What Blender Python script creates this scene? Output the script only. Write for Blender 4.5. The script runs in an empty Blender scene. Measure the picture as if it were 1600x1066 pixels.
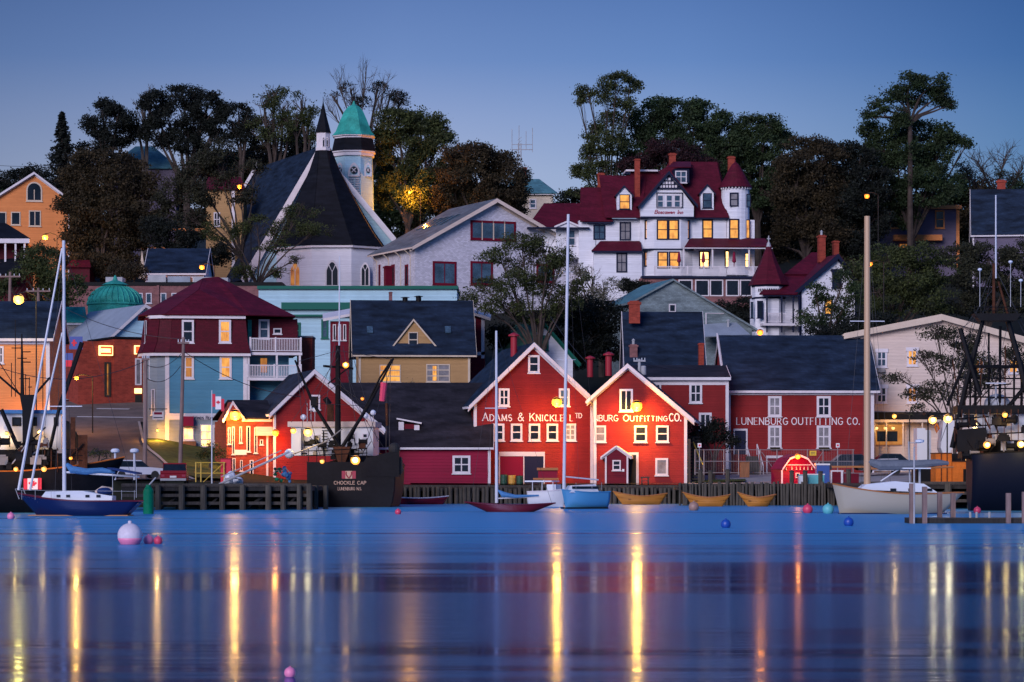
import bpy, math, random
import numpy as np
from mathutils import Vector, Matrix
random.seed(7)
RNG = np.random.default_rng(11)
SC = bpy.context.scene
COL = SC.collection
# ---------------------------------------------------------------- camera (telephoto, level, shifted up)
F, HZ, CAMH = 4444.0, 744.0, 2.6          # focal length in photo pixels, horizon row, eye height above the water
cam_d = bpy.data.cameras.new("camera")
cam = bpy.data.objects.new("camera", cam_d); COL.objects.link(cam)
cam.location = (0, 0, CAMH); cam.rotation_euler = (math.radians(90), 0, 0)
cam_d.sensor_width = 36; cam_d.lens = 36 * F / 1600; cam_d.shift_y = (HZ - 533) / 1600
cam_d.clip_start = 0.5; cam_d.clip_end = 9000
SC.camera = cam
# ---------------------------------------------------------------- world: dusk sky
SC.view_settings.view_transform = 'Standard'; SC.view_settings.look = 'None'
SC.view_settings.gamma = 1; SC.view_settings.exposure = 0.0
def s2l(c): return tuple(((v/255)/12.92 if v/255 <= .04045 else ((v/255+.055)/1.055)**2.4) for v in c) + (1,)
W = bpy.data.worlds.new("World"); SC.world = W; W.use_nodes = True
nt = W.node_tree; nt.nodes.clear()
def N(t, ty, **k):
    n = t.nodes.new(ty)
    for a, b in k.items():
        if a.startswith('i_'): n.inputs[a[2:].replace('_', ' ')].default_value = b
        else: setattr(n, a, b)
    return n
out = N(nt, 'ShaderNodeOutputWorld'); bg = N(nt, 'ShaderNodeBackground')
sky = N(nt, 'ShaderNodeTexSky'); sky.sky_type = 'NISHITA'; sky.sun_disc = False
SUN_EL, SUN_AZ = math.radians(22.0), math.radians(205)    # the sun has just gone behind the camera; its glow lights the fronts
sky.sun_elevation = SUN_EL; sky.sun_rotation = SUN_AZ; sky.air_density = 1.6; sky.ozone_density = 4.0; sky.dust_density = 1.0
tc = N(nt, 'ShaderNodeTexCoord'); sx = N(nt, 'ShaderNodeSeparateXYZ')
nt.links.new(tc.outputs['Generated'], sx.inputs[0])
rmp = N(nt, 'ShaderNodeValToRGB'); cr = rmp.color_ramp
stops = [(0.0, (176, 192, 222)), (.06, (178, 188, 218)), (.105, (162, 176, 211)), (.125, (140, 160, 205)), (.145, (108, 138, 194)), (.168, (90, 121, 180)),
         (.28, (92, 154, 232)), (.6, (68, 128, 215)), (1, (42, 86, 160))]
while len(cr.elements) < len(stops): cr.elements.new(.5)
for e, (p, c) in zip(cr.elements, stops): e.position = p; e.color = s2l(c)
nt.links.new(sx.outputs['Z'], rmp.inputs[0])
# the right (east) side of the dusk sky is a little deeper and bluer
mrx = N(nt, 'ShaderNodeMapRange'); mrx.inputs[1].default_value = -.25; mrx.inputs[2].default_value = .25
nt.links.new(sx.outputs['X'], mrx.inputs[0])
xr_ = N(nt, 'ShaderNodeValToRGB'); ce = xr_.color_ramp.elements; ce[0].position = .1; ce[0].color = (.60, .64, .68, 1); ce[1].position = .9; ce[1].color = (.20, .46, .64, 1)
k_ = ce.new(.42); k_.color = (1, 1, 1, 1); k_ = ce.new(.62); k_.color = (.80, .92, .98, 1)
nt.links.new(mrx.outputs[0], xr_.inputs[0])
mul = N(nt, 'ShaderNodeMixRGB', blend_type='MULTIPLY'); mul.inputs[0].default_value = 1
nt.links.new(xr_.outputs[0], mul.inputs[2]); nt.links.new(rmp.outputs[0], mul.inputs[1])
skm = N(nt, 'ShaderNodeMixRGB', blend_type='MULTIPLY'); skm.inputs[0].default_value = 1; skm.inputs[2].default_value = (.10, .10, .10, 1)
nt.links.new(sky.outputs[0], skm.inputs[1])
mx = N(nt, 'ShaderNodeMixRGB'); mx.inputs[0].default_value = .03
nt.links.new(mul.outputs[0], mx.inputs[1]); nt.links.new(skm.outputs[0], mx.inputs[2])
nt.links.new(mx.outputs[0], bg.inputs[0]); bg.inputs[1].default_value = 1.0
nt.links.new(bg.outputs[0], out.inputs[0])
# ---------------------------------------------------------------- sun: the soft pink afterglow from behind the camera
sd = bpy.data.lights.new("afterglow", 'SUN'); sd.energy = 2.75; sd.angle = math.radians(30); sd.color = (.96, .87, 1.0)
so = bpy.data.objects.new("afterglow", sd); COL.objects.link(so)
d = Vector((math.sin(SUN_AZ)*math.cos(SUN_EL), math.cos(SUN_AZ)*math.cos(SUN_EL), math.sin(SUN_EL)))
so.rotation_euler = d.to_track_quat('Z', 'Y').to_euler()

# ---------------------------------------------------------------- materials
MATS = {}
def mat(key, col=(.5, .5, .5), rough=.6, kind=None, p=.17, amt=.15, metal=0, emit=None, es=1, alpha=1, col2=None, spec=.5):
    if key in MATS: return MATS[key]
    m = bpy.data.materials.new(key); m.use_nodes = True; t = m.node_tree
    b = t.nodes['Principled BSDF']; MATS[key] = m
    col = tuple(col[:3]) + (1,)
    b.inputs['Base Color'].default_value = col; b.inputs['Roughness'].default_value = rough
    b.inputs['Metallic'].default_value = metal; b.inputs['Specular IOR Level'].default_value = spec
    L = t.links.new
    tcn = N(t, 'ShaderNodeTexCoord'); OB = tcn.outputs['Object']
    def noise(scale, vec=None, detail=3, sc=None):
        n = N(t, 'ShaderNodeTexNoise'); n.inputs['Scale'].default_value = scale; n.inputs['Detail'].default_value = detail
        v = vec or OB
        if sc:
            mp = N(t, 'ShaderNodeMapping'); mp.inputs['Scale'].default_value = sc; L(v, mp.inputs[0]); v = mp.outputs[0]
        L(v, n.inputs['Vector']); return n.outputs['Fac']
    def vary(fac, lo, hi, base=None):
        r = N(t, 'ShaderNodeMapRange'); L(fac, r.inputs[0]); r.inputs[1].default_value = .3; r.inputs[2].default_value = .7
        r.inputs[3].default_value = lo; r.inputs[4].default_value = hi
        mm = N(t, 'ShaderNodeVectorMath', operation='SCALE')
        if base is None: mm.inputs[0].default_value = col[:3]
        else: L(base, mm.inputs[0])
        L(r.outputs[0], mm.inputs['Scale']); return mm.outputs[0]
    def bump(h, dist, st=1):
        bn = N(t, 'ShaderNodeBump'); bn.inputs['Distance'].default_value = dist; bn.inputs['Strength'].default_value = st
        L(h, bn.inputs['Height']); L(bn.outputs[0], b.inputs['Normal'])
    def mathn(op, a, bb=None):
        n = N(t, 'ShaderNodeMath', operation=op)
        if hasattr(a, 'links'): L(a, n.inputs[0])
        else: n.inputs[0].default_value = a
        if bb is not None:
            if hasattr(bb, 'links'): L(bb, n.inputs[1])
            else: n.inputs[1].default_value = bb
        return n.outputs[0]
    if kind in ('siding', 'shingle', 'brick', 'rough', 'plank') and spec == .5: b.inputs['Specular IOR Level'].default_value = .12
    if kind == 'siding':      # horizontal clapboards: saw tooth in z plus weathering
        s = N(t, 'ShaderNodeSeparateXYZ'); L(OB, s.inputs[0])
        z = mathn('DIVIDE', s.outputs[2], p); fr = mathn('FRACT', z)
        h = mathn('SUBTRACT', 1.0, fr)
        fl = mathn('FLOOR', z); row = N(t, 'ShaderNodeTexWhiteNoise', noise_dimensions='1D'); L(fl, row.inputs['W'])
        a = vary(noise(.35, sc=(1, 1, .5), detail=5), 1-amt, 1+amt)
        a = vary(noise(9, sc=(.12, .12, 6), detail=2), .88, 1.10, a)
        rr = N(t, 'ShaderNodeMapRange'); L(row.outputs[0], rr.inputs[0]); rr.inputs[3].default_value = .93; rr.inputs[4].default_value = 1.05
        mm = N(t, 'ShaderNodeVectorMath', operation='SCALE'); L(a, mm.inputs[0]); L(rr.outputs[0], mm.inputs['Scale'])
        L(mm.outputs[0], b.inputs['Base Color']); bump(h, .07, 1.0)
    elif kind == 'shingle':   # asphalt or wood shingles
        br = N(t, 'ShaderNodeTexBrick'); br.offset = .5
        mp = N(t, 'ShaderNodeMapping'); mp.inputs['Scale'].default_value = (1, 1, 1)
        cx = N(t, 'ShaderNodeCombineXYZ'); s = N(t, 'ShaderNodeSeparateXYZ'); L(OB, s.inputs[0])
        L(mathn('ADD', s.outputs[0], s.outputs[1]), cx.inputs[0]); L(s.outputs[2], cx.inputs[1])
        L(cx.outputs[0], br.inputs['Vector']); br.inputs['Scale'].default_value = 1
        br.inputs['Brick Width'].default_value = p*2.2; br.inputs['Row Height'].default_value = p; br.inputs['Mortar Size'].default_value = p*.05
        br.inputs['Color1'].default_value = (.80, .80, .80, 1); br.inputs['Color2'].default_value = (1.12, 1.12, 1.12, 1); br.inputs['Mortar'].default_value = (.55, .55, .55, 1)
        a = vary(noise(1.1, sc=(.35, .35, 1.6), detail=6), 1-amt*1.6, 1+amt*1.6)
        a = vary(noise(14, detail=2), .85, 1.15, a)
        mm = N(t, 'ShaderNodeVectorMath', operation='MULTIPLY'); L(a, mm.inputs[0]); L(br.outputs[0], mm.inputs[1])
        L(mm.outputs[0], b.inputs['Base Color']); bump(br.outputs[0], .02, .7)
    elif kind == 'brick':
        br = N(t, 'ShaderNodeTexBrick'); cx = N(t, 'ShaderNodeCombineXYZ'); s = N(t, 'ShaderNodeSeparateXYZ'); L(OB, s.inputs[0])
        L(mathn('ADD', s.outputs[0], s.outputs[1]), cx.inputs[0]); L(s.outputs[2], cx.inputs[1]); L(cx.outputs[0], br.inputs['Vector'])
        br.inputs['Scale'].default_value = 1; br.inputs['Brick Width'].default_value = .42; br.inputs['Row Height'].default_value = .16; br.inputs['Mortar Size'].default_value = .012
        br.inputs['Color1'].default_value = (.8, .8, .8, 1); br.inputs['Color2'].default_value = (1.2, 1.15, 1.1, 1); br.inputs['Mortar'].default_value = (1.3, 1.3, 1.3, 1)
        a = vary(noise(1.5, detail=4), 1-amt, 1+amt)
        mm = N(t, 'ShaderNodeVectorMath', operation='MULTIPLY'); L(a, mm.inputs[0]); L(br.outputs[0], mm.inputs[1]); L(mm.outputs[0], b.inputs['Base Color'])
    elif kind == 'leaf':
        g = N(t, 'ShaderNodeNewGeometry'); r = N(t, 'ShaderNodeValToRGB'); e = r.color_ramp.elements
        c2 = tuple((col2 or tuple(c*1.9 for c in col[:3]))[:3]) + (1,)
        c2 = tuple(a_*.45+b_2*.55 for a_, b_2 in zip(col[:3], c2[:3])) + (1,); e[0].color = tuple(c*.75 for c in col[:3]) + (1,); e[1].color = c2; e.new(.5).color = col
        L(g.outputs['Random Per Island'], r.inputs[0])
        a = vary(noise(.45, detail=2), .6, 1.45, r.outputs[0]); L(a, b.inputs['Base Color'])
        tl = N(t, 'ShaderNodeBsdfTranslucent'); mxs = N(t, 'ShaderNodeMixShader'); mxs.inputs[0].default_value = .38; L(a, tl.inputs['Color'])
        L(b.outputs[0], mxs.inputs[1]); L(tl.outputs[0], mxs.inputs[2]); L(mxs.outputs[0], t.nodes['Material Output'].inputs['Surface'])
    elif kind == 'rough':     # generic weathered surface
        a = vary(noise(p, detail=6), 1-amt, 1+amt); a = vary(noise(p*9, detail=3), 1-amt*.6, 1+amt*.6, a)
        L(a, b.inputs['Base Color']); bump(noise(p*12), .01, .5)
    elif kind == 'plank':     # vertical grain wood
        a = vary(noise(6, sc=(2, 2, .15), detail=4), 1-amt, 1+amt); a = vary(noise(.7), .8, 1.2, a); L(a, b.inputs['Base Color'])
    elif kind == 'lit':       # a lit room seen through a window: warm, uneven, darker low furniture, curtain folds
        s = N(t, 'ShaderNodeSeparateXYZ'); L(OB, s.inputs[0])
        n1 = noise(1.3, detail=3, sc=(1, 1, .8)); n2 = noise(3.5, sc=(4, 4, .3), detail=1)
        r = N(t, 'ShaderNodeMapRange'); L(mathn('ADD', mathn('MULTIPLY', n1, .65), mathn('MULTIPLY', n2, .35)), r.inputs[0])
        r.inputs[1].default_value = .33; r.inputs[2].default_value = .67; r.inputs[3].default_value = .08; r.inputs[4].default_value = 1.35
        rr = N(t, 'ShaderNodeValToRGB'); e = rr.color_ramp.elements
        em = emit; e[0].color = (em[0]*.4, em[1]*.2, em[2]*.12, 1); e[1].color = tuple(em) + (1,)
        L(r.outputs[0], rr.inputs[0]); L(rr.outputs[0], b.inputs['Emission Color'])
        b.inputs['Emission Strength'].default_value = es; emit = None
    elif kind == 'water':
        pass
    if emit:
        b.inputs['Emission Color'].default_value = tuple(emit) + (1,); b.inputs['Emission Strength'].default_value = es
    return m

# ---------------------------------------------------------------- mesh helper
class M:
    def __init__(s): s.v = []; s.f = []
    def add(s, vs, fs):
        o = len(s.v); s.v += [tuple(v) for v in vs]; s.f += [tuple(i+o for i in f) for f in fs]; return s
    def box(s, x0, x1, y0, y1, z0, z1):
        if x0 > x1: x0, x1 = x1, x0
        if y0 > y1: y0, y1 = y1, y0
        if z0 > z1: z0, z1 = z1, z0
        return s.add([(x0,y0,z0),(x1,y0,z0),(x1,y1,z0),(x0,y1,z0),(x0,y0,z1),(x1,y0,z1),(x1,y1,z1),(x0,y1,z1)],
                     [(0,3,2,1),(4,5,6,7),(0,1,5,4),(1,2,6,5),(2,3,7,6),(3,0,4,7)])
    def extr(s, pts, vec):           # polygon extruded along vec
        n = len(pts); vec = Vector(vec); a = [Vector(p) for p in pts]
        nrm = Vector((0,0,0))
        for i in range(n): nrm += a[i].cross(a[(i+1) % n])
        if nrm.dot(vec) > 0: a = a[::-1]
        return s.add(a + [p+vec for p in a], [tuple(range(n)), tuple(range(2*n-1, n-1, -1))] + [(i, i+n, (i+1) % n+n, (i+1) % n) for i in range(n)])
    def slab(s, pts, t=.15):         # roof plane thickened along its upward normal
        a = [Vector(p) for p in pts]; n = (a[1]-a[0]).cross(a[2]-a[0]).normalized()
        if n.z < 0: n = -n
        return s.extr(a, n*t)
    def tube(s, pts, r, n=8, cap=True):
        pts = [Vector(p) for p in pts]; k = len(pts); rs = r if isinstance(r, (list, tuple)) else [r]*k
        vs = []; up = Vector((.31, .17, .93)).normalized()
        for i, p in enumerate(pts):
            d = (pts[min(i+1, k-1)] - pts[max(i-1, 0)]).normalized()
            a = d.cross(up)
            if a.length < .1: a = d.cross(Vector((1, 0, 0)))
            a.normalize(); b = d.cross(a)
            vs += [p + (a*math.cos(6.28318*j/n) + b*math.sin(6.28318*j/n))*rs[i] for j in range(n)]
        fs = [(i*n+j, i*n+(j+1) % n, (i+1)*n+(j+1) % n, (i+1)*n+j) for i in range(k-1) for j in range(n)]
        if cap: fs += [tuple(range(n-1, -1, -1)), tuple((k-1)*n+j for j in range(n))]
        return s.add(vs, fs)
    def lathe(s, prof, c=(0,0,0), n=16, ph=0):   # prof [(r,z)]
        vs = [(c[0]+r*math.cos(6.28318*(j+ph)/n), c[1]+r*math.sin(6.28318*(j+ph)/n), c[2]+z) for r, z in prof for j in range(n)]
        k = len(prof)
        fs = [(i*n+j, i*n+(j+1) % n, (i+1)*n+(j+1) % n, (i+1)*n+j) for i in range(k-1) for j in range(n)]
        return s.add(vs, fs + [tuple(range(n-1, -1, -1)), tuple((k-1)*n+j for j in range(n))])
    def ball(s, c, r, n=14, m=9, sz=1):
        return s.lathe([(max(.001, r*math.sin(math.pi*i/m)), -r*sz*math.cos(math.pi*i/m)) for i in range(m+1)], c, n)
    def build(s, name, m, parent=None, loc=None, smooth=False, **props):
        me = bpy.data.meshes.new(name); me.from_pydata(s.v, [], s.f); me.update()
        if smooth: me.polygons.foreach_set('use_smooth', [True]*len(me.polygons))
        if m is not None: me.materials.append(MATS[m] if isinstance(m, str) else m)
        o = bpy.data.objects.new(name, me); COL.objects.link(o)
        if parent: o.parent = parent
        if loc: o.location = loc
        for k, v in props.items(): o[k] = v
        return o
def PW(px, py, Y): return Vector(((px-800)/F*Y, Y, CAMH + (HZ-py)/F*Y))
# ---------------------------------------------------------------- ground heights: apparent rows of the ground by distance and column
GX = [-900, 0, 250, 450, 640, 800, 1100, 1400, 1700, 2500]
GT = {238: [752, 752, 752, 757, 900, 900, 900, 900, 900, 900], 255: [738, 737, 737, 755, 762, 764, 765, 757, 757, 757], 275: [712, 708, 706, 744, 756, 757, 757, 750, 750, 750],
      300: [655, 652, 655, 700, 725, 732, 738, 738, 736, 736], 330: [590, 595, 600, 620, 640, 650, 655, 640, 640, 640], 360: [540, 542, 545, 545, 560, 560, 560, 570, 570, 570],
      390: [492, 492, 490, 480, 485, 490, 485, 500, 500, 500], 420: [440, 438, 438, 440, 440, 438, 438, 440, 440, 440], 470: [395]*10, 600: [362]*10}
GY = sorted(GT)
def grow(px, Y):
    Y = max(GY[0], min(Y, GY[-1])); px = max(GX[0], min(px, GX[-1]))
    i = max(j for j in range(len(GY)) if GY[j] <= Y); i = min(i, len(GY)-2); k = max(j for j in range(len(GX)) if GX[j] <= px); k = min(k, len(GX)-2)
    a, b = GT[GY[i]], GT[GY[i+1]]; u = (px-GX[k])/(GX[k+1]-GX[k]); w = (Y-GY[i])/(GY[i+1]-GY[i])
    za = CAMH+(HZ-(a[k]*(1-u)+a[k+1]*u))/F*GY[i]; zb = CAMH+(HZ-(b[k]*(1-u)+b[k+1]*u))/F*GY[i+1]
    return za*(1-w)+zb*w
def gz(x, y): return grow(x/max(y, 1)*F+800, y)
# ---------------------------------------------------------------- things
def put(name, label, cat, loc, yaw=0, group=None, kind=None):
    o = bpy.data.objects.new(name, None); COL.objects.link(o); o.empty_display_size = .1
    o.location = loc; o.rotation_euler = (0, 0, yaw); o['label'] = label; o['category'] = cat
    if group: o['group'] = group
    if kind: o['kind'] = kind
    return o
class B:
    """A building frame: local x along the front, y into the depth, z up. q() puts a photo pixel on the local plane y = d."""
    def __init__(s, name, label, cat, px, py, Y, yaw=0, group=None, z=None):
        w = PW(px, py, Y)
        if z is not None: w.z = z
        s.w = w; s.yaw = math.radians(yaw); s.c = math.cos(s.yaw); s.s = math.sin(s.yaw); s.Y = Y
        s.root = put(name, label, cat, w, s.yaw, group); s.sc = Y/F
        s.g = gz(w.x, w.y) - w.z - .6
    def ray(s, px, py):
        def rt(x, y): return (x*s.c + y*s.s, -x*s.s + y*s.c)
        o = rt(-s.w.x, -s.w.y); d = rt((px-800)/F, 1)
        return Vector((o[0], o[1], CAMH-s.w.z)), Vector((d[0], d[1], (HZ-py)/F))
    def q(s, px, py, d=0): o, r = s.ray(px, py); t = (d-o.y)/r.y; return o + r*t
    def qx(s, px, py, x): o, r = s.ray(px, py); t = (x-o.x)/r.x; return o + r*t
    def rect(s, m, x0, y0, x1, y1, d0, d1, ref=0):
        a = s.q(x0, y0, ref); b = s.q(x1, y1, ref); m.box(a.x, b.x, d0, d1, a.z, b.z); return m
    def rects(s, name, mt, rs, d0, d1, parent=None, ref=0, **k):
        m = M()
        for i, r in enumerate(rs): s.rect(m, *r, d0-.0007*i, d1, ref)
        if name == 'wall':
            lo = min(v[2] for v in m.v); m.v = [(v[0], v[1], min(v[2], s.g) if abs(v[2]-lo) < 2.0 else v[2]) for v in m.v]
        return m.build(name, mt, parent or s.root, **k)
    def each(s, name, mt, rs, *a, **k):      # one part per rectangle
        for r in rs: s.rects(name, mt, [r], *a, **k)
    def poly(s, name, mt, pts, d0, d1, parent=None, ref=0, **k):
        m = M(); P = [s.q(x, y, ref) for x, y in pts]
        m.extr([(p.x, d0, p.z) for p in P], (0, d1-d0, 0)); return m.build(name, mt, parent or s.root, **k)
    def roof(s, quads, mt='roof_dark', t=.14, name='roof', parent=None, **k):     # quads of (px,py,d)
        m = M()
        for qd in quads: m.slab([p if isinstance(p, Vector) else s.q(*p) for p in qd], t)
        return m.build(name, mt, parent or s.root, **k)
    def rake(s, pts, w=.32, d0=-.5, d1=-.36, mt='trim_white', ref=0, name='rake_board', parent=None, drop=.0):   # boards below a roof edge polyline
        m = M(); P = [s.q(x, y, ref) for x, y in pts]
        for i in range(len(P)-1):
            a, b = P[i], P[i+1]
            m.extr([(a.x, d0, a.z-drop), (b.x, d0, b.z-drop), (b.x, d0, b.z-w-drop), (a.x, d0, a.z-w-drop)], (0, d1-d0+.001*i, 0))
        return m.build(name, mt, parent or s.root)
    def win(s, x0, y0, x1, y1, d=0, fr='trim_white', pane='glass', nv=1, nh=1, t=.13, lx=None, arch=0, name='window', head=0, sill=True, label=None, mt=None):
        """window with frame, bars, sill and a pane sub-part; nv vertical and nh horizontal bars"""
        if lx is None:
            a = s.q(x0, y0, d); b = s.q(x1, y1, d); X0, X1, Z1, Z0 = a.x, b.x, a.z, b.z
            def T(v): return v
        else:    # on a side wall, local plane x = lx (outward = sign)
            sg = lx[1]; a = s.qx(x0, y0, lx[0]); b = s.qx(x1, y1, lx[0]); X0, X1, Z1, Z0 = a.y, b.y, a.z, b.z
            if X0 > X1: X0, X1 = X1, X0
            Z0 = min(a.z, b.z) if abs(a.z-b.z) > .3 else b.z
            def T(v): return (lx[0]+sg*(-v[1]), v[0], v[2])
        if lx is not None: dd = 0
        else: dd = d
        m = M(); t = min(t, (X1-X0)*.25)
        def bx(mm, x0, x1, y0, y1, z0, z1):
            q = M().box(x0, x1, y0, y1, z0, z1); mm.add([T(v) for v in q.v], q.f)
        H = Z1-Z0; Zt = Z1
        if arch:   # pointed or round head
            r = (X1-X0)/2; cxx = (X0+X1)/2; Zt = Z1 - (r*1.5 if arch == 'point' else r); pts = []
            for i in range(9):
                th = math.pi*i/8
                if arch == 'point': u = i/8; xx = X0+(X1-X0)*u; v = 1-abs(2*u-1); zz = Zt+(Z1-Zt)*math.sin(v*math.pi/2)**.9
                else: xx = cxx-r*math.cos(th); zz = Zt+r*math.sin(th)
                pts.append((xx, zz))
            for i in range(8):
                (xa, za), (xb, zb) = pts[i], pts[i+1]
                ca = (cxx, Zt); f = lambda x, z: (x+(ca[0]-x)*t/r, z+(ca[1]-z)*t/r)
                (xc, zc), (xd, zd) = f(xb, zb), f(xa, za)
                q = M().extr([(xa, dd-.07, za), (xb, dd-.07, zb), (xc, dd-.07, zc), (xd, dd-.07, zd)], (0, .07+.0005*i, 0)); m.add([T(v) for v in q.v], q.f)
            if arch == 'point':   # Y tracery
                for sg_ in (-1, 1):
                    q = M().extr([(cxx, dd-.06, Zt-.2), (cxx+.06*sg_, dd-.06, Zt-.2), (cxx+sg_*r*.62, dd-.06, Zt+(Z1-Zt)*.62), (cxx+sg_*r*.5, dd-.06, Zt+(Z1-Zt)*.68)], (0, .035+.001*sg_, 0)); m.add([T(v) for v in q.v], q.f)
        bx(m, X0, X0+t, dd-.075, dd+.0, Z0, Zt-(0 if arch else t)); bx(m, X1-t, X1, dd-.075, dd+.0, Z0, Zt-(0 if arch else t))
        if not arch: bx(m, X0-head*.6, X1+head*.6, dd-.08-head*.3, dd+.0, Z1-t, Z1+head)
        bx(m, X0+t, X1-t, dd-.07, dd+.0, Z0, Z0+t*.9)
        bt = min(.055, (X1-X0)*.06)
        for i in range(nv): xx = X0+(X1-X0)*(i+1)/(nv+1); bx(m, xx-bt, xx+bt, dd-.055, dd-.02, Z0+t, Zt if arch else Z1-t)
        for i in range(nh): zz = Z0+(Zt-Z0)*(i+1)/(nh+1); bx(m, X0+t, X1-t, dd-.058, dd-.022, zz-bt, zz+bt)
        o = m.build(name, fr, s.root)
        if label: o['label'] = label
        pm = M()
        if arch:
            q = M().extr([(X0+t*.5, dd-.03, Z0+t*.5), (X1-t*.5, dd-.03, Z0+t*.5)] + [(x+(cxx-x)*.1, dd-.03, z-.02) for x, z in reversed(pts)], (0, .025, 0)); pm.add([T(v) for v in q.v], q.f)
        else: bx(pm, X0+t*.8, X1-t*.8, dd-.03, dd-.005, Z0+t*.7, Z1-t*.8)
        pm.build('pane', pane, o)
        if sill:
            sm = M(); bx(sm, X0-.08, X1+.08, dd-.15, dd+.0, Z0-.1, Z0-.001); sm.build('sill', fr, o)
        return o
# ---------------------------------------------------------------- stroke lettering
def arc(cx, cy, rx, ry, a0, a1, n=8): return [(cx+rx*math.cos(math.radians(a0+(a1-a0)*i/n)), cy+ry*math.sin(math.radians(a0+(a1-a0)*i/n))) for i in range(n+1)]
GL = {'A': (.78, [[(0,0),(.39,1),(.78,0)],[(.15,.36),(.63,.36)]]), 'B': (.6, [[(0,0),(0,1)],[(0,1)]+arc(.28,.76,.27,.24,90,-90)+[(0,.52)],[(0,.52)]+arc(.3,.26,.3,.26,90,-90)+[(0,0)]]),
 'C': (.7, [arc(.38,.5,.38,.5,50,310,12)]), 'D': (.72, [[(0,0),(0,1)],[(0,1),(.25,1)]+arc(.3,.5,.42,.5,80,-80,10)+[(.25,0),(0,0)]]), 'E': (.56, [[(0,0),(0,1)],[(0,1),(.56,1)],[(0,.52),(.46,.52)],[(0,0),(.56,0)]]),
 'F': (.52, [[(0,0),(0,1)],[(0,1),(.52,1)],[(0,.52),(.42,.52)]]), 'G': (.76, [arc(.38,.5,.38,.5,50,330,12)+[(.72,.45),(.45,.45)]]), 'H': (.7, [[(0,0),(0,1)],[(.7,0),(.7,1)],[(0,.52),(.7,.52)]]),
 'I': (.12, [[(.06,0),(.06,1)]]), 'K': (.68, [[(0,0),(0,1)],[(.62,1),(.02,.4)],[(.22,.6),(.68,0)]]), 'L': (.52, [[(0,1),(0,0)],[(0,0),(.52,0)]]), 'M': (.88, [[(0,0),(.06,1)],[(.06,1),(.44,.1)],[(.44,.1),(.82,1)],[(.82,1),(.88,0)]]),
 'N': (.7, [[(0,0),(0,1)],[(0,1),(.7,0)],[(.7,0),(.7,1)]]), 'O': (.8, [arc(.4,.5,.4,.5,0,360,14)]), 'P': (.58, [[(0,0),(0,1)],[(0,1)]+arc(.28,.74,.28,.26,90,-90)+[(0,.48)]]), 'Y': (.7, [[(0,1),(.35,.5)],[(.7,1),(.35,.5)],[(.35,.5),(.35,0)]]),
 'R': (.64, [[(0,0),(0,1)],[(0,1)]+arc(.28,.74,.28,.26,90,-90)+[(0,.48)],[(.26,.48),(.64,0)]]), 'S': (.56, [arc(.28,.74,.26,.26,40,270,9)+arc(.28,.25,.28,.26,90,-140,9)]), 'T': (.64, [[(0,1),(.64,1)],[(.32,0),(.32,1)]]),
 'U': (.7, [[(0,1),(0,.35)]+arc(.35,.33,.35,.33,180,360,8)+[(.7,1)]]), 'W': (1.0, [[(0,1),(.25,0)],[(.25,0),(.5,.9)],[(.5,.9),(.75,0)],[(.75,0),(1,1)]]), '&': (.74, [[(.74,0),(.2,.72)]+arc(.34,.82,.17,.18,200,-30,7)+[(.2,.5)]+arc(.3,.26,.28,.26,120,300,7)+[(.72,.45)]]),
 '.': (.1, [[(.05,0),(.05,.1)]]), ' ': (.4, []), 'c': (.4, [arc(.22,.27,.2,.27,60,300,7)]), 'o': (.46, [arc(.23,.27,.21,.27,0,360,9)]), 's': (.36, [arc(.18,.4,.15,.13,40,270,6)+arc(.18,.14,.16,.13,90,-140,6)]),
 'a': (.46, [arc(.2,.26,.2,.26,20,340,8),[(.4,.52),(.4,.06),(.5,0)]]), 'w': (.62, [[(0,.52),(.12,.02),(.3,.45)],[(.3,.45),(.44,.02),(.6,.52)]]), 'e': (.42, [[(.03,.28),(.4,.3)]+arc(.22,.28,.19,.25,10,310,8)]),
 'n': (.46, [[(.04,0),(.06,.52)],[(.06,.4),(.25,.53),(.38,.42),(.4,0)]]), 't': (.3, [[(.15,.8),(.15,.05),(.28,0)],[(0,.55),(.3,.55)]]), 'i': (.14, [[(.07,0),(.07,.5)],[(.07,.66),(.07,.74)]]), 'b': (.46, [[(.03,0),(.03,1)],arc(.24,.26,.2,.26,160,-160,8)]), 'k': (.4, [[(.03,0),(.03,1)],[(.36,.5),(.06,.2)],[(.14,.3),(.38,0)]])}
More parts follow.
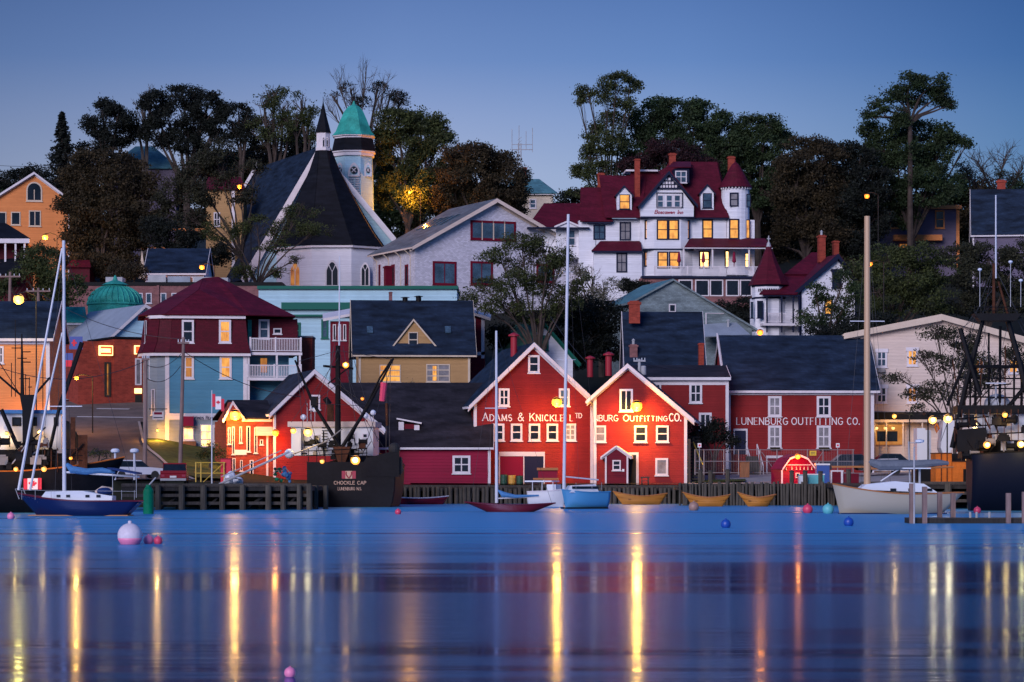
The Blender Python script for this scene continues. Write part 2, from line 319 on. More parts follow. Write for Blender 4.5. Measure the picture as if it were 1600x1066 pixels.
def text(b, s, px0, px1, pyb, pyt, d, mt, w=.1, caps=1.0, serif=0, slant=0, name='lettering', parent=None, gap=.22, T=None, proud=.03, small=None):
    """strokes of weight w (share of the letter height) laid on the plane y = d between two pixel columns"""
    tot = 0; lay = []
    for i, ch in enumerate(s):
        k = 1.0
        if small and ch.isupper() and i not in small: k = .78
        wd, st = GL[ch]; lay.append((tot, k, st)); tot += wd*k + gap
    tot -= gap; a = b.q(px0, pyb, d); c = b.q(px1, pyb, d); hgt = b.q(px0, pyt, d).z - a.z; sx_ = (c.x-a.x)/tot
    m = M(); n = 0
    for off, k, st in lay:
        for pl in st:
            P = [((off+x*k)*sx_ + slant*y*hgt*k, y*k*hgt) for x, y in pl]
            thin = len(pl) == 2 and serif and abs(pl[0][1]-pl[1][1]) < .05
            wt = w*hgt*(.5 if thin else 1)
            for i in range(len(P)-1):
                (x0, z0), (x1, z1) = P[i], P[i+1]; dx, dz = x1-x0, z1-z0; l = math.hypot(dx, dz) or 1
                nx, nz = -dz/l*wt/2, dx/l*wt/2; ex, ez = dx/l*wt*.35, dz/l*wt*.35; n += 1
                pts = [(x0-ex+nx, z0-ez+nz), (x1+ex+nx, z1+ez+nz), (x1+ex-nx, z1+ez-nz), (x0-ex-nx, z0-ez-nz)]
                pts = [(a.x+x, d-proud-.0003*(n % 17), a.z+z) for x, z in pts]
                m.extr(pts, (0, proud*.9, 0))
            if serif:
                for (x, z), (u, v) in zip(P, pl):
                    if (v < .01 or v > .99) and (pl[0] == (u, v) or pl[-1] == (u, v)) and not thin:
                        n += 1; h = serif*hgt; t2 = .03*hgt; zz = z if v < .01 else z-t2
                        m.box(a.x+x-h, a.x+x+h, d-proud-.0003*(n % 17), d-.004, a.z+zz, a.z+zz+t2*1.6)
    return m.build(name, mt, parent or b.root)
# ---------------------------------------------------------------- trees
def leafcloud(lobes, dens, ls, seed, gap=.0):
    """lobes: (cx,cy,cz,rx,ry,rz). returns leaf quads"""
    r = np.random.default_rng(seed); P = []
    ph = r.uniform(0, 6.28, (6, 3)); fr = r.uniform(.5, 1.5, (6, 3))
    for (cx, cy, cz, rx, ry, rz) in lobes:
        n = max(10, int(dens*rx*rz*80)); u = r.normal(size=(n*3, 3)); u /= np.linalg.norm(u, axis=1)[:, None]
        rad = r.uniform(.35, 1, n*3)**.5
        rad *= 1 + .16*np.sin(u[:, 0]*5+ph[0, 0]+cx) + .14*np.sin(u[:, 2]*6+ph[1, 0]+cz) + .1*np.sin(u[:, 1]*7+ph[2, 0])
        p = u*rad[:, None]*np.array([rx, ry, rz]) + np.array([cx, cy, cz])
        nz = sum(np.sin(p[:, 0]*fr[i, 0]+ph[i, 0])*np.sin(p[:, 1]*fr[i, 1]+ph[i, 1])*np.sin(p[:, 2]*fr[i, 2]*1.3+ph[i, 2]) for i in range(6))
        p = p[nz > gap][:n]; P.append(p)
    P = np.concatenate(P); k = 5
    C = np.repeat(P, k, 0) + r.normal(size=(len(P)*k, 3))*ls*np.array([1.25, 1.25, .6])
    n = len(C); a = r.normal(size=(n, 3)); a /= np.linalg.norm(a, axis=1)[:, None]
    b = np.cross(a, r.normal(size=(n, 3))); b /= np.linalg.norm(b, axis=1)[:, None]
    s = ls*r.uniform(.45, 1.0, (n, 1)); a *= s*.75; b *= s*.42
    V = np.stack([C-a, C-b*.9+a*.1, C+a, C+b+a*.15], 1).reshape(-1, 3)
    return V, n
def rawmesh(V, nq, name, mt, parent, extra=None):
    me = bpy.data.meshes.new(name); me.vertices.add(nq*4); me.vertices.foreach_set('co', V.astype(np.float32).ravel())
    me.loops.add(nq*4); me.loops.foreach_set('vertex_index', np.arange(nq*4, dtype=np.int32))
    me.polygons.add(nq); me.polygons.foreach_set('loop_start', np.arange(0, nq*4, 4, dtype=np.int32)); me.polygons.foreach_set('loop_total', np.full(nq, 4, dtype=np.int32))
    me.update(calc_edges=True); me.materials.append(MATS[mt]); o = bpy.data.objects.new(name, me); COL.objects.link(o); o.parent = parent
    return o
TN = [0]
def tree(label, px, Y, lobes, leaf='leaf_green', dens=1.0, ls=.42, gap=-.3, name='tree', group='trees on the hill', bark='bark', tr=None, twigs=7, z=None, cat='tree', fork=.45, crown='crown', depth=.8, cut=None):
    """lobes in photo pixels (x,y,rx,ry) at distance Y; the root stands on the ground there"""
    TN[0] += 1; rnd = random.Random(TN[0]*17+3); sc = Y/F
    X = (px-800)*sc; g = gz(X, Y) if z is None else z; root = put(name, label, cat, (X, Y, g), 0, group)
    L = []
    for lb in lobes:
        x, y, rx, ry = lb[:4]; dy = lb[4] if len(lb) > 4 else rnd.uniform(-.5, .5)*rx*sc
        L.append(((x-px)*sc, dy, CAMH+(HZ-y)*sc-g, rx*sc, max(rx, ry)*depth*sc, ry*sc))
    if cut: L = [l for l in L if l[2] > cut]
    if leaf: V, n = leafcloud(L, dens*1.35, ls*.82, TN[0], gap); rawmesh(V, n, crown, leaf, root)
    m = M(); top = max(l[2] for l in L); lowz = min(l[2] for l in L); w = tr or max(.12, .022*top+.05)
    fz = max(.5, lowz*fork + top*.08); jx = rnd.uniform(-.3, .3)
    cx = sum(l[0]*l[3] for l in L)/sum(l[3] for l in L)
    m.tube([(0, 0, -.5), (jx*.3, 0, fz*.5), (cx*.12+jx, .1, fz)], [w*1.25, w, w*.85], 7)
    for l in L:
        e = Vector(l[:3]); s0 = Vector((cx*.12+jx, .1, fz)); md = s0.lerp(e, .5) + Vector((rnd.uniform(-.6, .6), rnd.uniform(-.4, .4), rnd.uniform(.1, .9)))
        m.tube([s0-Vector((0, 0, .3)), s0.lerp(md, .5)+Vector((0, 0, .2)), md, e], [w*.62, w*.5, w*.36, w*.2], 5)
        for k in range(twigs):
            th = rnd.uniform(0, 6.28); ph = rnd.uniform(-.5, 1.5); q = Vector((l[3]*math.cos(th)*math.cos(ph), l[4]*math.sin(th)*math.cos(ph), l[5]*math.sin(ph)))*rnd.uniform(.7, 1.0)
            s1 = md.lerp(e, rnd.uniform(.3, 1)); mm = s1.lerp(e+q, .55)+Vector((rnd.uniform(-.3, .3), 0, rnd.uniform(-.2, .4)))
            m.tube([s1, mm, e+q], [w*.16, w*.1, w*.03], 3, False)
            if twigs > 9:
                for _ in range(3):
                    q2 = Vector((rnd.uniform(-1, 1), rnd.uniform(-1, 1), rnd.uniform(0, 1.2)))*l[3]*.35
                    m.tube([mm.lerp(e+q, rnd.uniform(.1, .8)), mm.lerp(e+q, .6)+q2], [w*.07, w*.02], 3, False)
    m.build('trunk', bark, root)
    return root
# ---------------------------------------------------------------- lamps
def lamp(px, py, Y, power, label, col=(1, .45, .12), r=.16, off=(0, -.35, 0), name='wall_lamp', cat='lamp', parent=None, arm=None, pole=None, group='lit harbour lamps', es=None, housing=True, lr=None):
    w = PW(px, py, Y); root = parent or put(name, label, cat, w, 0, group)
    base = Vector((0, 0, 0)) if not parent else (parent.matrix_basis.inverted() @ w)
    r *= .9; ek = (es or 10)*.36; key = 'bulb_%d_%d' % (int(col[1]*100), int(ek*10)); mat(key, (.3, .15, .05), .4, emit=(col[0], col[1]*1.25, col[2]), es=ek)
    M().ball(base, r, 18, 12).build('bulb', key, root)
    if housing and not arm:
        rk = 'glow_disc_%d' % int(col[1]*100); mat(rk, (.4, .2, .05), .4, emit=(col[0], col[1]*.75, col[2]*.6), es=1.25); q = M().lathe([(r*1.25, 0), (r*1.75, -.05), (r*1.8, -.02), (r*1.2, .06)], (0, 0, 0), 20)
        M().add([(base.x+v[0], base.y+r+.08-v[2], base.z+v[1]) for v in q.v], [f[::-1] for f in q.f]).build('glow_disc', rk, root)  # emissive orange disc, added to stand in for the glow around the bulb
    if housing: M().lathe([(r*.5, r*1.6), (r*1.5, r*1.15), (r*1.6, r*1.02), (.02, r*1.01)][::-1], base, 12).build('lamp_shade', 'metal_dark', root)
    if arm: M().tube([base+Vector((0, 0, r*1.3)), base+Vector(arm)], .04, 6).build('bracket', 'metal_dark', root)
    ld = bpy.data.lights.new('lamp_light', 'POINT'); ld.energy = power; ld.color = col; ld.shadow_soft_size = lr or r*1.1
    lo = bpy.data.objects.new('lamp_light', ld); COL.objects.link(lo); lo.parent = root; lo.location = base + Vector((0, -.22, -r*2-.28) if off[1] < -.3 else off)
    return root
# ================================================================ palette
for a in [('trim_white', (.62, .58, .60), .55, 'rough', .8, .08), ('trim_cream', (.55, .45, .35), .6, 'rough', .8, .08), ('trim_navy', (.008, .012, .034), .6), ('trim_green', (.01, .11, .08), .5),
          ('red_siding', (.22, .018, .018), .6, 'siding', .17, .24), ('dark_red_siding', (.13, .005, .016), .55, 'siding', .17, .12), ('red_shingle_wall', (.34, .02, .045), .6, 'shingle', .16, .12), ('red_board', (.21, .002, .028), .5, 'siding', .3, .1),
          ('white_siding', (.70, .70, .74), .55, 'siding', .15, .06), ('white_shingle_wall', (.56, .54, .60), .65, 'shingle', .17, .03), ('cream_siding', (.58, .50, .40), .55, 'siding', .15, .06), ('teal_siding', (.085, .24, .33), .55, 'siding', .16, .08),
          ('grey_siding', (.26, .29, .30), .6, 'siding', .16, .1), ('tan_siding', (.40, .24, .105), .6, 'siding', .15, .08), ('yellow_siding', (.66, .24, .08), .6, 'siding', .15, .08), ('violet_siding', (.13, .11, .16), .6, 'siding', .16, .1), ('greygreen_siding', (.19, .24, .25), .75, 'shingle', .18, .2),
          ('pale_siding', (.62, .50, .42), .6, 'siding', .15, .05), ('blue_white', (.38, .58, .66), .6, 'siding', .16, .1), ('mansard_red', (.075, .004, .012), .6, 'shingle', .17, .1),
          ('roof_dark', (.012, .022, .042), .75, 'shingle', .2, .35), ('roof_black', (.006, .007, .011), .75, 'shingle', .2, .3), ('roof_brown', (.020, .018, .024), .8, 'shingle', .2, .35), ('roof_grey', (.12, .14, .16), .8, 'shingle', .2, .2), ('roof_red', (.085, .006, .017), .65, 'shingle', .2, .15),
          ('roof_metal', (.25, .29, .34), .5, 'rough', .6, .12), ('roof_teal', (.08, .20, .23), .6, 'shingle', .25, .12), ('roof_green', (.03, .09, .06), .7, 'shingle', .2, .25), ('copper', (.035, .30, .24), .55, 'rough', .7, .3),
          ('brick_red', (.24, .045, .03), .8, 'brick', .2, .15), ('brick_dull', (.19, .09, .09), .85, 'brick', .2, .15), ('stone', (.28, .26, .25), .85, 'brick', .3, .15), ('concrete', (.30, .28, .27), .85, 'rough', .7, .15),
          ('metal_dark', (.005, .005, .006), .6, 'rough', 1.2, .3), ('metal_rust', (.07, .025, .012), .7, 'rough', 1.2, .45), ('metal_grey', (.35, .36, .38), .4, 'rough', 1.2, .12), ('mast_white', (.55, .57, .62), .3), ('mast_tan', (.48, .30, .17), .4), ('rope', (.22, .2, .18), .9), ('wire', (.02, .02, .025), .6),
          ('pile', (.075, .066, .052), .9, 'plank', 1, .3), ('plank_dark', (.03, .028, .027), .9, 'plank', 1, .3), ('plank_grey', (.06, .053, .047), .85, 'plank', 1, .25), ('pole_wood', (.20, .14, .13), .85, 'plank', 1, .2),
          ('door_navy', (.015, .018, .045), .5), ('door_red', (.22, .008, .03), .5), ('door_dark', (.03, .03, .025), .5), ('letters_white', (.72, .66, .66), .5), ('letters_dark', (.02, .02, .05), .5), ('letters_red', (.28, .01, .04), .5), ('letters_brown', (.45, .3, .22), .5),
          ('hull_black', (.006, .006, .008), .65, 'rough', .4, .35), ('hull_navy', (.006, .016, .075), .25), ('hull_red', (.10, .004, .012), .35), ('hull_cream', (.34, .31, .24), .35), ('hull_blue', (.05, .22, .42), .35), ('hull_white', (.6, .6, .6), .35), ('hull_dory', (.42, .17, .03), .5, 'siding', .14, .12), ('teak', (.36, .13, .03), .5),
          ('canvas_blue', (.06, .18, .38), .7, 'rough', .9, .2), ('canvas_navy', (.01, .03, .12), .7), ('hull_night', (.003, .005, .014), .6), ('canvas_grey', (.13, .15, .18), .7, 'rough', .9, .15), ('canvas_red', (.2, .01, .04), .7), ('gel_white', (.62, .66, .72), .3), ('hull_green', (.0, .16, .08), .5, 'rough', .8, .2),
          ('ball_white', (.6, .55, .62), .4, 'rough', 1, .1), ('ball_pink', (.75, .22, .38), .4), ('ball_red', (.6, .05, .11), .4), ('ball_blue', (.01, .06, .32), .4), ('ball_brown', (.3, .18, .14), .5),
          ('orange_steel', (.5, .13, .02), .6, 'rough', .7, .2), ('sign_yellow', (.7, .45, .02), .5), ('sign_white', (.7, .68, .68), .5), ('sign_blue', (.02, .06, .3), .5), ('flag_red', (.6, .02, .05), .7), ('flag_white', (.75, .7, .72), .7), ('fence_metal', (.22, .19, .19), .5), ('gate_yellow', (.5, .34, .05), .5),
          ('car_red', (.22, .004, .012), .25), ('car_dark', (.03, .035, .05), .25), ('car_white', (.5, .5, .55), .25), ('rubber', (.012, .012, .012), .8), ('bin_green', (.006, .06, .035), .5), ('bin_yellow', (.55, .3, .05), .5), ('bin_blue', (.02, .07, .28), .5), ('bin_teal', (.1, .42, .45), .5), ('wood_box', (.22, .10, .05), .8, 'plank', 1, .2),
          ('grass', (.05, .07, .02), .95, 'rough', .8, .35), ('asphalt', (.14, .11, .095), .85, 'rough', .5, .2), ('earth', (.012, .014, .010), .95, 'rough', .3, .35), ('kerb', (.33, .3, .28), .85, 'rough', .7, .1), ('line_paint', (.6, .58, .55), .7), ('rock', (.09, .085, .085), .9, 'rough', .8, .4)]:
    mat(a[0], a[1], a[2], *a[3:])
for k_ in ('hull_night', 'trim_navy', 'trim_green', 'door_navy', 'door_red', 'door_dark', 'hull_navy', 'canvas_red', 'canvas_navy', 'metal_dark', 'hull_black', 'roof_dark', 'roof_black', 'roof_brown', 'plank_dark', 'earth', 'roof_red', 'mansard_red'): MATS[k_].node_tree.nodes['Principled BSDF'].inputs['Specular IOR Level'].default_value = .15
mat('vent_red', (.30, .008, .02), .6); mat('float_blue', (.06, .13, .26), .28, 'rough', .6, .12, spec=.5); mat('glass', (.010, .014, .022), .12, 'rough', .5, .4, spec=.35); mat('glass_blue', (.05, .09, .13), .15, 'rough', .6, .4, spec=.5); mat('curtain', (.20, .19, .2), .5, 'rough', 1.2, .3)
mat('lit', (.2, .1, .03), .3, 'lit', emit=(1, .46, .08), es=1.0); mat('lit_dim', (.1, .05, .02), .3, 'lit', emit=(1, .38, .06), es=.45); mat('lit_bright', (.3, .2, .1), .3, 'lit', emit=(1, .62, .22), es=3.2)
mat('sign_lit', (.3, .05, .02), .4, emit=(1, .10, .015), es=1.3); mat('sign_lit_white', (.8, .6, .3), .4, emit=(1, .75, .25), es=2.2); mat('tail_red', (.4, .01, .01), .4, emit=(1, .02, .02), es=.5)
mat('leaf_green', (.024, .046, .013), .75, 'leaf', col2=(.05, .08, .02)); mat('leaf_olive', (.042, .056, .013), .75, 'leaf', col2=(.10, .12, .028)); mat('leaf_dark', (.006, .010, .006), .8, 'leaf', col2=(.014, .022, .010))
mat('leaf_brown', (.036, .027, .010), .8, 'leaf', col2=(.095, .06, .02)); mat('leaf_maroon', (.022, .005, .007), .8, 'leaf', col2=(.075, .014, .016)); mat('leaf_blossom', (.12, .12, .07), .8, 'leaf', col2=(.5, .42, .4)); mat('leaf_grey', (.028, .030, .014), .8, 'leaf', col2=(.07, .07, .03))
mat('bark', (.055, .042, .036), .95, 'rough', 1.2, .3); mat('bark_pale', (.07, .06, .055), .95, 'rough', 1.2, .3)
# ================================================================ ground, road, water
def sheet(name, cols, rows, fn, mt, kind='structure', **k):
    v = [fn(c, r) for r in rows for c in cols]; n = len(cols)
    f = [(j*n+i, j*n+i+1, (j+1)*n+i+1, (j+1)*n+i) for j in range(len(rows)-1) for i in range(n-1)]
    m = M(); m.add(v, f); return m.build(name, mt, None, smooth=True, kind=kind, **k)
SHORE = [(-900, 236), (470, 236), (560, 256), (640, 270.5), (1055, 270.5), (1075, 257), (2500, 257)]
def shore(px):
    for (a, ya), (b, yb) in zip(SHORE, SHORE[1:]):
        if a <= px <= b: return ya+(yb-ya)*(px-a)/(b-a)
    return 257
cols = [-900+i*20 for i in range(171)]; rows = [0, .001, .01, .02, .035, .055, .075, .1, .125, .15, .18, .21, .24, .28, .32, .36, .4, .46, .52, .6, .7, .8, 1, 1.02, 1.1, 1.3, 2, 4, 8]
def gfun(c, r):
    y0 = shore(c); Y = y0 + (600-y0)*r if r <= 1 else 600 + (r-1)*900
    if r == 0: return ((c-800)/F*y0, y0-.3, -3)
    rr = random.Random(int(c*131+r*7919)).uniform(-.12, .12)*(1 if Y > 330 else .2)
    return ((c-800)/F*Y, Y, grow(c, Y)-.02+rr)
sheet('ground', cols, rows, gfun, 'earth')
# road climbing from the wharf to the street on the left, with the cross street
def strip(name, pts, mt, dz, sub=10, **k):   # pts: list of (Y, pxL, pxR)
    out = []
    for (a, b) in zip(pts, pts[1:]):
        for i in range(sub): u = i/sub; out.append(tuple(a[j]+(b[j]-a[j])*u for j in range(3)))
    out.append(pts[-1]); v = []; f = []
    for Y, l, r in out:
        for j in range(7): p = l+(r-l)*j/6; v.append(((p-800)/F*Y, Y, grow(p, Y)+dz))
    for i in range(len(out)-1):
        for j in range(6): f.append((i*7+j, i*7+j+1, i*7+7+j+1, i*7+7+j))
    m = M(); m.add(v, f); return m.build(name, mt, None, kind='structure', **k)
strip('road', [(238, 90, 300), (262, 120, 255), (280, 130, 222), (296, 108, 215), (303, 60, 420), (312, 60, 420)], 'asphalt', .16)
strip('pavement', [(312.3, 100, 420), (320, 100, 420)], 'concrete', .28, 4)
strip('kerb', [(238, 300, 307), (262, 255, 261), (280, 222, 227), (296, 215, 219)], 'kerb', .26)
strip('lawn', [(243, 308, 352), (258, 266, 352), (274, 240, 352), (283, 225, 352)], 'grass', .22)
strip('road_marking', [(299.5, 120, 232), (300.0, 121, 233)], 'line_paint', .19, 2); strip('road_marking', [(306, 150, 200), (306.5, 152, 204)], 'line_paint', .19, 2)
strip('quay_ground', [(258, 1076, 1700), (275, 1076, 1700), (296, 1076, 1700)], 'concrete', .16); strip('yard_ground', [(271.5, 640, 1074), (273.8, 640, 1074)], 'plank_dark', .14, 2)
strip('grass_verge', [(272, 1085, 1165), (278, 1085, 1165)], 'grass', .3, 3)
# water
mw = bpy.data.materials.new('water'); MATS['water'] = mw; mw.use_nodes = True; t = mw.node_tree; b_ = t.nodes['Principled BSDF']
b_.inputs['Base Color'].default_value = (.008, .10, .27, 1); b_.inputs['IOR'].default_value = 1.33; b_.inputs['Specular IOR Level'].default_value = .5
g = N(t, 'ShaderNodeNewGeometry'); sp = N(t, 'ShaderNodeSeparateXYZ'); t.links.new(g.outputs['Position'], sp.inputs[0])
def wn(scale, sc, detail=3, dist=0):
    mp = N(t, 'ShaderNodeMapping'); mp.inputs['Scale'].default_value = sc; t.links.new(g.outputs['Position'], mp.inputs[0])
    n = N(t, 'ShaderNodeTexNoise'); n.inputs['Scale'].default_value = scale; n.inputs['Detail'].default_value = detail; n.inputs['Distortion'].default_value = dist
    t.links.new(mp.outputs[0], n.inputs['Vector']); return n.outputs['Fac']
def mr(v, a, b, c, d_):
    n = N(t, 'ShaderNodeMapRange'); n.interpolation_type = 'SMOOTHSTEP'; t.links.new(v, n.inputs[0])
    for i, x in enumerate((a, b, c, d_)): n.inputs[i+1].default_value = x
    return n.outputs[0]
def mt2(op, a, b):
    n = N(t, 'ShaderNodeMath', operation=op)
    for i, x in enumerate((a, b)):
        if isinstance(x, (int, float)): n.inputs[i].default_value = x
        else: t.links.new(x, n.inputs[i])
    return n.outputs[0]
# wind-ruffled far water, slicks (smoother bands) nearer the camera
far = mr(sp.outputs['Y'], 62, 100, 0, 1)
slick = mr(wn(1, (.014, .10, 1), 4, 1.2), .46, .60, 0, 1)
near = mt2('ADD', mt2('MULTIPLY', mt2('SUBTRACT', 1.0, far), .72), mt2('MULTIPLY', mt2('SUBTRACT', 1.0, mr(sp.outputs['Y'], 95, 150, 0, 1)), .28))
sl = mt2('MULTIPLY', slick, near)
sl2 = mt2('MULTIPLY', mr(wn(1, (.004, .12, 1), 3, .8), .60, .66, 0, 1), .7)
smooth_ = mt2('MAXIMUM', sl, sl2)
base_r = mr(sp.outputs['Y'], 40, 170, .14, .30)
rough = mt2('ADD', mt2('MULTIPLY', base_r, mt2('SUBTRACT', 1.0, mt2('MULTIPLY', smooth_, .42))), .0)
t.links.new(rough, b_.inputs['Roughness'])
cm = N(t, 'ShaderNodeMixRGB'); cm.inputs[1].default_value = (.04, .35, .60, 1); cm.inputs[2].default_value = (.003, .03, .13, 1)     # sky reflection far off, dark reflection near and in slicks, put into diffuse colour
t.links.new(mt2('MINIMUM', 1.0, mt2('ADD', mt2('MULTIPLY', mt2('SUBTRACT', 1.0, mr(sp.outputs['Y'], 36, 120, 0, 1)), .62), mt2('MULTIPLY', smooth_, 1.0))), cm.inputs[0]); t.links.new(cm.outputs[0], b_.inputs['Base Color'])
bn = N(t, 'ShaderNodeBump'); bn.inputs['Distance'].default_value = .05; bn.inputs['Strength'].default_value = .18
t.links.new(wn(1, (.25, 1.4, 1), 4), bn.inputs['Height']); t.links.new(bn.outputs[0], b_.inputs['Normal'])
o_ = t.nodes['Material Output']; gl = N(t, 'ShaderNodeBsdfGlossy'); gl.inputs['Color'].default_value = (.35, .46, .74, 1); df = N(t, 'ShaderNodeBsdfDiffuse'); ms = N(t, 'ShaderNodeMixShader')
t.links.new(rough, gl.inputs['Roughness']); t.links.new(bn.outputs[0], gl.inputs['Normal']); t.links.new(cm.outputs[0], df.inputs['Color'])
t.links.new(mr(sp.outputs['Y'], 50, 150, .80, .55), ms.inputs[0]); t.links.new(df.outputs[0], ms.inputs[1]); t.links.new(gl.outputs[0], ms.inputs[2]); t.links.new(ms.outputs[0], o_.inputs['Surface'])
WATER = sheet('water', [-4000, -60, 60, 4000], [-300, 20, 60, 120, 275, 300], lambda c, r: (c, r, 0), 'water')
# ================================================================ generic buildings
def gable(b, L, P, R, x0, x1, depth, wall='red_siding', roof='roof_dark', over=.5, rw=.38, trim='trim_white', corner=.2, base=None, back=None):
    eL, eP, eR = b.q(*L), b.q(*P), b.q(*R); z0 = b.g if base is None else b.q(x0, base).z
    X0, X1 = b.q(x0, L[1]).x, b.q(x1, R[1]).x
    def zt(x):
        a, c = (eL, eP) if x < eP.x else (eP, eR); return a.z+(c.z-a.z)*(x-a.x)/(c.x-a.x)
    m = M(); m.extr([(X0, 0, z0), (X1, 0, z0), (X1, 0, zt(X1)-.05), (eP.x, 0, eP.z-.05), (X0, 0, zt(X0)-.05)], (0, depth, 0)); w = m.build('wall', wall, b.root)
    m = M()
    for a, c in ((eL, eP), (eP, eR)): m.slab([(a.x, -over, a.z), (c.x, -over, c.z), (c.x, depth+.3, c.z), (a.x, depth+.3, a.z)], .16)
    r = m.build('roof', roof, b.root)
    m = M()
    for i, (a, c) in enumerate(((eL, eP), (eP, eR))):
        q = [(a.x, -over-.06, a.z+.17), (c.x, -over-.06, c.z+.17), (c.x, -over-.06, c.z+.17-rw*1.2), (a.x, -over-.06, a.z+.17-rw)]; m.extr(q, (0, .05+.002*i, 0))
        q = [(a.x, -.07, a.z-.02), (c.x, -.07, c.z-.02), (c.x, -.07, c.z-rw*1.1), (a.x, -.07, a.z-rw)]; m.extr(q, (0, .07, 0))
    m.build('rake_board', trim, b.root)
    if corner:
        for x, s in ((X0, 1), (X1, -1)): M().box(x-.04*s, x+corner*s, -.05, .001, z0, zt(x)-rw*.6).box(x-.045*s, x+.002*s, -.03, .2, z0, zt(x)-.1).build('corner_board', trim, b.root)
    for e, s in ((eL, -1), (eR, 1)): M().box(e.x-.02*s, e.x+.1*s, -over+.02, depth+.2, e.z-.12, e.z+.1).build('eave_board', trim, b.root)
    return eL, eP, eR
def eavef(b, x0, x1, ye, yr, depth, wall, roof='roof_dark', wx0=None, wx1=None, trim='trim_white', over=.4, fh=.28, corner=.18, ends=True, hip=0):
    """eave towards the camera, ridge parallel to the front"""
    a, c = b.q(x0, ye), b.q(x1, ye); W0, W1 = b.q(wx0 if wx0 is not None else x0+3, ye).x, b.q(wx1 if wx1 is not None else x1-3, ye).x
    h = depth/2; zr = b.q((x0+x1)/2, yr, h).z; ze = a.z; z0 = b.g; k = (zr-ze)/(h+over)
    m = M(); P = [(0, z0), (0, ze+k*over-.04), (h, zr-.04), (depth, ze+k*over-.04), (depth, z0)]
    m.extr([(W0, y, z) for y, z in P], (W1-W0, 0, 0)); m.build('wall', wall, b.root)
    m = M(); m.slab([(a.x+0, -over, ze), (c.x, -over, ze), (c.x-hip, h, zr), (a.x+hip, h, zr)], .16); m.slab([(a.x, depth+over, ze), (c.x, depth+over, ze), (c.x-hip, h, zr), (a.x+hip, h, zr)], .16)
    r = m.build('roof', roof, b.root)
    m = M(); m.box(a.x-.02, c.x+.02, -over-.08, -over, ze-fh*.35, ze+.14); m.box(W0-.02, W1+.02, -.06, .001, ze-fh*1.6+k*over, ze+k*over-.03)
    if ends:
        for x, s in ((a.x, -1), (c.x, 1)):
            for y0_, y1_, z0_, z1_ in ((-over, h, ze, zr), (depth+over, h, ze, zr)):
                m.extr([(x, y0_, z0_+.17), (x, y1_, z1_+.17), (x, y1_, z1_-.15), (x, y0_, z0_-.15)], (.06*s, 0, 0))
    m.build('eave_board', trim, b.root)
    if corner:
        for x, s in ((W0, 1), (W1, -1)): M().box(x-.04*s, x+corner*s, -.05, .001, z0, ze+k*over-fh*1.4).box(x-.042*s, x+.002*s, -.04, .18, z0, ze-.05).build('corner_board', trim, b.root)
    return a, c, ze, zr
def chimney(b, x0, x1, yt, yb, d, mt='brick_red', cap=None, dep=.8, pots=0, name='chimney'):
    p, q = b.q(x0, yt, d), b.q(x1, yb, d); w = q.x-p.x; m = M()
    m.box(p.x, q.x, d, d+dep, q.z-.8, p.z-w*.35); m.box(p.x-w*.12, q.x+w*.12, d-.08, d+dep+.08, p.z-w*.35, p.z-w*.12); m.box(p.x+w*.06, q.x-w*.06, d+.05, d+dep-.05, p.z-w*.12, p.z)
    o = m.build(name, mt, b.root)
    if cap: M().lathe([(w*.18, 0), (w*.18, w*.5), (w*.26, w*.5), (w*.05, w*.75)], ((p.x+q.x)/2, d+dep/2, p.z), 8).build('chimney_pot', cap, o)
    return o
def pipe(b, x, yt, yb, d, r=.18, mt='metal_grey', cap=True, name='vent_pipe'):
    p, q = b.q(x, yt, d), b.q(x, yb, d); h = p.z-q.z; prof = [(r, -.6), (r, h*.8)]
    prof += [(r*1.7, h*.8), (r*1.7, h*.88), (r*.3, h)] if cap else [(r, h)]
    return M().lathe(prof, (p.x, d, q.z), 12).build(name, mt, b.root, smooth=False)
def dormer(b, x0, x1, ye, px, yp, yb, d, dep, wall, roof, trim='trim_white', pane='glass', wr=None, nv=0, nh=1, over=.25):
    L, P_, R = b.q(x0, ye, d), b.q(px, yp, d), b.q(x1, ye, d); zb = b.q(px, yb, d).z; ins = over
    m = M(); k = (P_.z-L.z)/(P_.x-L.x)
    m.extr([(L.x+ins, d, zb-.3), (R.x-ins, d, zb-.3), (R.x-ins, d, L.z+k*ins-.04), (P_.x, d, P_.z-.04), (L.x+ins, d, L.z+k*ins-.04)], (0, dep, 0)); o = m.build('dormer', wall, b.root)
    m = M()
    for a, c in ((L, P_), (P_, R)): m.slab([(a.x, d-.2, a.z), (c.x, d-.2, c.z), (c.x, d+dep, c.z), (a.x, d+dep, a.z)], .1)
    m.build('dormer_roof', roof, o)
    m = M()
    for i, (a, c) in enumerate(((L, P_), (P_, R))): m.extr([(a.x, d-.26, a.z+.12), (c.x, d-.26, c.z+.12), (c.x, d-.26, c.z-.14), (a.x, d-.26, a.z-.12)], (0, .055+.002*i, 0))
    m.build('rake_board', trim, o)
    if wr: b.win(*wr, d, trim, pane, nv, nh, .1)
    return o
def railing(b, x0, x1, yt, yb, d, mt='trim_white', step=.16, post=2.2, name='railing', parent=None):
    p, q = b.q(x0, yt, d), b.q(x1, yb, d); m = M(); m.box(p.x, q.x, d-.05, d+.05, p.z-.1, p.z); m.box(p.x, q.x, d-.03, d+.03, q.z, q.z+.08)
    n = int((q.x-p.x)/step)
    for i in range(1, n): x = p.x+(q.x-p.x)*i/n; m.box(x-.03, x+.03, d-.02, d+.02, q.z+.08, p.z-.1)
    k = max(1, round((q.x-p.x)/post))
    for i in range(k+1): x = p.x+(q.x-p.x)*i/k; m.box(x-.08, x+.08, d-.09, d+.09, q.z-.05, p.z+.08)
    return m.build(name, mt, parent or b.root)
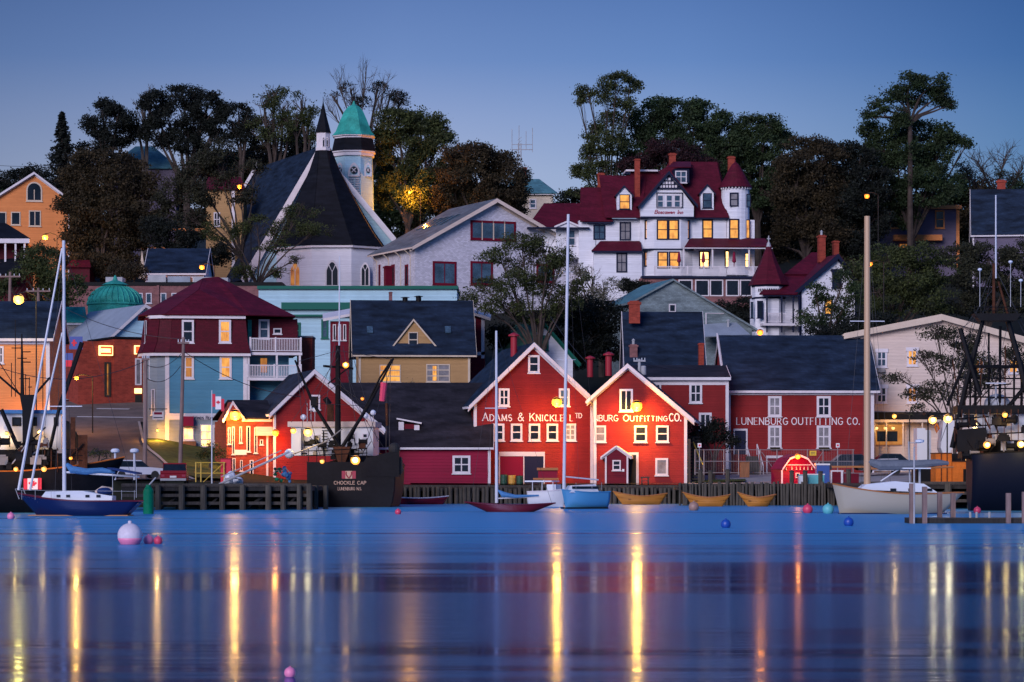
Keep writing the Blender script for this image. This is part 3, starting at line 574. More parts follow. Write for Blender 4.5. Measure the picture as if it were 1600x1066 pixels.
# ================================================================ waterfront, red warehouses
b = B('red_warehouse', 'crimson gabled warehouse lettered Adams and Knickle above a row of five small windows', 'warehouse', 741, 757, 274, 11, 'red waterfront buildings')
gable(b, (731, 637), (833, 538), (934, 633), 741, 926, 15, base=None, rw=.42, corner=.24)
for r in [(825, 555, 843, 583)]: b.win(*r, nv=0, nh=1, t=.2)
b.win(779, 607, 796, 635, nv=1, nh=1, t=.2); b.win(873, 607, 890, 635, nv=1, nh=1, t=.2, pane='glass_blue')
for i, x in enumerate((770, 798, 826, 854, 882)): b.win(x, 662, x+18, 689, nv=1 if i == 4 else 0, nh=2 if i == 4 else 1, t=.2, pane='curtain' if i == 4 else 'glass')
text(b, 'ADAMS & KNICKLE L', 754, 895, 657.5, 645.5, 0, 'letters_white', .115, small=(0, 8), serif=.11, gap=.26); text(b, 'TD', 899, 909, 653, 646, 0, 'letters_white', .16, gap=.2)
b.each('loading_door_frame', 'trim_white', [(779, 706, 851, 713), (779, 713, 781, 757), (849, 713, 851, 757), (817.5, 713, 819, 757)], -.09, .001)
b.rects('loading_door', 'door_navy', [(819, 713, 849, 757)], -.04, .003, label='dark navy sliding door leaf'); b.rects('loading_door', 'door_red', [(781, 713, 817.5, 757)], -.05, .003)
pipe(b, 803, 520, 548, 4, .33, 'vent_red')
for px, Y, x in ((950, 270, 0),): pass
b = B('red_warehouse', 'crimson gabled warehouse lettered nburg Outfitting Co under a bright lamp, small porch at its foot', 'warehouse', 928, 757, 275, -6, 'red waterfront buildings')
gable(b, (917, 628), (981, 571), (1085, 658), 928, 1073, 14, rw=.40, corner=.25)
b.win(968, 608, 989, 643, nv=1, nh=0, t=.2); b.win(929, 665, 947, 691, nv=0, nh=1, t=.18, pane='curtain'); b.win(991, 665, 1011, 691, nv=0, nh=1, t=.18); b.win(1025, 665, 1045, 691, nv=0, nh=1, t=.18); b.win(1024, 716, 1044, 743, nv=0, nh=0, t=.2, pane='curtain')
text(b, 'NBURG', 928, 966, 658, 649, 0, 'letters_white', .115, serif=.09); text(b, 'OUTFITTING', 974, 1043, 658, 648.5, 0, 'letters_white', .115, small=(0,), serif=.08); text(b, 'CO.', 1046, 1064, 658, 646.5, 0, 'letters_white', .15, serif=.1)
b.each('door_frame', 'trim_white', [(981, 707, 998, 711), (994, 711, 998, 757)], -.07, .001); b.rects('door', 'door_dark', [(984, 711, 994, 757)], -.03, .003)
pipe(b, 922, 556, 580, 8, .3, 'vent_red'); pipe(b, 951, 550, 578, 8, .33, 'vent_red')
o = b
b = B('porch_shed', 'small plum red porch with a white gable and one square window at the warehouse foot', 'shed', 946, 757, 273, -6)
gable(b, (940, 716), (963, 699), (986, 715), 946, 981, 1.6, 'dark_red_siding', 'trim_white', .2, .16, corner=.12)
b.win(957, 719, 970, 735, nv=0, nh=1, t=.12); b.rects('notice', 'sign_white', [(972, 733, 975.5, 737)], -.03, -.002)
# low red building in front-left with dark roof
b = B('low_red_warehouse', 'low crimson warehouse with a very long dark sloping roof beside the trawler', 'warehouse', 590, 757, 272, 0, 'red waterfront buildings')
a, c, ze, zr = eavef(b, 470, 771, 701, 600, 15, 'red_board', 'roof_brown', 590, 766, corner=.22)
b.win(707, 712, 735, 740, nv=1, nh=1, t=.22); b.win(611, 716, 628, 740, nv=0, nh=0, t=.2)
p = b.q(640, 668, 3.2); m = M()
m.slab([(p.x-1.2, 1.4, p.z+.75), (p.x+1.2, 1.4, p.z+.3), (p.x+1.2, 4.6, p.z+.35), (p.x-1.2, 4.6, p.z+.8)], .14); m.build('dormer_roof', 'trim_white', b.root)
m = M(); m.box(p.x-1.0, p.x-.5, 1.55, 3.5, p.z-.8, p.z+.5); m.box(p.x+.5, p.x+1.0, 1.55, 3.5, p.z-1.1, p.z+.2); m.build('dormer', 'trim_white', b.root)
M().box(p.x-.5, p.x+.5, 1.7, 3.4, p.z-.8, p.z+.3).build('hatch', 'dark_red_siding', b.root)
# connecting red building
b = B('red_annex', 'crimson two storey annex tucked between the right warehouse gable and the long store', 'building', 1010, 742, 290, 0, 'red waterfront buildings')
eavef(b, 985, 1141, 592, 573, 12, 'red_siding', 'roof_brown', 990, 1138, fh=.45, corner=.28)
b.win(1019, 599, 1033, 626, nv=1, nh=1, t=.18); b.win(1077, 599, 1097, 630, nv=1, nh=1, t=.22); b.win(1092, 645, 1112, 672, nv=1, nh=0, t=.22)
b = B('outfitting_store', 'long crimson store with a big dark roof lettered Lunenburg Outfitting Co across its front', 'store', 1138, 742, 293, 2, 'red waterfront buildings')
a, c, ze, zr = eavef(b, 1134, 1374, 612, 526, 14, 'red_siding', 'roof_dark', 1137, 1365, fh=.42, corner=.3)
for x0, x1, y0, y1, pn in ((1200, 1221, 619, 651, 'curtain'), (1276, 1298, 619, 651, 'glass'), (1200, 1221, 665, 700, 'curtain'), (1276, 1298, 665, 700, 'curtain')):
    w_ = b.win(x0, y0, x1, y1, nv=1, nh=1, t=.24, pane=pn)
    if y0 > 660: b.rects('window_box', 'leaf_brown', [(x0+3, y1-1, x1-3, y1+3)], -.35, -.1)
text(b, 'LUNENBURG', 1151, 1231, 663.5, 653, 0, 'letters_white', .12, serif=.1, gap=.3); text(b, 'OUTFITTING', 1237, 1317, 663.5, 653, 0, 'letters_white', .12, serif=.1, gap=.3); text(b, 'CO.', 1324, 1343, 663.5, 653, 0, 'letters_white', .12, serif=.1, gap=.3)
b.each('door_frame', 'trim_white', [(1146, 670, 1168, 673), (1146, 673, 1148, 710), (1165.5, 673, 1168, 710)], -.07, .001); b.rects('door', 'door_navy', [(1148, 673, 1165.5, 710)], -.04, .003)
b.rects('cellar_door', 'dark_red_siding', [(1199, 716, 1221, 742)], -.05, .003); b.each('door_frame', 'trim_white', [(1197, 712, 1223, 716), (1197, 716, 1199, 742), (1221, 716, 1223, 742)], -.08, .001)
# raised parapet gable at its left end
P1, P2, P3 = b.q(1105, 526, 7), b.q(1098, 580, 0), b.q(1112, 580, 0); x = a.x
m = M(); m.extr([(x-.1, 7, zr+.35), (x-.1, -.45, ze+.2), (x-.1, -.45, ze-.3), (x-.1, 7, zr-.25)], (-.12, 0, 0)); m.build('rake_board', 'trim_white', b.root)
chimney(b, 1092, 1100, 536, 560, 7)
stair = B('outside_stair', 'pale railed stair climbing to the navy door of the long red store', 'stairs', 1160, 742, 292)
m = M()
for i in range(10):
    p = stair.q(1168+i*.4, 713+i*3.0, -.4); m.box(p.x-.2, p.x+1.0, -1.2-i*.05, -.2, p.z-.22, p.z)
m.build('step', 'plank_grey', stair.root); m = M()
for dx in (0, 1.1):
    p, q = stair.q(1166, 694, -1), stair.q(1176, 728, -1); m.tube([(p.x+dx, -1, p.z), (q.x+dx, -1, q.z)], .06); 
    for u in (0, .25, .5, .75, 1): a1 = p.lerp(q, u); m.tube([(a1.x+dx, -1, a1.z), (a1.x+dx, -1, a1.z-1.1)], .04)
m.build('handrail', 'trim_white', stair.root)
# wooden stair against the right flank of the gabled warehouse
stair = B('wooden_stair', 'dark wooden stair with tall newel posts beside the gabled warehouse right wall', 'stairs', 1085, 757, 274)
m = M()
for i in range(16):
    p = stair.q(1080, 757-i*5.0, i*.22); m.box(p.x-.7, p.x+.9, i*.22, i*.22+.3, p.z-.2, p.z)
m.build('step', 'plank_dark', stair.root)
for xx, dd, yt in ((1077, 0, 686), (1083, 3.2, 684), (1099, -.2, 726)):
    p, q = stair.q(xx, yt, dd), stair.q(xx, 757, dd); M().box(p.x-.11, p.x+.11, dd-.11, dd+.11, q.z, p.z).build('newel_post', 'plank_grey', stair.root)
p, q = stair.q(1083, 690, 3.2), stair.q(1099, 728, -.2); M().tube([p, q], .06).build('handrail', 'gate_yellow', stair.root)
# ---------------------------------------------------------------- left red shop with long dark roof
b = B('red_brick_shop', 'red shop with steep dark roof, narrow windows and lamps at its wall behind the trawler', 'shop', 428, 757, 266, 14, 'red waterfront buildings')
gable(b, (420, 649), (490, 580), (600, 672), 428, 590, 13, 'red_siding', 'roof_dark', .45, .4, corner=.18)
b.win(484, 617, 500, 640, nv=0, nh=0, t=.16)
xx = b.q(428, 700).x     # brick wing at left, front plane nearer
m = M(); p = b.q(354, 757, 1.2); q2 = b.q(428, 640, 1.2); m.box(p.x, q2.x-.02, 1.2, 9, b.g, b.q(354, 657, 1.2).z); m.build('wing_wall', 'brick_red', b.root, label='lamplit orange red wing with tall narrow windows')
zt = b.q(354, 655, 1.2).z; zp = b.q(363, 627, 1.2).z
m = M(); m.slab([(p.x-.4, .7, zt), (q2.x-.1, .7, zt), (q2.x-.1, 4.5, zp+.1), (p.x-.4+1.0, 4.5, zp+.1)], .13); m.slab([(p.x-.4, 8.3, zt), (q2.x-.1, 8.3, zt), (q2.x-.1, 4.5, zp+.1), (p.x-.4+1.0, 4.5, zp+.1)], .13); m.build('wing_roof', 'roof_brown', b.root)
e1, e2, e3 = b.q(346, 658, .9), b.q(363, 628, .9), b.q(382, 655, .9)
m = M(); m.extr([(e1.x, .6, e1.z), (e2.x, .6, e2.z), (e3.x, .6, e3.z)], (0, 3, 0)); m.build('porch_gable', 'brick_red', b.root)
m = M(); m.extr([(e1.x, .5, e1.z), (e2.x, .5, e2.z+.1), (e2.x, .5, e2.z-.25), (e1.x+.15, .5, e1.z-.2)], (0, .1, 0)); m.extr([(e2.x, .5, e2.z+.1), (e3.x, .5, e3.z), (e3.x-.1, .5, e3.z-.2), (e2.x, .5, e2.z-.25)], (0, .103, 0)); m.build('rake_board', 'trim_white', b.root)
b.each('eave_board', 'trim_white', [(378, 653, 427, 659)], .9, 1.2, ref=1.0)
for x0, x1, y0, y1 in ((356, 360, 668, 694), (362.5, 366.5, 667, 710), (374, 378, 667, 692), (385, 391, 666, 706), (397, 402, 668, 708), (363, 368, 716, 737), (375, 379, 719, 736), (390, 396, 719, 750)):
    b.win(x0, y0, x1, y1, d=1.2, nv=0, nh=0, t=.1)
b.win(406, 687, 411, 695, d=1.2, nv=0, nh=0, t=.08)
b.rects('sign_board', 'letters_white', [(367, 703, 385, 711)], 1.12, 1.19, ref=1.2)
b.rects('awning_panel', 'pale_siding', [(399, 667, 425, 681)], .6, 1.15, ref=1.2)
b.each('corner_board', 'trim_white', [(416, 681, 419, 757)], 1.1, 1.199, ref=1.2)
# ---------------------------------------------------------------- teal realty house with mansard
b = B('mansard_house', 'teal clapboard house with maroon mansard storey and hipped red roof, realty office in its basement', 'house', 262, 705, 283, 8)
zb = b.g; A0, A1 = b.q(263, 560).x, b.q(386, 560).x
zE = b.q(300, 552).z; zR = b.q(300, 497).z; zL = b.q(300, 668).z
m = M(); m.box(A0, A1, 0, 11, zb, zE); m.build('wall', 'teal_siding', b.root)
m = M(); m.box(A0-.012, A1+.5, -.02, .001, zb, b.q(300, 651).z); m.build('basement_wall', 'grey_siding', b.root)
# rounded left bay
bx = b.q(217, 600, 2.5); m = M(); pts = [(A0+.02, 0), (A0-1.1, .15), (A0-2.0, 1.0), (A0-2.4, 2.6), (A0-2.4, 9), (A0+.02, 9)]
m.extr([(x, y, zb) for x, y in pts], (0, 0, zE-zb)); m.build('bay', 'grey_siding', b.root, label='pale grey green rounded bay')
# mansard: flared skirt
m = M(); out = [(A1+.35, -.45), (A0+.1, -.45), (A0-1.4, -.25), (A0-2.5, .7), (A0-2.95, 2.4), (A0-2.95, 10.5)]; inn = [(A1-.15, .25), (A0+.35, .25), (A0-.75, .45), (A0-1.8, 1.25), (A0-2.2, 2.8), (A0-2.2, 10)]
mid = [(o[0]*.45+i[0]*.55, o[1]*.45+i[1]*.55) for o, i in zip(out, inn)]
for k in range(5):
    for r0, z0_, r1, z1_ in ((out, zE, mid, zE+1.1), (mid, zE+1.1, inn, zR+.1)):
        m.slab([(r0[k+1][0], r0[k+1][1], z0_), (r0[k][0], r0[k][1], z0_), (r1[k][0], r1[k][1], z1_), (r1[k+1][0], r1[k+1][1], z1_)], .12)
m.extr([(x, y+.1, zE+.05) for x, y in inn] + [(A1-.15, 10, zE+.05)], (0, 0, zR-zE)); m.build('mansard', 'mansard_red', b.root)
m = M()
for k in range(5):
    a1, b1 = out[k], out[k+1]; m.extr([(a1[0], a1[1], zE-.28), (b1[0], b1[1], zE-.28), (b1[0], b1[1]+.12, zE-.28), (a1[0], a1[1]+.12, zE-.28)], (0, 0, .3+.003*k))
    a1, b1 = [(q[0], q[1]-.45) for q in inn[k:k+2]]; m.extr([(a1[0], a1[1], zR-.05), (b1[0], b1[1], zR-.05), (b1[0], b1[1]+.2, zR-.05), (a1[0], a1[1]+.2, zR-.05)], (0, 0, .3+.003*k))
m.build('cornice', 'trim_white', b.root)
# upper hipped roof
zz = zR+.25; pk = b.q(340, 434, 6); pk2 = b.q(318, 436, 6); fl = b.q(311, 454, 3)
m = M(); F0 = [(A0-2.9, 2.4), (A0-.3, -.35), (A1+.2, -.35), (A1+4.9, 1.5), (A1+4.9, 11), (A0-2.9, 10.6)]
T0, T1 = Vector((pk2.x, 6, pk2.z)), Vector((pk.x, 6, pk.z)); Q = Vector((fl.x, 3, fl.z))
for tri in ([(A0-2.9, 2.4, zz), (A0-.3, -.35, zz), Q], [(A0-.3, -.35, zz), (A1+.2, -.35, zz), Q], [(A1+.2, -.35, zz), T1, T0, Q], [(A1+.2, -.35, zz), (A1+4.9, 1.5, zz), T1], [(A1+4.9, 1.5, zz), (A1+4.9, 11, zz), T1], [(A0-2.9, 2.4, zz), Q, T0, (A0-2.9, 10.6, zz)], [(A0-2.9, 10.6, zz), T0, T1, (A1+4.9, 11, zz)]):
    m.slab([Vector(v) for v in tri], .12)
m.build('roof', 'roof_red', b.root)
for x0, x1, pn in ((284, 303, 'glass'), (342, 361, 'lit')): b.win(x0, 500, x1, 536, d=-.18, nv=0, nh=1, t=.2, pane=pn)
for x0, x1, pn in ((287, 303, 'lit_dim'), (343, 362, 'lit')): b.win(x0, 556, x1, 592, nv=0, nh=1, t=.22, pane=pn)
for x0, x1 in ((226, 229), (235, 239), (245, 250)): b.win(x0, 501, x1, 536, d=1.2, nv=0, nh=0, t=.1)
for x0, x1 in ((233, 237), (244, 248)): b.win(x0, 560, x1, 592, d=.9, nv=0, nh=0, t=.06, pane='mansard_red')
for x0, x1, y0, y1 in ((236, 242, 608, 648), (247, 254, 608, 648), (251, 256, 664, 684)): b.win(x0, y0, x1, y1, d=.3, nv=0, nh=0, t=.1, pane='lit_dim' if y0 > 650 else 'curtain')
b.each('corner_board', 'trim_white', [(258, 552, 264.5, 700), (380, 552, 386, 640)], -.06, .003); b.each('belt_board', 'trim_white', [(264, 646, 352, 649), (264, 649, 352, 656)], -.08, -.025)
text(b, 'WINDS REALTY', 303, 340, 655, 650.5, -.08, 'letters_dark', .2, small=(0, 6))
b.win(286, 668, 303, 688, d=-.02, nv=0, nh=0, t=.14, pane='lit_bright'); b.rects('door_canopy', 'canvas_red', [(285, 651, 302, 666)], -.9, -.1)
b.win(313, 663, 331, 699, d=-.02, nv=0, nh=2, t=.12, pane='lit_bright', sill=False); b.rects('door_leaf', 'trim_white', [(332, 664, 347, 699)], -.09, -.025)
b.rects('door_glass', 'glass', [(335, 668, 343, 688)], -.1, -.09); b.rects('step', 'wood_box', [(284, 690, 306, 697)], -.8, -.03)
# right wing with balconies
C0, C1 = A1, b.q(470, 560, 2).x; m = M(); m.box(C0+.01, C1-1.2, 2.2, 10.5, zb, zE); m.build('wing_wall', 'teal_siding', b.root); m = M(); m.box(C0-.1, C1-.3, 2.5, 10.4, zE, zR+.1); m.build('wing_upper_wall', 'mansard_red', b.root)
b.win(404, 499, 421, 530, d=2.5, nv=0, nh=1, t=.2, pane='glass_blue'); b.win(427, 513, 440, 522, d=2.5, nv=0, nh=0, t=.12); b.rects('shutter', 'copper', [(387, 500, 393, 540)], 2.3, 2.49, ref=2.5)
b.rects('balcony_wall', 'lit_dim', [(407, 560, 417, 582)], 2.05, 2.19, ref=2.2)  # this wall patch is emissive: lamplight put into its material
zF1, zF2 = b.q(430, 551, 0).z, b.q(430, 590, 0).z
m = M(); m.box(C0+.02, C1, -.1, 2.2, zF1-.25, zF1+.02); m.box(C0+.02, C1, -.1, 2.2, zF2-.3, zF2); m.build('balcony_floor', 'trim_white', b.root)
railing(b, 391, 470, 528, 549, 0); railing(b, 387, 470, 570, 589, 0)
b.each('balcony_post', 'trim_white', [(386.5, 552, 390, 590), (431, 552, 434, 590), (467, 552, 470, 590), (386.5, 590, 390, 640)], -.05, .12)
o = put('hanging_sign', 'small purple and white sign hanging from an iron bracket at the rounded bay', 'sign', PW(247, 655, 281))
M().box(-.55, .55, -.03, .03, -.05, .75).build('board', 'sign_white', o); M().box(-.4, .4, -.05, -.035, .45, .68).build('painted_band', 'canvas_red', o); M().box(-.45, .45, -.05, -.035, .1, .2).build('painted_band', 'letters_dark', o)
M().tube([(-.9, .0, 1.0), (.9, .0, 1.0)], .04).build('bracket', 'metal_dark', o); M().tube([(-.4, 0, .7), (-.4, 0, 1.0)], .015).tube([(.4, 0, .7), (.4, 0, 1.0)], .015).build('hanger', 'metal_dark', o)
# brick chimney block behind balcony
b = B('brick_stack', 'square brick tower standing behind the white balconies', 'building', 470, 620, 292); b.rects('wall', 'brick_red', [(464, 527, 488, 700)], 0, 4); b.rects('cap', 'concrete', [(463, 525, 489, 527.5)], -.1, 4.1)
# ---------------------------------------------------------------- tan house with gambrel-like roof
b = B('tan_house', 'tan clapboard house with a big dark roof, a centre gable window and two lit windows', 'house', 560, 640, 312, 5)
a, c, ze, zr = eavef(b, 550, 744, 556, 471, 10, 'tan_siding', 'roof_dark', 561, 734, trim='trim_cream', fh=.3, corner=.2)
dormer(b, 611, 684, 545, 646, 500, 547, .6, 4.5, 'tan_siding', 'roof_dark', 'trim_cream', wr=(638, 519, 653, 543), over=.4)
b.win(593, 570, 626, 597, nv=1, nh=2, t=.1, fr='trim_cream', pane='lit'); b.win(666, 569, 703, 597, nv=1, nh=2, t=.12, fr='trim_cream', pane='curtain'); b.rects('lit_sash', 'lit', [(676, 572, 682, 595)], -.045, -.034)
b.rects('sign_board', 'tan_siding', [(567, 607, 630, 616)], -.08, .001); text(b, 'SPINNAKER INN', 570, 628, 615, 609, -.08, 'letters_dark', .2)
for x in (574, 696): b.roof([[(x, 521, 1.5), (x+9, 521, 1.5), (x+8, 511, 2.3), (x-1, 511, 2.3)]], 'glass_blue', .12, 'skylight')
chimney(b, 608, 613, 456, 471, 5, 'brick_dull'); pipe(b, 633, 464, 471, 5, .3, 'metal_dark'); pipe(b, 654, 462, 471, 5, .3, 'metal_dark')
b = B('maroon_house', 'maroon house with white trim showing on both sides behind the tan house', 'house', 510, 600, 322)
[b.rects('wall', 'dark_red_siding', [r_], 0, 8) for r_ in ((516, 502, 545, 660), (726, 493, 757, 640))]; [b.roof([q_], 'trim_white', .3) for q_ in ([(505, 502, -.6), (560, 492, -.6), (560, 484, 6), (505, 494, 6)], [(722, 487, -.6), (766, 501, -.6), (766, 494, 6), (722, 481, 6)])]
for x in (520, 528, 536): b.win(x, 507, x+5, 532, nv=0, nh=0, t=.1)
b.win(734, 498, 743, 537, nv=0, nh=0, t=.14); b.each('corner_board', 'trim_white', [(752, 497, 757, 560), (739, 550, 757, 555)], -.06, .002)
chimney(B('shop_chimney', 'slim red brick chimney with iron flue rising from behind the low dark roof', 'chimney', 700, 620, 300), 678, 689, 604, 632, 0, 'brick_dull')
# green roofed white house
b = B('small_white_house', 'small white gable house with a mossy green roof between the warehouse and the tree', 'house', 820, 590, 322, 18)
gable(b, (812, 555), (846, 503), (905, 570), 822, 895, 9, 'white_siding', 'roof_green', .4, .3, 'trim_green', corner=0)
b.win(839, 526, 857, 548, nv=1, nh=1, t=.2, fr='trim_green', head=.15); chimney(b, 828, 833, 487, 505, 5, 'concrete', dep=.4)
# dark roofed house by the brick chimney
b = B('dark_roof_house', 'broad dark blue house roof with two brick chimneys behind the red annex', 'house', 1010, 600, 312)
eavef(b, 975, 1103, 574, 489, 12, 'violet_siding', 'roof_dark', corner=0, fh=.15); chimney(b, 983, 1000, 470, 494, 3, 'brick_red'); chimney(b, 984, 996, 538, 570, .5, 'brick_dull', cap='metal_grey')
# grey-green barn
b = B('shingled_barn', 'weathered grey green shingled barn gable with teal side roof below the inn', 'barn', 1000, 540, 342, 14)
gable(b, (985, 474), (1050, 438), (1181, 516), 990, 1175, 12, 'greygreen_siding', 'roof_teal', .4, .22, 'greygreen_siding', corner=0)
b.win(1045, 475, 1056, 488, nv=0, nh=0, t=.14); b.rects('service_pipe', 'trim_white', [(1103, 489, 1131, 490.4), (1102, 489, 1103.6, 509), (1096, 507.5, 1103, 509)], -.12, -.04)
b.roof([[(1090, 528, -3), (1172, 524, -3), (1150, 505, 0), (1100, 508, 0)]], 'roof_metal', .12, 'lean_to_roof'); pipe(b, 1138, 499, 512, -1, .15)
# ================================================================ church
b = B('church', 'white timber church with a tall black polygonal chancel roof and slender black topped belfry', 'church', 540, 447, 408, 0)
# chancel walls (half octagon) seen from its end
def oct_pts(pxs, ds): return [(b.q(x, 440, d_).x, d_) for x, d_ in zip(pxs, ds)]
wp = oct_pts([432, 487, 549, 592, 600], [5.0, .2, 0, 3.0, 9]); zt = b.q(520, 383, 0).z
m = M(); m.extr([(x, y, b.g) for x, y in wp] + [(wp[0][0], 9, b.g)], (0, 0, zt-b.g)); m.build('chancel_wall', 'white_siding', b.root)
rp = oct_pts([426, 486, 551, 596, 604], [4.8, -.3, -.5, 2.8, 9]); ap = b.q(505, 232, 6.5); ring = [(ap.x-.95, 7), (ap.x-.55, 6), (ap.x+.45, 5.9), (ap.x+1.0, 6.8), (ap.x+1.0, 7.6)]
m = M(); K = 6; prof = [(0, 0), (.2, .165), (.4, .36), (.6, .57), (.8, .79), (1, 1)]     # flared (bell-cast) roof
for k in range(4):
    for i in range(len(prof)-1):
        (u0, v0), (u1, v1) = prof[i], prof[i+1]; z0, z1 = zt+(ap.z-zt)*v0, zt+(ap.z-zt)*v1
        f = lambda j, u, z: Vector((rp[j][0]*(1-u)+ring[j][0]*u, rp[j][1]*(1-u)+ring[j][1]*u, z))
        m.slab([f(k, u0*1.06 if u0 < 1 else 1, z0), f(k+1, u0*1.06 if u0 < 1 else 1, z0), f(k+1, min(1, u1*1.06), z1), f(k, min(1, u1*1.06), z1)], .1)
m.build('chancel_roof', 'roof_black', b.root)
m = M()
for k in range(4): a1, c1 = rp[k], rp[k+1]; m.extr([(a1[0], a1[1]+.1, zt-.35), (c1[0], c1[1]+.1, zt-.35), (c1[0], c1[1]+.4, zt-.35), (a1[0], a1[1]+.4, zt-.35)], (0, 0, .3+.002*k))
m.build('cornice', 'trim_white', b.root)
b.win(508, 406, 530, 448, d=0, nv=1, nh=0, t=.22, arch='point', pane='glass'); b.win(452, 408, 470, 448, d=1.9, nv=1, nh=0, t=.2, arch='point', pane='lit_dim'); b.win(563, 410, 578, 448, d=1.0, nv=1, nh=0, t=.2, arch='point')
# nave: steep gable behind, with white sloping verge
n0, n1, n2 = b.q(395, 400, 9), b.q(499, 232, 9), b.q(619, 376, 9); zb = b.g
m = M(); m.extr([(n2.x-.3, 9, zb), (n2.x-.3, 9, n2.z-.3), (n1.x, 9, n1.z-.5), (b.q(377, 440, 9).x+.9, 9, b.q(377, 440, 9).z-.3), (b.q(377, 440, 9).x+.9, 9, zb)], (0, 26, 0)); m.build('nave_wall', 'blue_white', b.root)
e0 = b.q(377, 440, 9); m = M()
DL = Vector((-11.5, 28, 0))
m.slab([(e0.x, 8.6, e0.z), (n1.x, 8.6, n1.z), (n1.x+DL.x, 8.6+DL.y, n1.z), (e0.x+DL.x, 8.6+DL.y, e0.z)], .2); m.slab([(n2.x, 8.6, n2.z), (n1.x, 8.6, n1.z), (n1.x, 36, n1.z), (n2.x, 36, n2.z)], .2); m.build('nave_roof', 'roof_dark', b.root)
m = M()
for i, (p, q) in enumerate(((e0, n1), (n1, n2))): m.extr([(p.x, 8.3, p.z+.35), (q.x, 8.3, q.z+.35), (q.x, 8.3, q.z-.9), (p.x+(.7 if i == 0 else 0), 8.3, p.z-.9)], (0, .25+.004*i, 0))
m.build('verge_board', 'trim_white', b.root); m = M(); p, q = e0+DL, n1+DL; m.extr([(p.x, 35.2, p.z), (q.x, 35.2, q.z), (q.x, 35.2, q.z+.9), (p.x, 35.2, p.z+.9)], (0, .5, 0))
m.build('verge_board', 'trim_white', b.root)
# small spirelet
def octo(nm, px, d, prof, mt, n=8, ph=.5, par=None):   # prof: (half width px, row)
    c = b.q(px, 300, d); pr = [(w*(408+d)/F, b.q(px, y, d).z-c.z) for w, y in prof]; return M().lathe(pr, (c.x, d, c.z), n, ph).build(nm, mt, par or b.root)
sp_ = octo('spirelet', 505, 6.6, [(11, 234), (11, 207)], 'trim_white'); octo('spirelet_band', 505, 6.6, [(12.3, 236), (12.3, 231.5)], 'trim_white', par=sp_)
octo('spire_roof', 505, 6.6, [(13, 208), (12.6, 206), (7.5, 188), (3.2, 172), (.6, 160), (.3, 152)], 'roof_black', par=sp_); M()
for x in (499.5, 505.5, 511): b.win(x-1.8, 214, x+2.2, 230, d=6.6-.98 if x == 505.5 else 6.6-.75, nv=0, nh=0, t=.07, arch='point', sill=False)
# belfry tower
tw = octo('belfry', 553, 17, [(35, 400), (31, 240)], 'blue_white'); octo('belfry_cornice', 553, 17, [(34, 246), (34, 241), (36, 240), (36, 236)], 'trim_white', par=tw); octo('belfry_band', 553, 17, [(36.5, 238), (32, 218)], 'roof_black', par=tw)
octo('belfry_cornice', 553, 17, [(32, 219), (32, 216), (35, 215), (35, 213)], 'trim_white', par=tw); octo('belfry_roof', 553, 17, [(36, 213.5), (30, 207), (23, 190), (16, 175), (9, 167), (3, 164), (1, 158)], 'copper', par=tw)
c = b.q(553, 300, 17); rr = 34*(425)/F*math.cos(math.pi/8)
for sx_, w_ in ((0, 9), (-1, 6), (1, 6)):
    a_ = sx_*math.pi/4; d_ = 17-rr*math.cos(a_)*.985-.05; cx_ = 553+sx_*34*math.sin(math.pi/4)*.92
    yy = 0
    o = b.win(cx_-w_, 254, cx_+w_, 276, d=d_-.12, nv=0, nh=0, t=.28, arch='point', pane='blue_white', sill=False, name='arch_panel')
    if sx_ < 1 or 1:
        p = b.q(cx_, 266, d_-.2); mm = M(); R = .55 if sx_ == 0 else .42
        mm2 = M(); mm2.lathe([(R, 0), (R, .1)], (0, 0, 0), 16); vs = [(p.x+v[0]*(1 if sx_ == 0 else .7), p.y-.02-v[2], p.z+v[1]) for v in mm2.v]; M().add(vs, mm2.f).build('rosette', 'glass', o)
        mm3 = M()
        for k in range(4): a4 = math.pi/4+k*math.pi/2; mm3.tube([(p.x, p.y-.16, p.z), (p.x+R*.8*math.cos(a4)*(1 if sx_ == 0 else .7), p.y-.16, p.z+R*.8*math.sin(a4))], .07, 5)
        mm3.build('rosette_bar', 'trim_white', o)
    if sx_ == 0:
        mm = M()
        for k in range(8): z_ = b.q(553, 279+k*3.6, d_).z; mm.box(p.x-.8, p.x-.08, d_-.16, d_-.02, z_-.1, z_); mm.box(p.x+.08, p.x+.8, d_-.16, d_-.02, z_-.1, z_)
        mm.build('louvre_panel', 'trim_white', o)
# ================================================================ shingled hall
b = B('parish_hall', 'big pale shingled hall with a wide low gable and dark red window frames', 'hall', 640, 448, 385, 24)
gable(b, (640, 388), (772, 313), (930, 405), 648, 905, 15.5, 'white_shingle_wall', 'roof_grey', 1.0, .5, 'pale_siding', corner=0)
b.win(735, 344, 806, 377, nv=3, nh=0, t=.3, fr='dark_red_siding', pane='glass_blue'); b.each('mullion', 'trim_cream', [(752.4, 346, 754, 375), (770, 346, 771.8, 375), (787.4, 346, 789, 375)], -.08, -.06)
b.win(676, 408, 713, 446, nv=1, nh=0, t=.28, fr='dark_red_siding', pane='glass_blue'); b.win(735, 408, 770, 446, nv=1, nh=0, t=.28, fr='dark_red_siding', pane='glass_blue'); b.win(838, 412, 866, 442, nv=1, nh=0, t=.28, fr='dark_red_siding', pane='glass_blue')
wx = b.q(648, 388).x
for x0, x1 in ((592, 594.5), (612, 617), (633, 638)): b.win(x0, 414, x1, 446, lx=(wx, -1), nv=0, nh=0, t=.25, fr='dark_red_siding', name='side_window', sill=False)
eL = b.q(640, 388); eP = b.q(772, 313); m = []
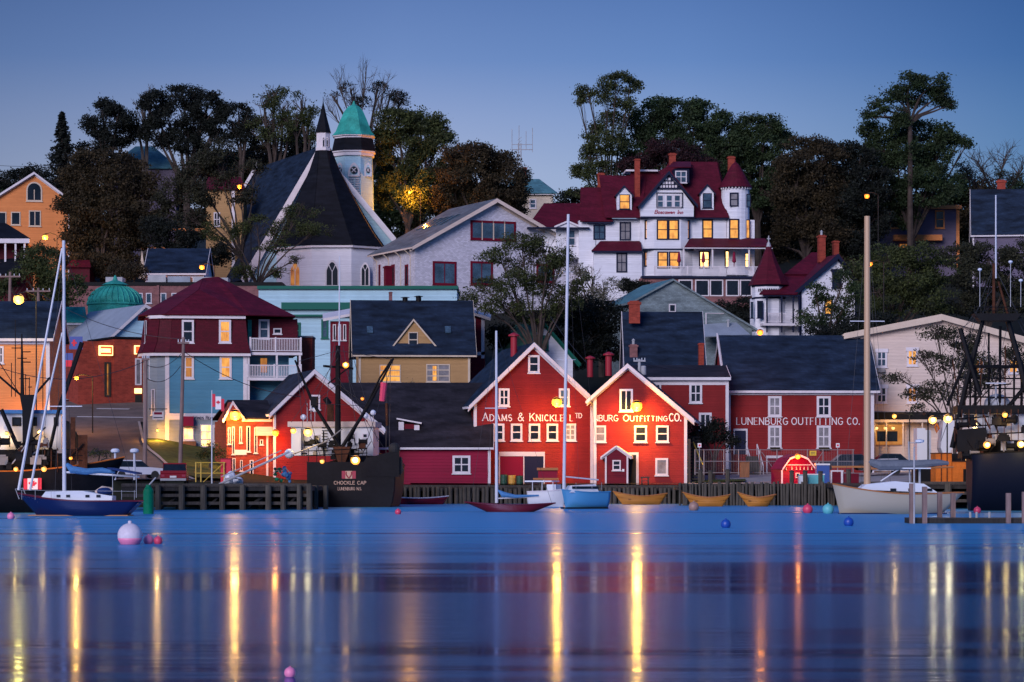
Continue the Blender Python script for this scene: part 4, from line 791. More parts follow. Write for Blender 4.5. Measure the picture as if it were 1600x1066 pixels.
for u in (3.5, 5.6, 7.7, 9.8, 11.9):
    sl = (eP.z-eL.z)/(eP.x-eL.x); x0 = eL.x+(eP.x-eL.x)*.5; x1 = eL.x+(eP.x-eL.x)*.72; f = lambda x: eL.z+(x-eL.x)*sl+.17
    m.append([Vector((x0, u, f(x0))), Vector((x1, u, f(x1))), Vector((x1, u+1.1, f(x1))), Vector((x0, u+1.1, f(x0)))])
for q in m: b.roof([q], 'glass_blue', .1, 'skylight')
for yy in (1.5, 5, 9.5, 14): M().tube([(wx, yy, eL.z-.9), (wx-.7, yy, eL.z-.3), (wx-.9, yy, eL.z-.2)], .07).tube([(wx-.06, yy, eL.z-.9), (wx-.06, yy, b.g+3)], .05).build('downpipe', 'trim_cream', b.root)
chimney(b, 603, 613, 415, 447, -1.0, 'dark_red_siding')
# ================================================================ long green trimmed block
b = B('green_trimmed_block', 'long pale blue clapboard block with dark green cornices under the church', 'building', 420, 600, 338)
b.rects('wall', 'blue_white', [(404, 452, 714, 620)], 0, 14); b.each('cornice', 'trim_green', [(402, 447, 716, 452)], -.35, 14.2); b.each('cornice', 'trim_green', [(440, 473, 714, 484), (440, 492, 600, 495)], -.5, -.01)
b.win(502, 499, 513, 529, nv=0, nh=1, t=.25, fr='trim_green', pane='glass_blue'); b.win(456, 504, 470, 530, nv=0, nh=1, t=.25, fr='trim_green')
# ================================================================ inn
b = B('grand_inn', 'large white inn with navy trim, red roofs and a turret, lettered Boscawen Inn', 'inn', 1040, 435, 392, 3)
W_, NV = 'white_siding', 'trim_navy'
b.rects('left_wing_wall', W_, [(905, 344, 931, 470), (932, 341, 1001, 480)], .5, 9); b.rects('wall', W_, [(1000, 342, 1135, 440)], 0, 10)
# left lower wing with own roof
b.roof([[(906, 347, -.2), (958, 347, -.2), (938, 294, 4), (907, 294, 4)]]+[[(823, 356, 1.6), (922, 356, 1.6), (915, 319, 6), (850, 319, 6)]], 'roof_red')
b.roof([[(945, 341, -.6), (1002, 341, -.6), (1010, 276, 4.5), (936, 275, 4.5)], [(1000, 341, -.5), (1138, 341, -.5), (1120, 254, 5.5), (1045, 254, 5.5)], [(1138, 341, -.5), (1145, 341, 8), (1120, 254, 5.5), (1119, 254, 5.6)], [(985, 310, 2), (1045, 312, 2), (1058, 254, 5.4), (1030, 268, 5.2), (985, 268, 5.2)]], 'roof_red', name='main_roof')
b.rects('flat_deck', 'trim_white', [(978, 265, 1028, 268)], 4, 8, ref=4)
b.rects('wing_wall', W_, [(845, 356, 906, 400)], 2.0, 8); b.each('eave_board', NV, [(824, 355, 921, 357.5), (918, 347, 955, 349.5)], -.2, 1.2); b.each('eave_board', NV, [(1001, 340.5, 1137, 343)], -.6, -.0)
# central gable: overhanging third storey
g0, g1, g2 = b.q(997, 323, -1.6), b.q(1045, 268, -1.6), b.q(1090, 321, -1.6)
zf = b.q(1040, 339, -1.3).z; xl, xr = b.q(1001, 339, -1.3).x, b.q(1084, 339, -1.3).x
m = M(); sl = (g1.z-g0.z)/(g1.x-g0.x); m.extr([(xl, -1.3, zf), (xr, -1.3, zf), (xr, -1.3, g0.z+.1), (g1.x, -1.3, g1.z-.15), (xl, -1.3, g0.z+.1)], (0, 6, 0)); gb = m.build('gable_storey', W_, b.root)
m = M(); m.slab([(g0.x, -1.9, g0.z), (g1.x, -1.9, g1.z), (g1.x, 5.5, g1.z), (g0.x, 5.5, g0.z)], .15); m.slab([(g2.x, -1.9, g2.z), (g1.x, -1.9, g1.z), (g1.x, 5.5, g1.z), (g2.x, 5.5, g2.z)], .15); m.build('gable_roof', 'roof_red', gb)
m = M()
for i, (p, q) in enumerate(((g0, g1), (g2, g1))): m.extr([(p.x, -1.95, p.z+.05), (q.x, -1.95, q.z+.05), (q.x, -1.95, q.z-.45), (p.x, -1.95, p.z-.4)], (0, .06+.003*i, 0))
m.build('barge_board', NV, gb)
b.poly('gable_panel', NV, [(1026, 296), (1045, 273), (1064, 296)], -1.5, -1.32, gb, ref=-1.4)
for i, (cx_, cy_) in enumerate([(1041, 280), (1046, 280)] + [(1037+k*4.6, 286) for k in range(4)] + [(1033+k*4.6, 291.5) for k in range(6)]): b.each('infill', 'trim_white', [(cx_-1.6, cy_-1.9, cx_+1.6, cy_+1.9)], -1.55, -1.49, gb, ref=-1.5)
for x in (1026, 1040, 1052.5): b.win(x, 304, x+11.5, 325, d=-1.3, nv=0, nh=1, t=.17, fr='trim_white', pane='glass_blue')
b.each('window_surround', NV, [(1024, 302.5, 1065.5, 304), (1024, 325, 1065.5, 326.5), (1024, 304, 1025.6, 325), (1064, 304, 1065.5, 325)], -1.42, -1.3); b.rects('belt', NV, [(1001, 338.5, 1085, 341.5)], -1.5, -1.2, ref=-1.3)
text(b, 'Boscawen Inn', 1023, 1067, 334, 328.5, -1.3, 'letters_red', .2, slant=.25, gap=.14)
# bay window storeys
p = [b.q(1004, 360, 0), b.q(1022, 360, -1.1), b.q(1064, 360, -1.1), b.q(1082, 360, 0)]; m = M(); m.extr([(v.x, v.y, b.q(1040, 440).z) for v in p], (0, 0, zf-b.q(1040, 440).z-.02)); m.build('bay', W_, b.root)
def nwin(x0, y0, x1, y1, d=0, pn='lit', nv=0, nh=1): return b.win(x0, y0, x1, y1, d=d, fr=NV, pane=pn, nv=nv, nh=nh, t=.2, sill=False)
nwin(1026, 343, 1044, 375, -1.1); nwin(1044, 343, 1061, 375, -1.1); nwin(1007, 344, 1018, 374, -.35, 'lit'); nwin(1069, 344, 1078, 374, -.4, 'lit_dim')
nwin(1027, 393, 1044, 420, -1.1, 'lit'); nwin(1045, 393, 1062, 420, -1.1, 'lit'); nwin(1006, 393, 1018, 417, -.35, 'lit_dim'); b.rects('belt', NV, [(1004, 389.5, 1083, 392)], -1.2, .0)
nwin(927, 351, 946, 375, .5, 'glass_blue', 1, 1); nwin(968, 347, 986, 376, .5, 'curtain', 1, 1); nwin(963, 395, 980, 426, -1.2, 'curtain', 1, 1)
nwin(1097, 343, 1114, 373, 0, 'lit'); nwin(1092, 392, 1109, 420, 0, 'lit_bright'); nwin(1132, 391, 1149, 419, 0, 'lit_bright'); nwin(1163, 395, 1171, 419, 0, 'lit_bright')
# ground floor left annex with small roof
b.rects('annex_wall', W_, [(928, 392, 1003, 470)], -1.2, .6, ref=-1.2); b.roof([[(924, 393, -1.7), (1003, 393, -1.7), (1001, 378, .3), (938, 378, .3)]], 'roof_red', name='annex_roof'); b.each('eave_board', NV, [(925, 392, 1004, 395)], -1.75, -1.3, ref=-1.6)
# right part wall and turret
b.rects('wall', W_, [(1135, 343, 1180, 440)], .6, 9.9)
b.roof([[(1069, 388, -3.3), (1206, 386, -3.3), (1195, 374, 0), (1078, 374, 0)]], 'roof_red', .14, 'porch_roof'); b.rects('porch_fascia', 'trim_white', [(1067, 387, 1207, 389)], -3.36, -3.2, ref=-3.3)
for x in (1068, 1113, 1170, 1196): b.rects('porch_post', 'trim_white', [(x-1, 389, x+1.4, 420)], -3.1, -2.9, ref=-3)
q0, q1 = b.q(1003, 431, -3.5), b.q(1202, 431, -3.5); M().box(q0.x, q1.x, -3.5, .55, q0.z-.35, q0.z).build('porch_floor', NV, b.root)
railing(b, 1023, 1202, 416, 430, -3.4); 
for x in (1061, 1099, 1147): m = M().lathe([(.05, 0), (.06, .6), (.28, .8), (.16, 1.9), (.03, 2.2)], (0, 0, 0), 8); p = b.q(x, 418, -2.6); o = m.build('closed_parasol', 'canvas_red', None, tuple(b.root.matrix_basis @ p)); o['label'] = {1061: 'closed red parasol leftmost on the inn porch', 1099: 'closed red parasol between the two lit porch windows of the inn', 1147: 'closed red parasol before the right lit window of the inn porch'}[x]; o['category'] = 'parasol'; o['group'] = 'parasols on the inn porch'
b.rects('sunroom_wall', 'brick_dull', [(1000, 435, 1195, 480)], -3.2, .5, ref=-3.2)
for x0, x1 in ((1060, 1082), (1086, 1108), (1109, 1130), (1134, 1155), (1156, 1175), (1176, 1194)): b.win(x0, 437, x1, 463, d=-3.2, fr='trim_white', pane='glass', nv=0, nh=0, t=.16, sill=False)
cx_ = b.q(1149, 330, 1.5); T = lambda w, y: (w*393/F, b.q(1149, y, 1.5).z-cx_.z)
tt = M().lathe([T(22, 430), T(22, 296)], (cx_.x, 1.5, cx_.z), 20).build('turret', W_, b.root); M().lathe([T(23, 296), T(24, 292), (24*393/F, T(1, 290)[1])], (cx_.x, 1.5, cx_.z), 20).build('turret_cornice', NV, tt)
M().lathe([T(27, 294), T(19, 281), T(12, 268), T(6, 258), T(.8, 253), T(.5, 249)], (cx_.x, 1.5, cx_.z), 24).build('turret_roof', 'roof_red', tt)
for k in range(12): a_ = -math.pi/2+(k-5.5)*.22; M().box(-.09, .09, -.03, .03, 0, .28).build('dentil', 'trim_white', tt, (cx_.x+2.16*math.cos(a_), 1.5+2.16*math.sin(a_), T(1, 297)[1]+cx_.z))
dT = 1.5-22*393/F
nwin(1140, 301, 1154, 323, dT, 'curtain'); nwin(1139, 342, 1155, 374, dT, 'lit'); b.win(1165, 343, 1172, 373, d=.2, fr=NV, pane='lit', nv=0, nh=1, t=.14, sill=False); b.win(1166, 303, 1173, 324, d=.2, fr=NV, pane='glass_blue', nv=0, nh=1, t=.12, sill=False)
dormer(b, 961, 990, 307, 975, 291, 328, .2, 4, W_, 'roof_red', NV, 'lit', wr=(968, 304, 984, 327)); dormer(b, 1092, 1118, 304, 1105, 289, 326, .2, 4, W_, 'roof_red', NV, 'glass_blue', wr=(1098, 302, 1112, 325))
b.rects('box_dormer', NV, [(1053, 264, 1077, 286)], 1.6, 6, ref=1.6); b.roof([[(1044, 262, 1.2), (1080, 262, 1.2), (1079, 254, 4.5), (1052, 254, 4.5)]], 'roof_red', .12, 'dormer_roof'); b.win(1055, 267, 1073, 286, d=1.6, fr='trim_white', pane='glass_blue', nv=1, nh=1, t=.14)
chimney(b, 992, 1000, 248, 303, 1.8, 'brick_red'); chimney(b, 1046, 1056, 239, 256, 5, 'brick_red'); chimney(b, 1138, 1148, 244, 270, 5, 'brick_red'); chimney(b, 934, 944, 270, 300, 5, 'brick_red', dep=.6)
# left dormer over the far-left wing and small gable
dormer(b, 866, 908, 355, 887, 346, 400, 1.2, 4, W_, 'roof_red', 'trim_white', 'glass_blue', wr=(884, 360, 899, 384))
# ================================================================ turreted cottage
b = B('turret_cottage', 'white cottage with navy trim, red roof and a pointed eight sided turret beside the barn', 'cottage', 1250, 520, 350, 10)
gable(b, (1238, 460), (1308, 399), (1345, 447), 1250, 1338, 9, 'white_siding', 'roof_red', .5, .6, NV, corner=.2)
b.win(1300, 423, 1315, 450, nv=0, nh=1, t=.2, fr=NV, head=.2); b.win(1288, 466, 1301, 492, nv=0, nh=1, t=.15, fr=NV, pane='lit')
tx = b.q(1201, 480, 2); T = lambda w, y: (w*352/F, b.q(1201, y, 2).z-tx.z)
tt = M().lathe([(26*352/F, b.g-tx.z), T(26, 446)], (tx.x, 2, tx.z), 8, .5).build('turret', 'white_siding', b.root); M().lathe([T(26.8, 449), T(28, 443)], (tx.x, 2, tx.z), 8, .5).build('turret_cornice', NV, tt); M().lathe([T(26.5, 468), T(26.5, 465)], (tx.x, 2, tx.z), 8, .5).build('turret_band', NV, tt)
M().lathe([T(32, 446), T(30.5, 443), T(15, 413), T(4, 386), T(2.5, 383)], (tx.x, 2, tx.z), 8, .5).build('turret_roof', 'roof_red', tt); M().lathe([T(4, 386), T(2.5, 380), T(1, 378), T(1, 370)], (tx.x, 2, tx.z), 8).build('finial', 'metal_grey', tt)
f = M(); p = b.q(1205, 374, 2); f.box(tx.x-.22, tx.x+.22, 1.95, 2.05, p.z, p.z+.12); f.box(tx.x-.05, tx.x+.05, 1.96, 2.04, p.z-.3, p.z+.45); f.build('cross', 'metal_grey', tt)
dT = 2-26*352/F
for k in range(14): a_ = -math.pi/2+(k-6.5)*.14; M().box(-.07, .07, -.03, .03, 0, .36).build('baluster', 'trim_navy', tt, (tx.x+2.0*math.cos(a_), 2+2.0*math.sin(a_), T(1, 457)[1]+tx.z))
b.win(1183, 470, 1192, 497, d=.05, nv=0, nh=1, t=.16, fr=NV); b.win(1173, 472, 1177, 497, d=1, nv=0, nh=1, t=.1, fr=NV, pane='glass_blue')
b.rects('porch_wall', 'white_siding', [(1194, 462, 1250, 540)], 1.2, 8, ref=1.2); b.roof([[(1187, 461, -.9), (1245, 461, -.9), (1265, 430, 4), (1220, 430, 4)], [(1187, 461, -.9), (1220, 430, 4), (1200, 445, 6)], [(1225, 430, 3.5), (1278, 430, 3.5), (1283, 396, 8), (1268, 396, 8)]], 'roof_red', .14, 'porch_roof')
b.rects('porch_fascia', NV, [(1190, 461, 1247, 464)], -.8, -.6); b.win(1201, 467, 1213, 487, d=1.2, nv=0, nh=0, t=.14, fr=NV, pane='lit_bright', sill=False); b.win(1193, 470, 1197, 487, d=1.15, nv=0, nh=0, t=.08, fr=NV, pane='lit', sill=False)
for x in (1196, 1219, 1237, 1246): b.rects('porch_post', NV, [(x-.8, 464, x+1.2, 520)], -.7, -.55)
railing(b, 1195, 1247, 489, 504, -.6); q0, q1 = b.q(1192, 505, -.7), b.q(1250, 505, -.7); M().box(q0.x, q1.x, -.8, 1.15, q0.z-.3, q0.z).build('porch_floor', 'trim_white', b.root)
chimney(b, 1280, 1290, 367, 400, 4, 'brick_red', cap='metal_grey'); chimney(b, 1303, 1311, 376, 402, 6, 'brick_red')
# ================================================================ right: hotel, houses
b = B('pale_hotel', 'pale pinkish clapboard hotel with a broad low gable behind the trawlers', 'hotel', 1345, 742, 300, -3)
gable(b, (1318, 524), (1470, 494), (1640, 540), 1345, 1625, 16, 'pale_siding', 'roof_dark', .7, .6, 'trim_cream', corner=.2)
for x0, y0, pn in ((1369, 548, 'glass_blue'), (1417, 546, 'lit'), (1369, 604, 'glass'), (1417, 604, 'lit_dim'), (1522, 560, 'lit_dim'), (1575, 558, 'lit')): b.win(x0, y0, x0+17, y0+26, nv=1, nh=1, t=.2, pane=pn, head=.2)
b.rects('air_conditioner', 'concrete', [(1371, 576, 1382, 582)], -.4, .0)
b.rects('porch_shade', 'metal_dark', [(1366, 644, 1470, 657)], -.3, -.05); b.rects('porch_wall', 'lit_dim', [(1368, 664, 1412, 695)], -.25, -.02, ref=0); b.rects('porch_beam', 'trim_cream', [(1362, 656, 1470, 660)], -1.6, -.3, ref=-1); b.rects('porch_glass', 'glass', [(1370, 674, 1402, 690)], -.3, -.255, ref=0)  # porch wall glows by itself, the porch lamplight is put into its material
for x in (1366, 1384, 1410, 1440): b.rects('porch_post', 'trim_cream', [(x, 660, x+2, 735)], -1.5, -1.3, ref=-1.4)
b = B('lantern_house', 'dusky violet house with lamplit orange trim half hidden by the tall right tree', 'house', 1440, 420, 430)
b.rects('wall', 'violet_siding', [(1370, 326, 1498, 420)], 0, 9); b.each('cornice', 'yellow_siding', [(1366, 321, 1502, 327)], -.5, 9.2); b.rects('porch_cornice', 'yellow_siding', [(1395, 368, 1470, 377)], -1.5, -.01); b.each('corner_board', 'yellow_siding', [(1494, 327, 1499, 420), (1370, 327, 1374, 420)], -.08, .002)
for x in (1390, 1461): b.win(x, 329, x+15, 357, nv=0, nh=1, t=.2, fr='yellow_siding')
b.win(1404, 380, 1420, 400, nv=0, nh=1, t=.2, fr='yellow_siding', pane='lit_dim')
b = B('slate_house', 'steep slate roofed house with a brick chimney at the far right of the hill', 'house', 1540, 400, 415, -8)
eavef(b, 1517, 1720, 369, 296, 9, 'violet_siding', 'roof_dark', fh=.4); chimney(b, 1558, 1571, 281, 300, 4.5, 'brick_red', dep=.9); b.win(1575, 388, 1588, 410, t=.15)
# ================================================================ far hill houses
b = B('yellow_teal_house', 'small pale yellow house with a teal hipped roof on the skyline left of the inn', 'house', 830, 330, 470)
b.rects('wall', 'cream_siding', [(795, 302, 864, 345)], 0, 7); b.roof([[(788, 303, -.6), (869, 303, -.6), (842, 281, 3.5), (800, 281, 3.5)], [(869, 303, -.6), (871, 303, 7), (842, 281, 3.5), (841.5, 281, 3.6)]], 'roof_teal', .14); b.each('eave_board', 'trim_white', [(790, 302.5, 868, 305)], -.5, -.02); b.win(827, 311, 838, 326, nv=0, nh=1, t=.2, pane='glass_blue'); chimney(b, 816, 823, 261, 284, 3.5, 'brick_red')
b = B('teal_roofed_house', 'house with a teal shingle roof glimpsed through the left hill trees', 'house', 240, 400, 452)
b.rects('wall', 'violet_siding', [(170, 262, 275, 400)], 0, 8); b.roof([[(165, 264, -.5), (280, 264, -.5), (240, 230, 4), (212, 230, 4)]], 'roof_teal', .16)
b = B('yellow_gable_house', 'tall yellow ochre house with an arched attic window at the left edge', 'house', 40, 395, 402, 10)
gable(b, (-40, 330), (53, 271), (112, 315), -36, 108, 11, 'yellow_siding', 'roof_dark', .5, .3, corner=.15)
b.win(41, 284, 66, 315, nv=1, nh=0, t=.2, arch='round', fr='trim_cream'); b.win(17, 331, 32, 352, nv=0, nh=0, t=.15, fr='trim_cream'); b.win(-5, 331, 10, 352, nv=0, nh=0, t=.15, fr='trim_cream'); b.win(45, 329, 64, 354, nv=1, nh=0, t=.15, fr='trim_cream')
b = B('porch_house', 'white trimmed porch with a dark hipped roof in front of the ochre house', 'house', 10, 440, 380)
b.roof([[(-60, 374, 0), (46, 374, 0), (8, 350, 4), (-50, 350, 4)], [(46, 374, 0), (47, 374, 8), (8, 350, 4), (7.5, 350, 4.1)]], 'roof_black', .14); b.each('eave_board', 'trim_white', [(-60, 373, 46, 380)], -.1, .2)
for x in (8, 24, 38): b.rects('post', 'trim_white', [(x-1.4, 380, x+1.4, 412)], .1, .35)
b.rects('wall', 'mansard_red', [(-60, 380, 40, 440)], 3, 9, ref=3); b.rects('balustrade_wall', 'brick_dull', [(-60, 410, 22, 420)], .0, .3); chimney(b, 38, 44, 372, 406, 2, 'brick_red')
b.roof([[(-30, 432, -3), (28, 428, -3), (46, 404, 1), (-10, 408, 1)]], 'roof_black', .2, 'lower_roof')
b = B('low_red_roof_house', 'small house with a faded red roof among the trees right of the tall mast', 'house', 130, 450, 388)
b.rects('wall', 'mansard_red', [(108, 417, 140, 460)], 0, 5); b.roof([[(104, 418, -.4), (142, 418, -.4), (140, 408, 2.5), (112, 408, 2.5)]], 'roof_red', .14)
b = B('brick_office', 'long low dull brick office with roof units standing behind the dome', 'building', 200, 500, 352)
b.rects('wall', 'brick_dull', [(108, 446, 440, 560)], 0, 15); b.rects('parapet', 'metal_dark', [(107, 441, 441, 446.5)], -.12, 15.1)
for x0, x1, y0 in ((165, 191, 433), (231, 259, 430), (262, 297, 432), (302, 338, 433), (343, 356, 434)): b.rects('roof_unit', 'metal_grey' if x0 != 262 else 'roof_metal', [(x0, y0, x1, 441)], 3, 6, ref=3)
for x0 in (214, 228, 251, 268, 371): b.win(x0, 458, x0+9, 474, nv=0, nh=0, t=.1, pane='glass_blue')
b.each('pilaster', 'brick_dull', [(245, 446, 249, 520), (196, 446, 199, 520)], -.2, .01)
b = B('dark_blue_roof_house', 'house with a steep dark blue roof and a narrow lit white gable end', 'house', 260, 450, 372)
eavef(b, 224, 322, 429, 390, 10, 'white_siding', 'roof_dark', corner=0); b.poly('gable_end', 'trim_cream', [(217, 436), (222.5, 392), (229, 436)], -.45, -.3)
b = B('orange_lit_house', 'house wall glowing orange under a lamp behind the multi stemmed tree', 'house', 330, 400, 425)
b.rects('wall', 'tan_siding', [(322, 296, 380, 420)], 0, 6); b.roof([[(318, 297, -.4), (384, 297, -.4), (376, 278, 3), (326, 278, 3)]], 'roof_red'); b.each('corner_board', 'trim_white', [(362, 297, 367, 420)], -.08, .002); b.win(334, 332, 344, 354, t=.15)
b.rects('balcony_rail', 'yellow_siding', [(262, 358, 322, 362), (222, 387, 300, 391)], -1.2, -1.0)
# ================================================================ left street
b = B('domed_bank', 'stone bank with a ribbed green copper dome and lantern', 'bank', 180, 640, 335)
b.rects('wall', 'stone', [(90, 505, 215, 700)], 0, 14); c = b.q(180, 478, 7); k = 342/F
T = lambda w, y: (w*k, b.q(180, y, 7).z-c.z)
m = M(); m.lathe([T(43, 494), T(43, 478), T(45, 477), T(45, 474)], (c.x, 7, c.z), 20); m.build('drum', 'copper', b.root)
dm = M().lathe([T(43, 475), T(41, 466), T(35, 458), T(27, 452), T(20, 449), T(18, 447)], (c.x, 7, c.z), 32).build('dome', 'copper', b.root, smooth=True)
for j in range(28): a_ = j*6.2832/28; M().tube([(c.x+r*k*math.cos(a_), 7+r*k*math.sin(a_), b.q(180, y, 7).z) for r, y in ((43.2, 475), (41.4, 466), (35.5, 458), (27.4, 452), (20, 448.6))], .09, 5).build('dome_rib', 'copper', dm)
M().lathe([T(16, 449), T(16, 446), T(21, 445.5), T(12, 441), T(4, 438), T(3, 434), T(.5, 430)], (c.x, 7, c.z), 16).build('dome_lantern', 'copper', dm)
b.roof([[(100, 505, -.2), (137, 505, -.2), (133, 481, 1.6), (103, 481, 1.6)]], 'copper', .16, 'mansard'); b.each('cornice', 'trim_white', [(88, 505, 137, 508)], -.3, 14.1)
for x in (103, 114, 122): 
    for y in (560, 600): b.win(x, y, x+6, y+18, nv=0, nh=0, t=.1)
b = B('metal_roof_shed', 'long shed with a shallow pale metal roof stepping up beside the dome', 'building', 200, 640, 322, 30)
gable(b, (134, 562), (225, 478), (262, 500), 140, 262, 16, 'blue_white', 'roof_metal', .4, .35, 'trim_white', corner=0)
b = B('cream_shop', 'narrow cream shop front with lit windows beside the brick bank', 'shop', 140, 640, 316, 20)
m = b.rects('wall', 'cream_siding', [(129, 540, 157, 700)], 0, 9); b.each('cornice', 'trim_white', [(128, 539, 157, 543)], -.2, -.002)
b.win(131, 588, 138, 628, nv=0, nh=1, t=.12, pane='lit_dim'); b.win(142, 588, 151, 628, nv=0, nh=1, t=.15, pane='lit'); 
for x in (132, 138, 143, 148): b.win(x, 560, x+3, 571, nv=0, nh=0, t=.06)
b = B('brick_bank', 'red brick block with tall recessed windows and two glowing red signs', 'bank', 178, 645, 311, 26)
b.rects('wall', 'brick_red', [(178, 530, 262, 700)], 0, 9); b.rects('parapet', 'metal_dark', [(176, 526, 264, 531)], -.15, 9.1)
X0 = b.q(178, 600).x
m = M(); m.box(X0-4.0, X0-.01, .2, 8.9, b.g, b.q(178, 534).z); m.build('wall', 'brick_red', b.root)
b.win(163, 566, 173, 620, d=.2, nv=2, nh=0, t=.2, fr='door_dark', pane='lit_dim', sill=False); b.win(211, 560, 221, 602, nv=0, nh=0, t=.15, pane='curtain', sill=False); b.rects('lit_panel', 'sign_lit_white', [(210, 607, 221, 615)], -.15, -.01); b.rects('door', 'door_dark', [(211, 617, 221, 655)], -.08, .003)
s_ = b.rects('sign', 'sign_lit_white', [(154.5, 540, 175.5, 556)], -.25, .1); b.rects('sign_face', 'sign_lit', [(156, 541.5, 174, 554.5)], -.29, -.251, s_); text(b, 'SCOTIABANK', 157.5, 172.5, 550.5, 545, -.29, 'sign_lit_white', .2, parent=s_)
s_ = b.rects('sign', 'sign_lit_white', [(209.5, 540, 224, 554)], -.25, .0); b.rects('sign_face', 'sign_lit', [(211, 541.5, 222, 552.5)], -.29, -.251, s_)
b.rects('utility_box', 'metal_grey', [(190, 635, 200, 647)], -.6, -.1)
b = B('ochre_waterfront_house', 'apricot clapboard building with dark roof at the left edge behind the black trawler', 'building', 40, 740, 262)
eavef(b, -140, 84, 531, 473, 9, 'yellow_siding', 'roof_dark', -136, 77, fh=.45, corner=.3); b.win(-6, 541, 6, 568, nv=1, nh=1, t=.2)
# ================================================================ wharves
def wharf(label, x0, x1, Y, row, Yb, piles, thick=.4, r=.2, braces=True, low=-2.5, rnd=0, top=.0):
    zt = CAMH+(HZ-row)/F*Y; c = ((x0+x1)/2-800)/F*Y; o = put('wharf', label, 'wharf', (c, Y, zt), 0, 'timber wharves'); X = lambda p: (p-800)/F*Y-c
    M().box(X(x0), X(x1), .0, Yb-Y, -thick, -.12).build('deck', 'plank_dark', o)
    m = M(); n = int((X(x1)-X(x0))/.22)
    for i in range(n): x = X(x0)+(X(x1)-X(x0))*i/n; m.box(x, x+.2, -.06, Yb-Y, -.119, -.02-.012*(i % 3))
    m.build('deck_planking', 'plank_grey', o); M().box(X(x0), X(x1), -.12, .18, -.02, .17).build('kerb_beam', 'plank_grey', o)
    R = random.Random(int(x0))
    for p in piles:
        p = p+R.uniform(-1.2, 1.2)*(1 if rnd else 0); rr = r*R.uniform(.75, 1.25); hh = R.uniform(-.1, .25)*rnd+top
        M().tube([(X(p), -.2-rr, hh), (X(p)+R.uniform(-.08, .08)*rnd, -.22-rr, low-zt)], [rr, rr*1.08], 8).build('pile', 'pile', o)
    if braces:
        for rw in (-.75, -1.35): M().box(X(x0), X(x1), -.12, .06, rw-.12, rw+.12).build('stringer', 'plank_grey', o)
        for a, c_ in zip(piles[::2], piles[1::2]): M().tube([(X(a), .3, -1.9), (X(c_), .3, -.5)], .1, 5).build('brace', 'plank_dark', o)
        for p in piles: M().tube([(X(p)+.9, 5, 0), (X(p)+.9, 5, low-zt)], .2, 6).build('inner_pile', 'pile', o)
    return o
wharf('dark timber wharf on spaced piles below the red pickup and the red brick shop', 190, 486, 219, 759, 237.6, [248, 285, 319, 348, 380, 420, 443, 468, 484], top=.05)
wharf('long quay faced with close set timbers under the gabled red warehouses', 624, 1058, 267.6, 761, 271.6, [627+i*7.1 for i in range(61)], r=.17, braces=False, rnd=.6, top=-.1)
o = wharf('right hand wharf of crowded bent topped timbers below the gambrel shed', 1060, 1345, 251, 759, 257.5, [1063+i*4.9 for i in range(57)], r=.115, braces=False, rnd=1.2, top=.12)
wharf('tall piled wharf under the orange steel boxes at the right edge', 1345, 1760, 226, 756, 257.4, [1360, 1400, 1440, 1480, 1516, 1548, 1590, 1640, 1700], r=.27)
for x, yt in ((1094, 736), (1110, 737), (1137, 735), (1237, 737), (1258, 737), (1282, 738), (1326, 735)):
    p = PW(x, 757, 252.5); h = (757-yt)/F*252; o = put('mooring_post', 'mooring post', 'post', p, 0, 'mooring posts on the right wharf')
    M().tube([(0, 0, -.4), (0, 0, h)], .2, 8).build('shaft', 'pile', o); M().lathe([(.23, h-.02), (.23, h+.08), (.05, h+.12)], (0, 0, 0), 8).build('cap', 'plank_grey', o)
    o['label'] = 'weathered mooring post standing on the right hand wharf near the gambrel shed'
# floating dock
Yd = 157; c = (1540-800)/F*Yd; o = put('floating_dock', 'thin dark floating dock with grey guide posts at the right edge of the water', 'dock', (c, Yd, 0)); X = lambda p: (p-800)/F*Yd-c
M().box(X(1418), X(1700), -.8, 1.2, .0, .26).build('pontoon', 'plank_dark', o); M().box(X(1418), X(1700), -.85, 1.25, .261, .3).build('deck', 'plank_grey', o)
for x, yt, dd in ((1421, 752, -.9), (1441, 757, -.9), (1474, 766, 1.35), (1495, 767, 1.35), (1571, 767, -.9), (1596, 765, -.9)): M().box(X(x)-.13, X(x)+.13, dd-.13, dd+.13, -1, (817-yt)/F*Yd-.1).build('guide_post', 'pole_wood', o)
M().tube([(X(1424), -1.1, 0), (X(1424), -1.1, 4.2)], .05).build('light_pole', 'metal_grey', o)
for x in (1526, 1546, 1516): M().tube([(X(x), 0, .3), (X(x), 0, .62)], .07).build('cleat', 'metal_grey', o)
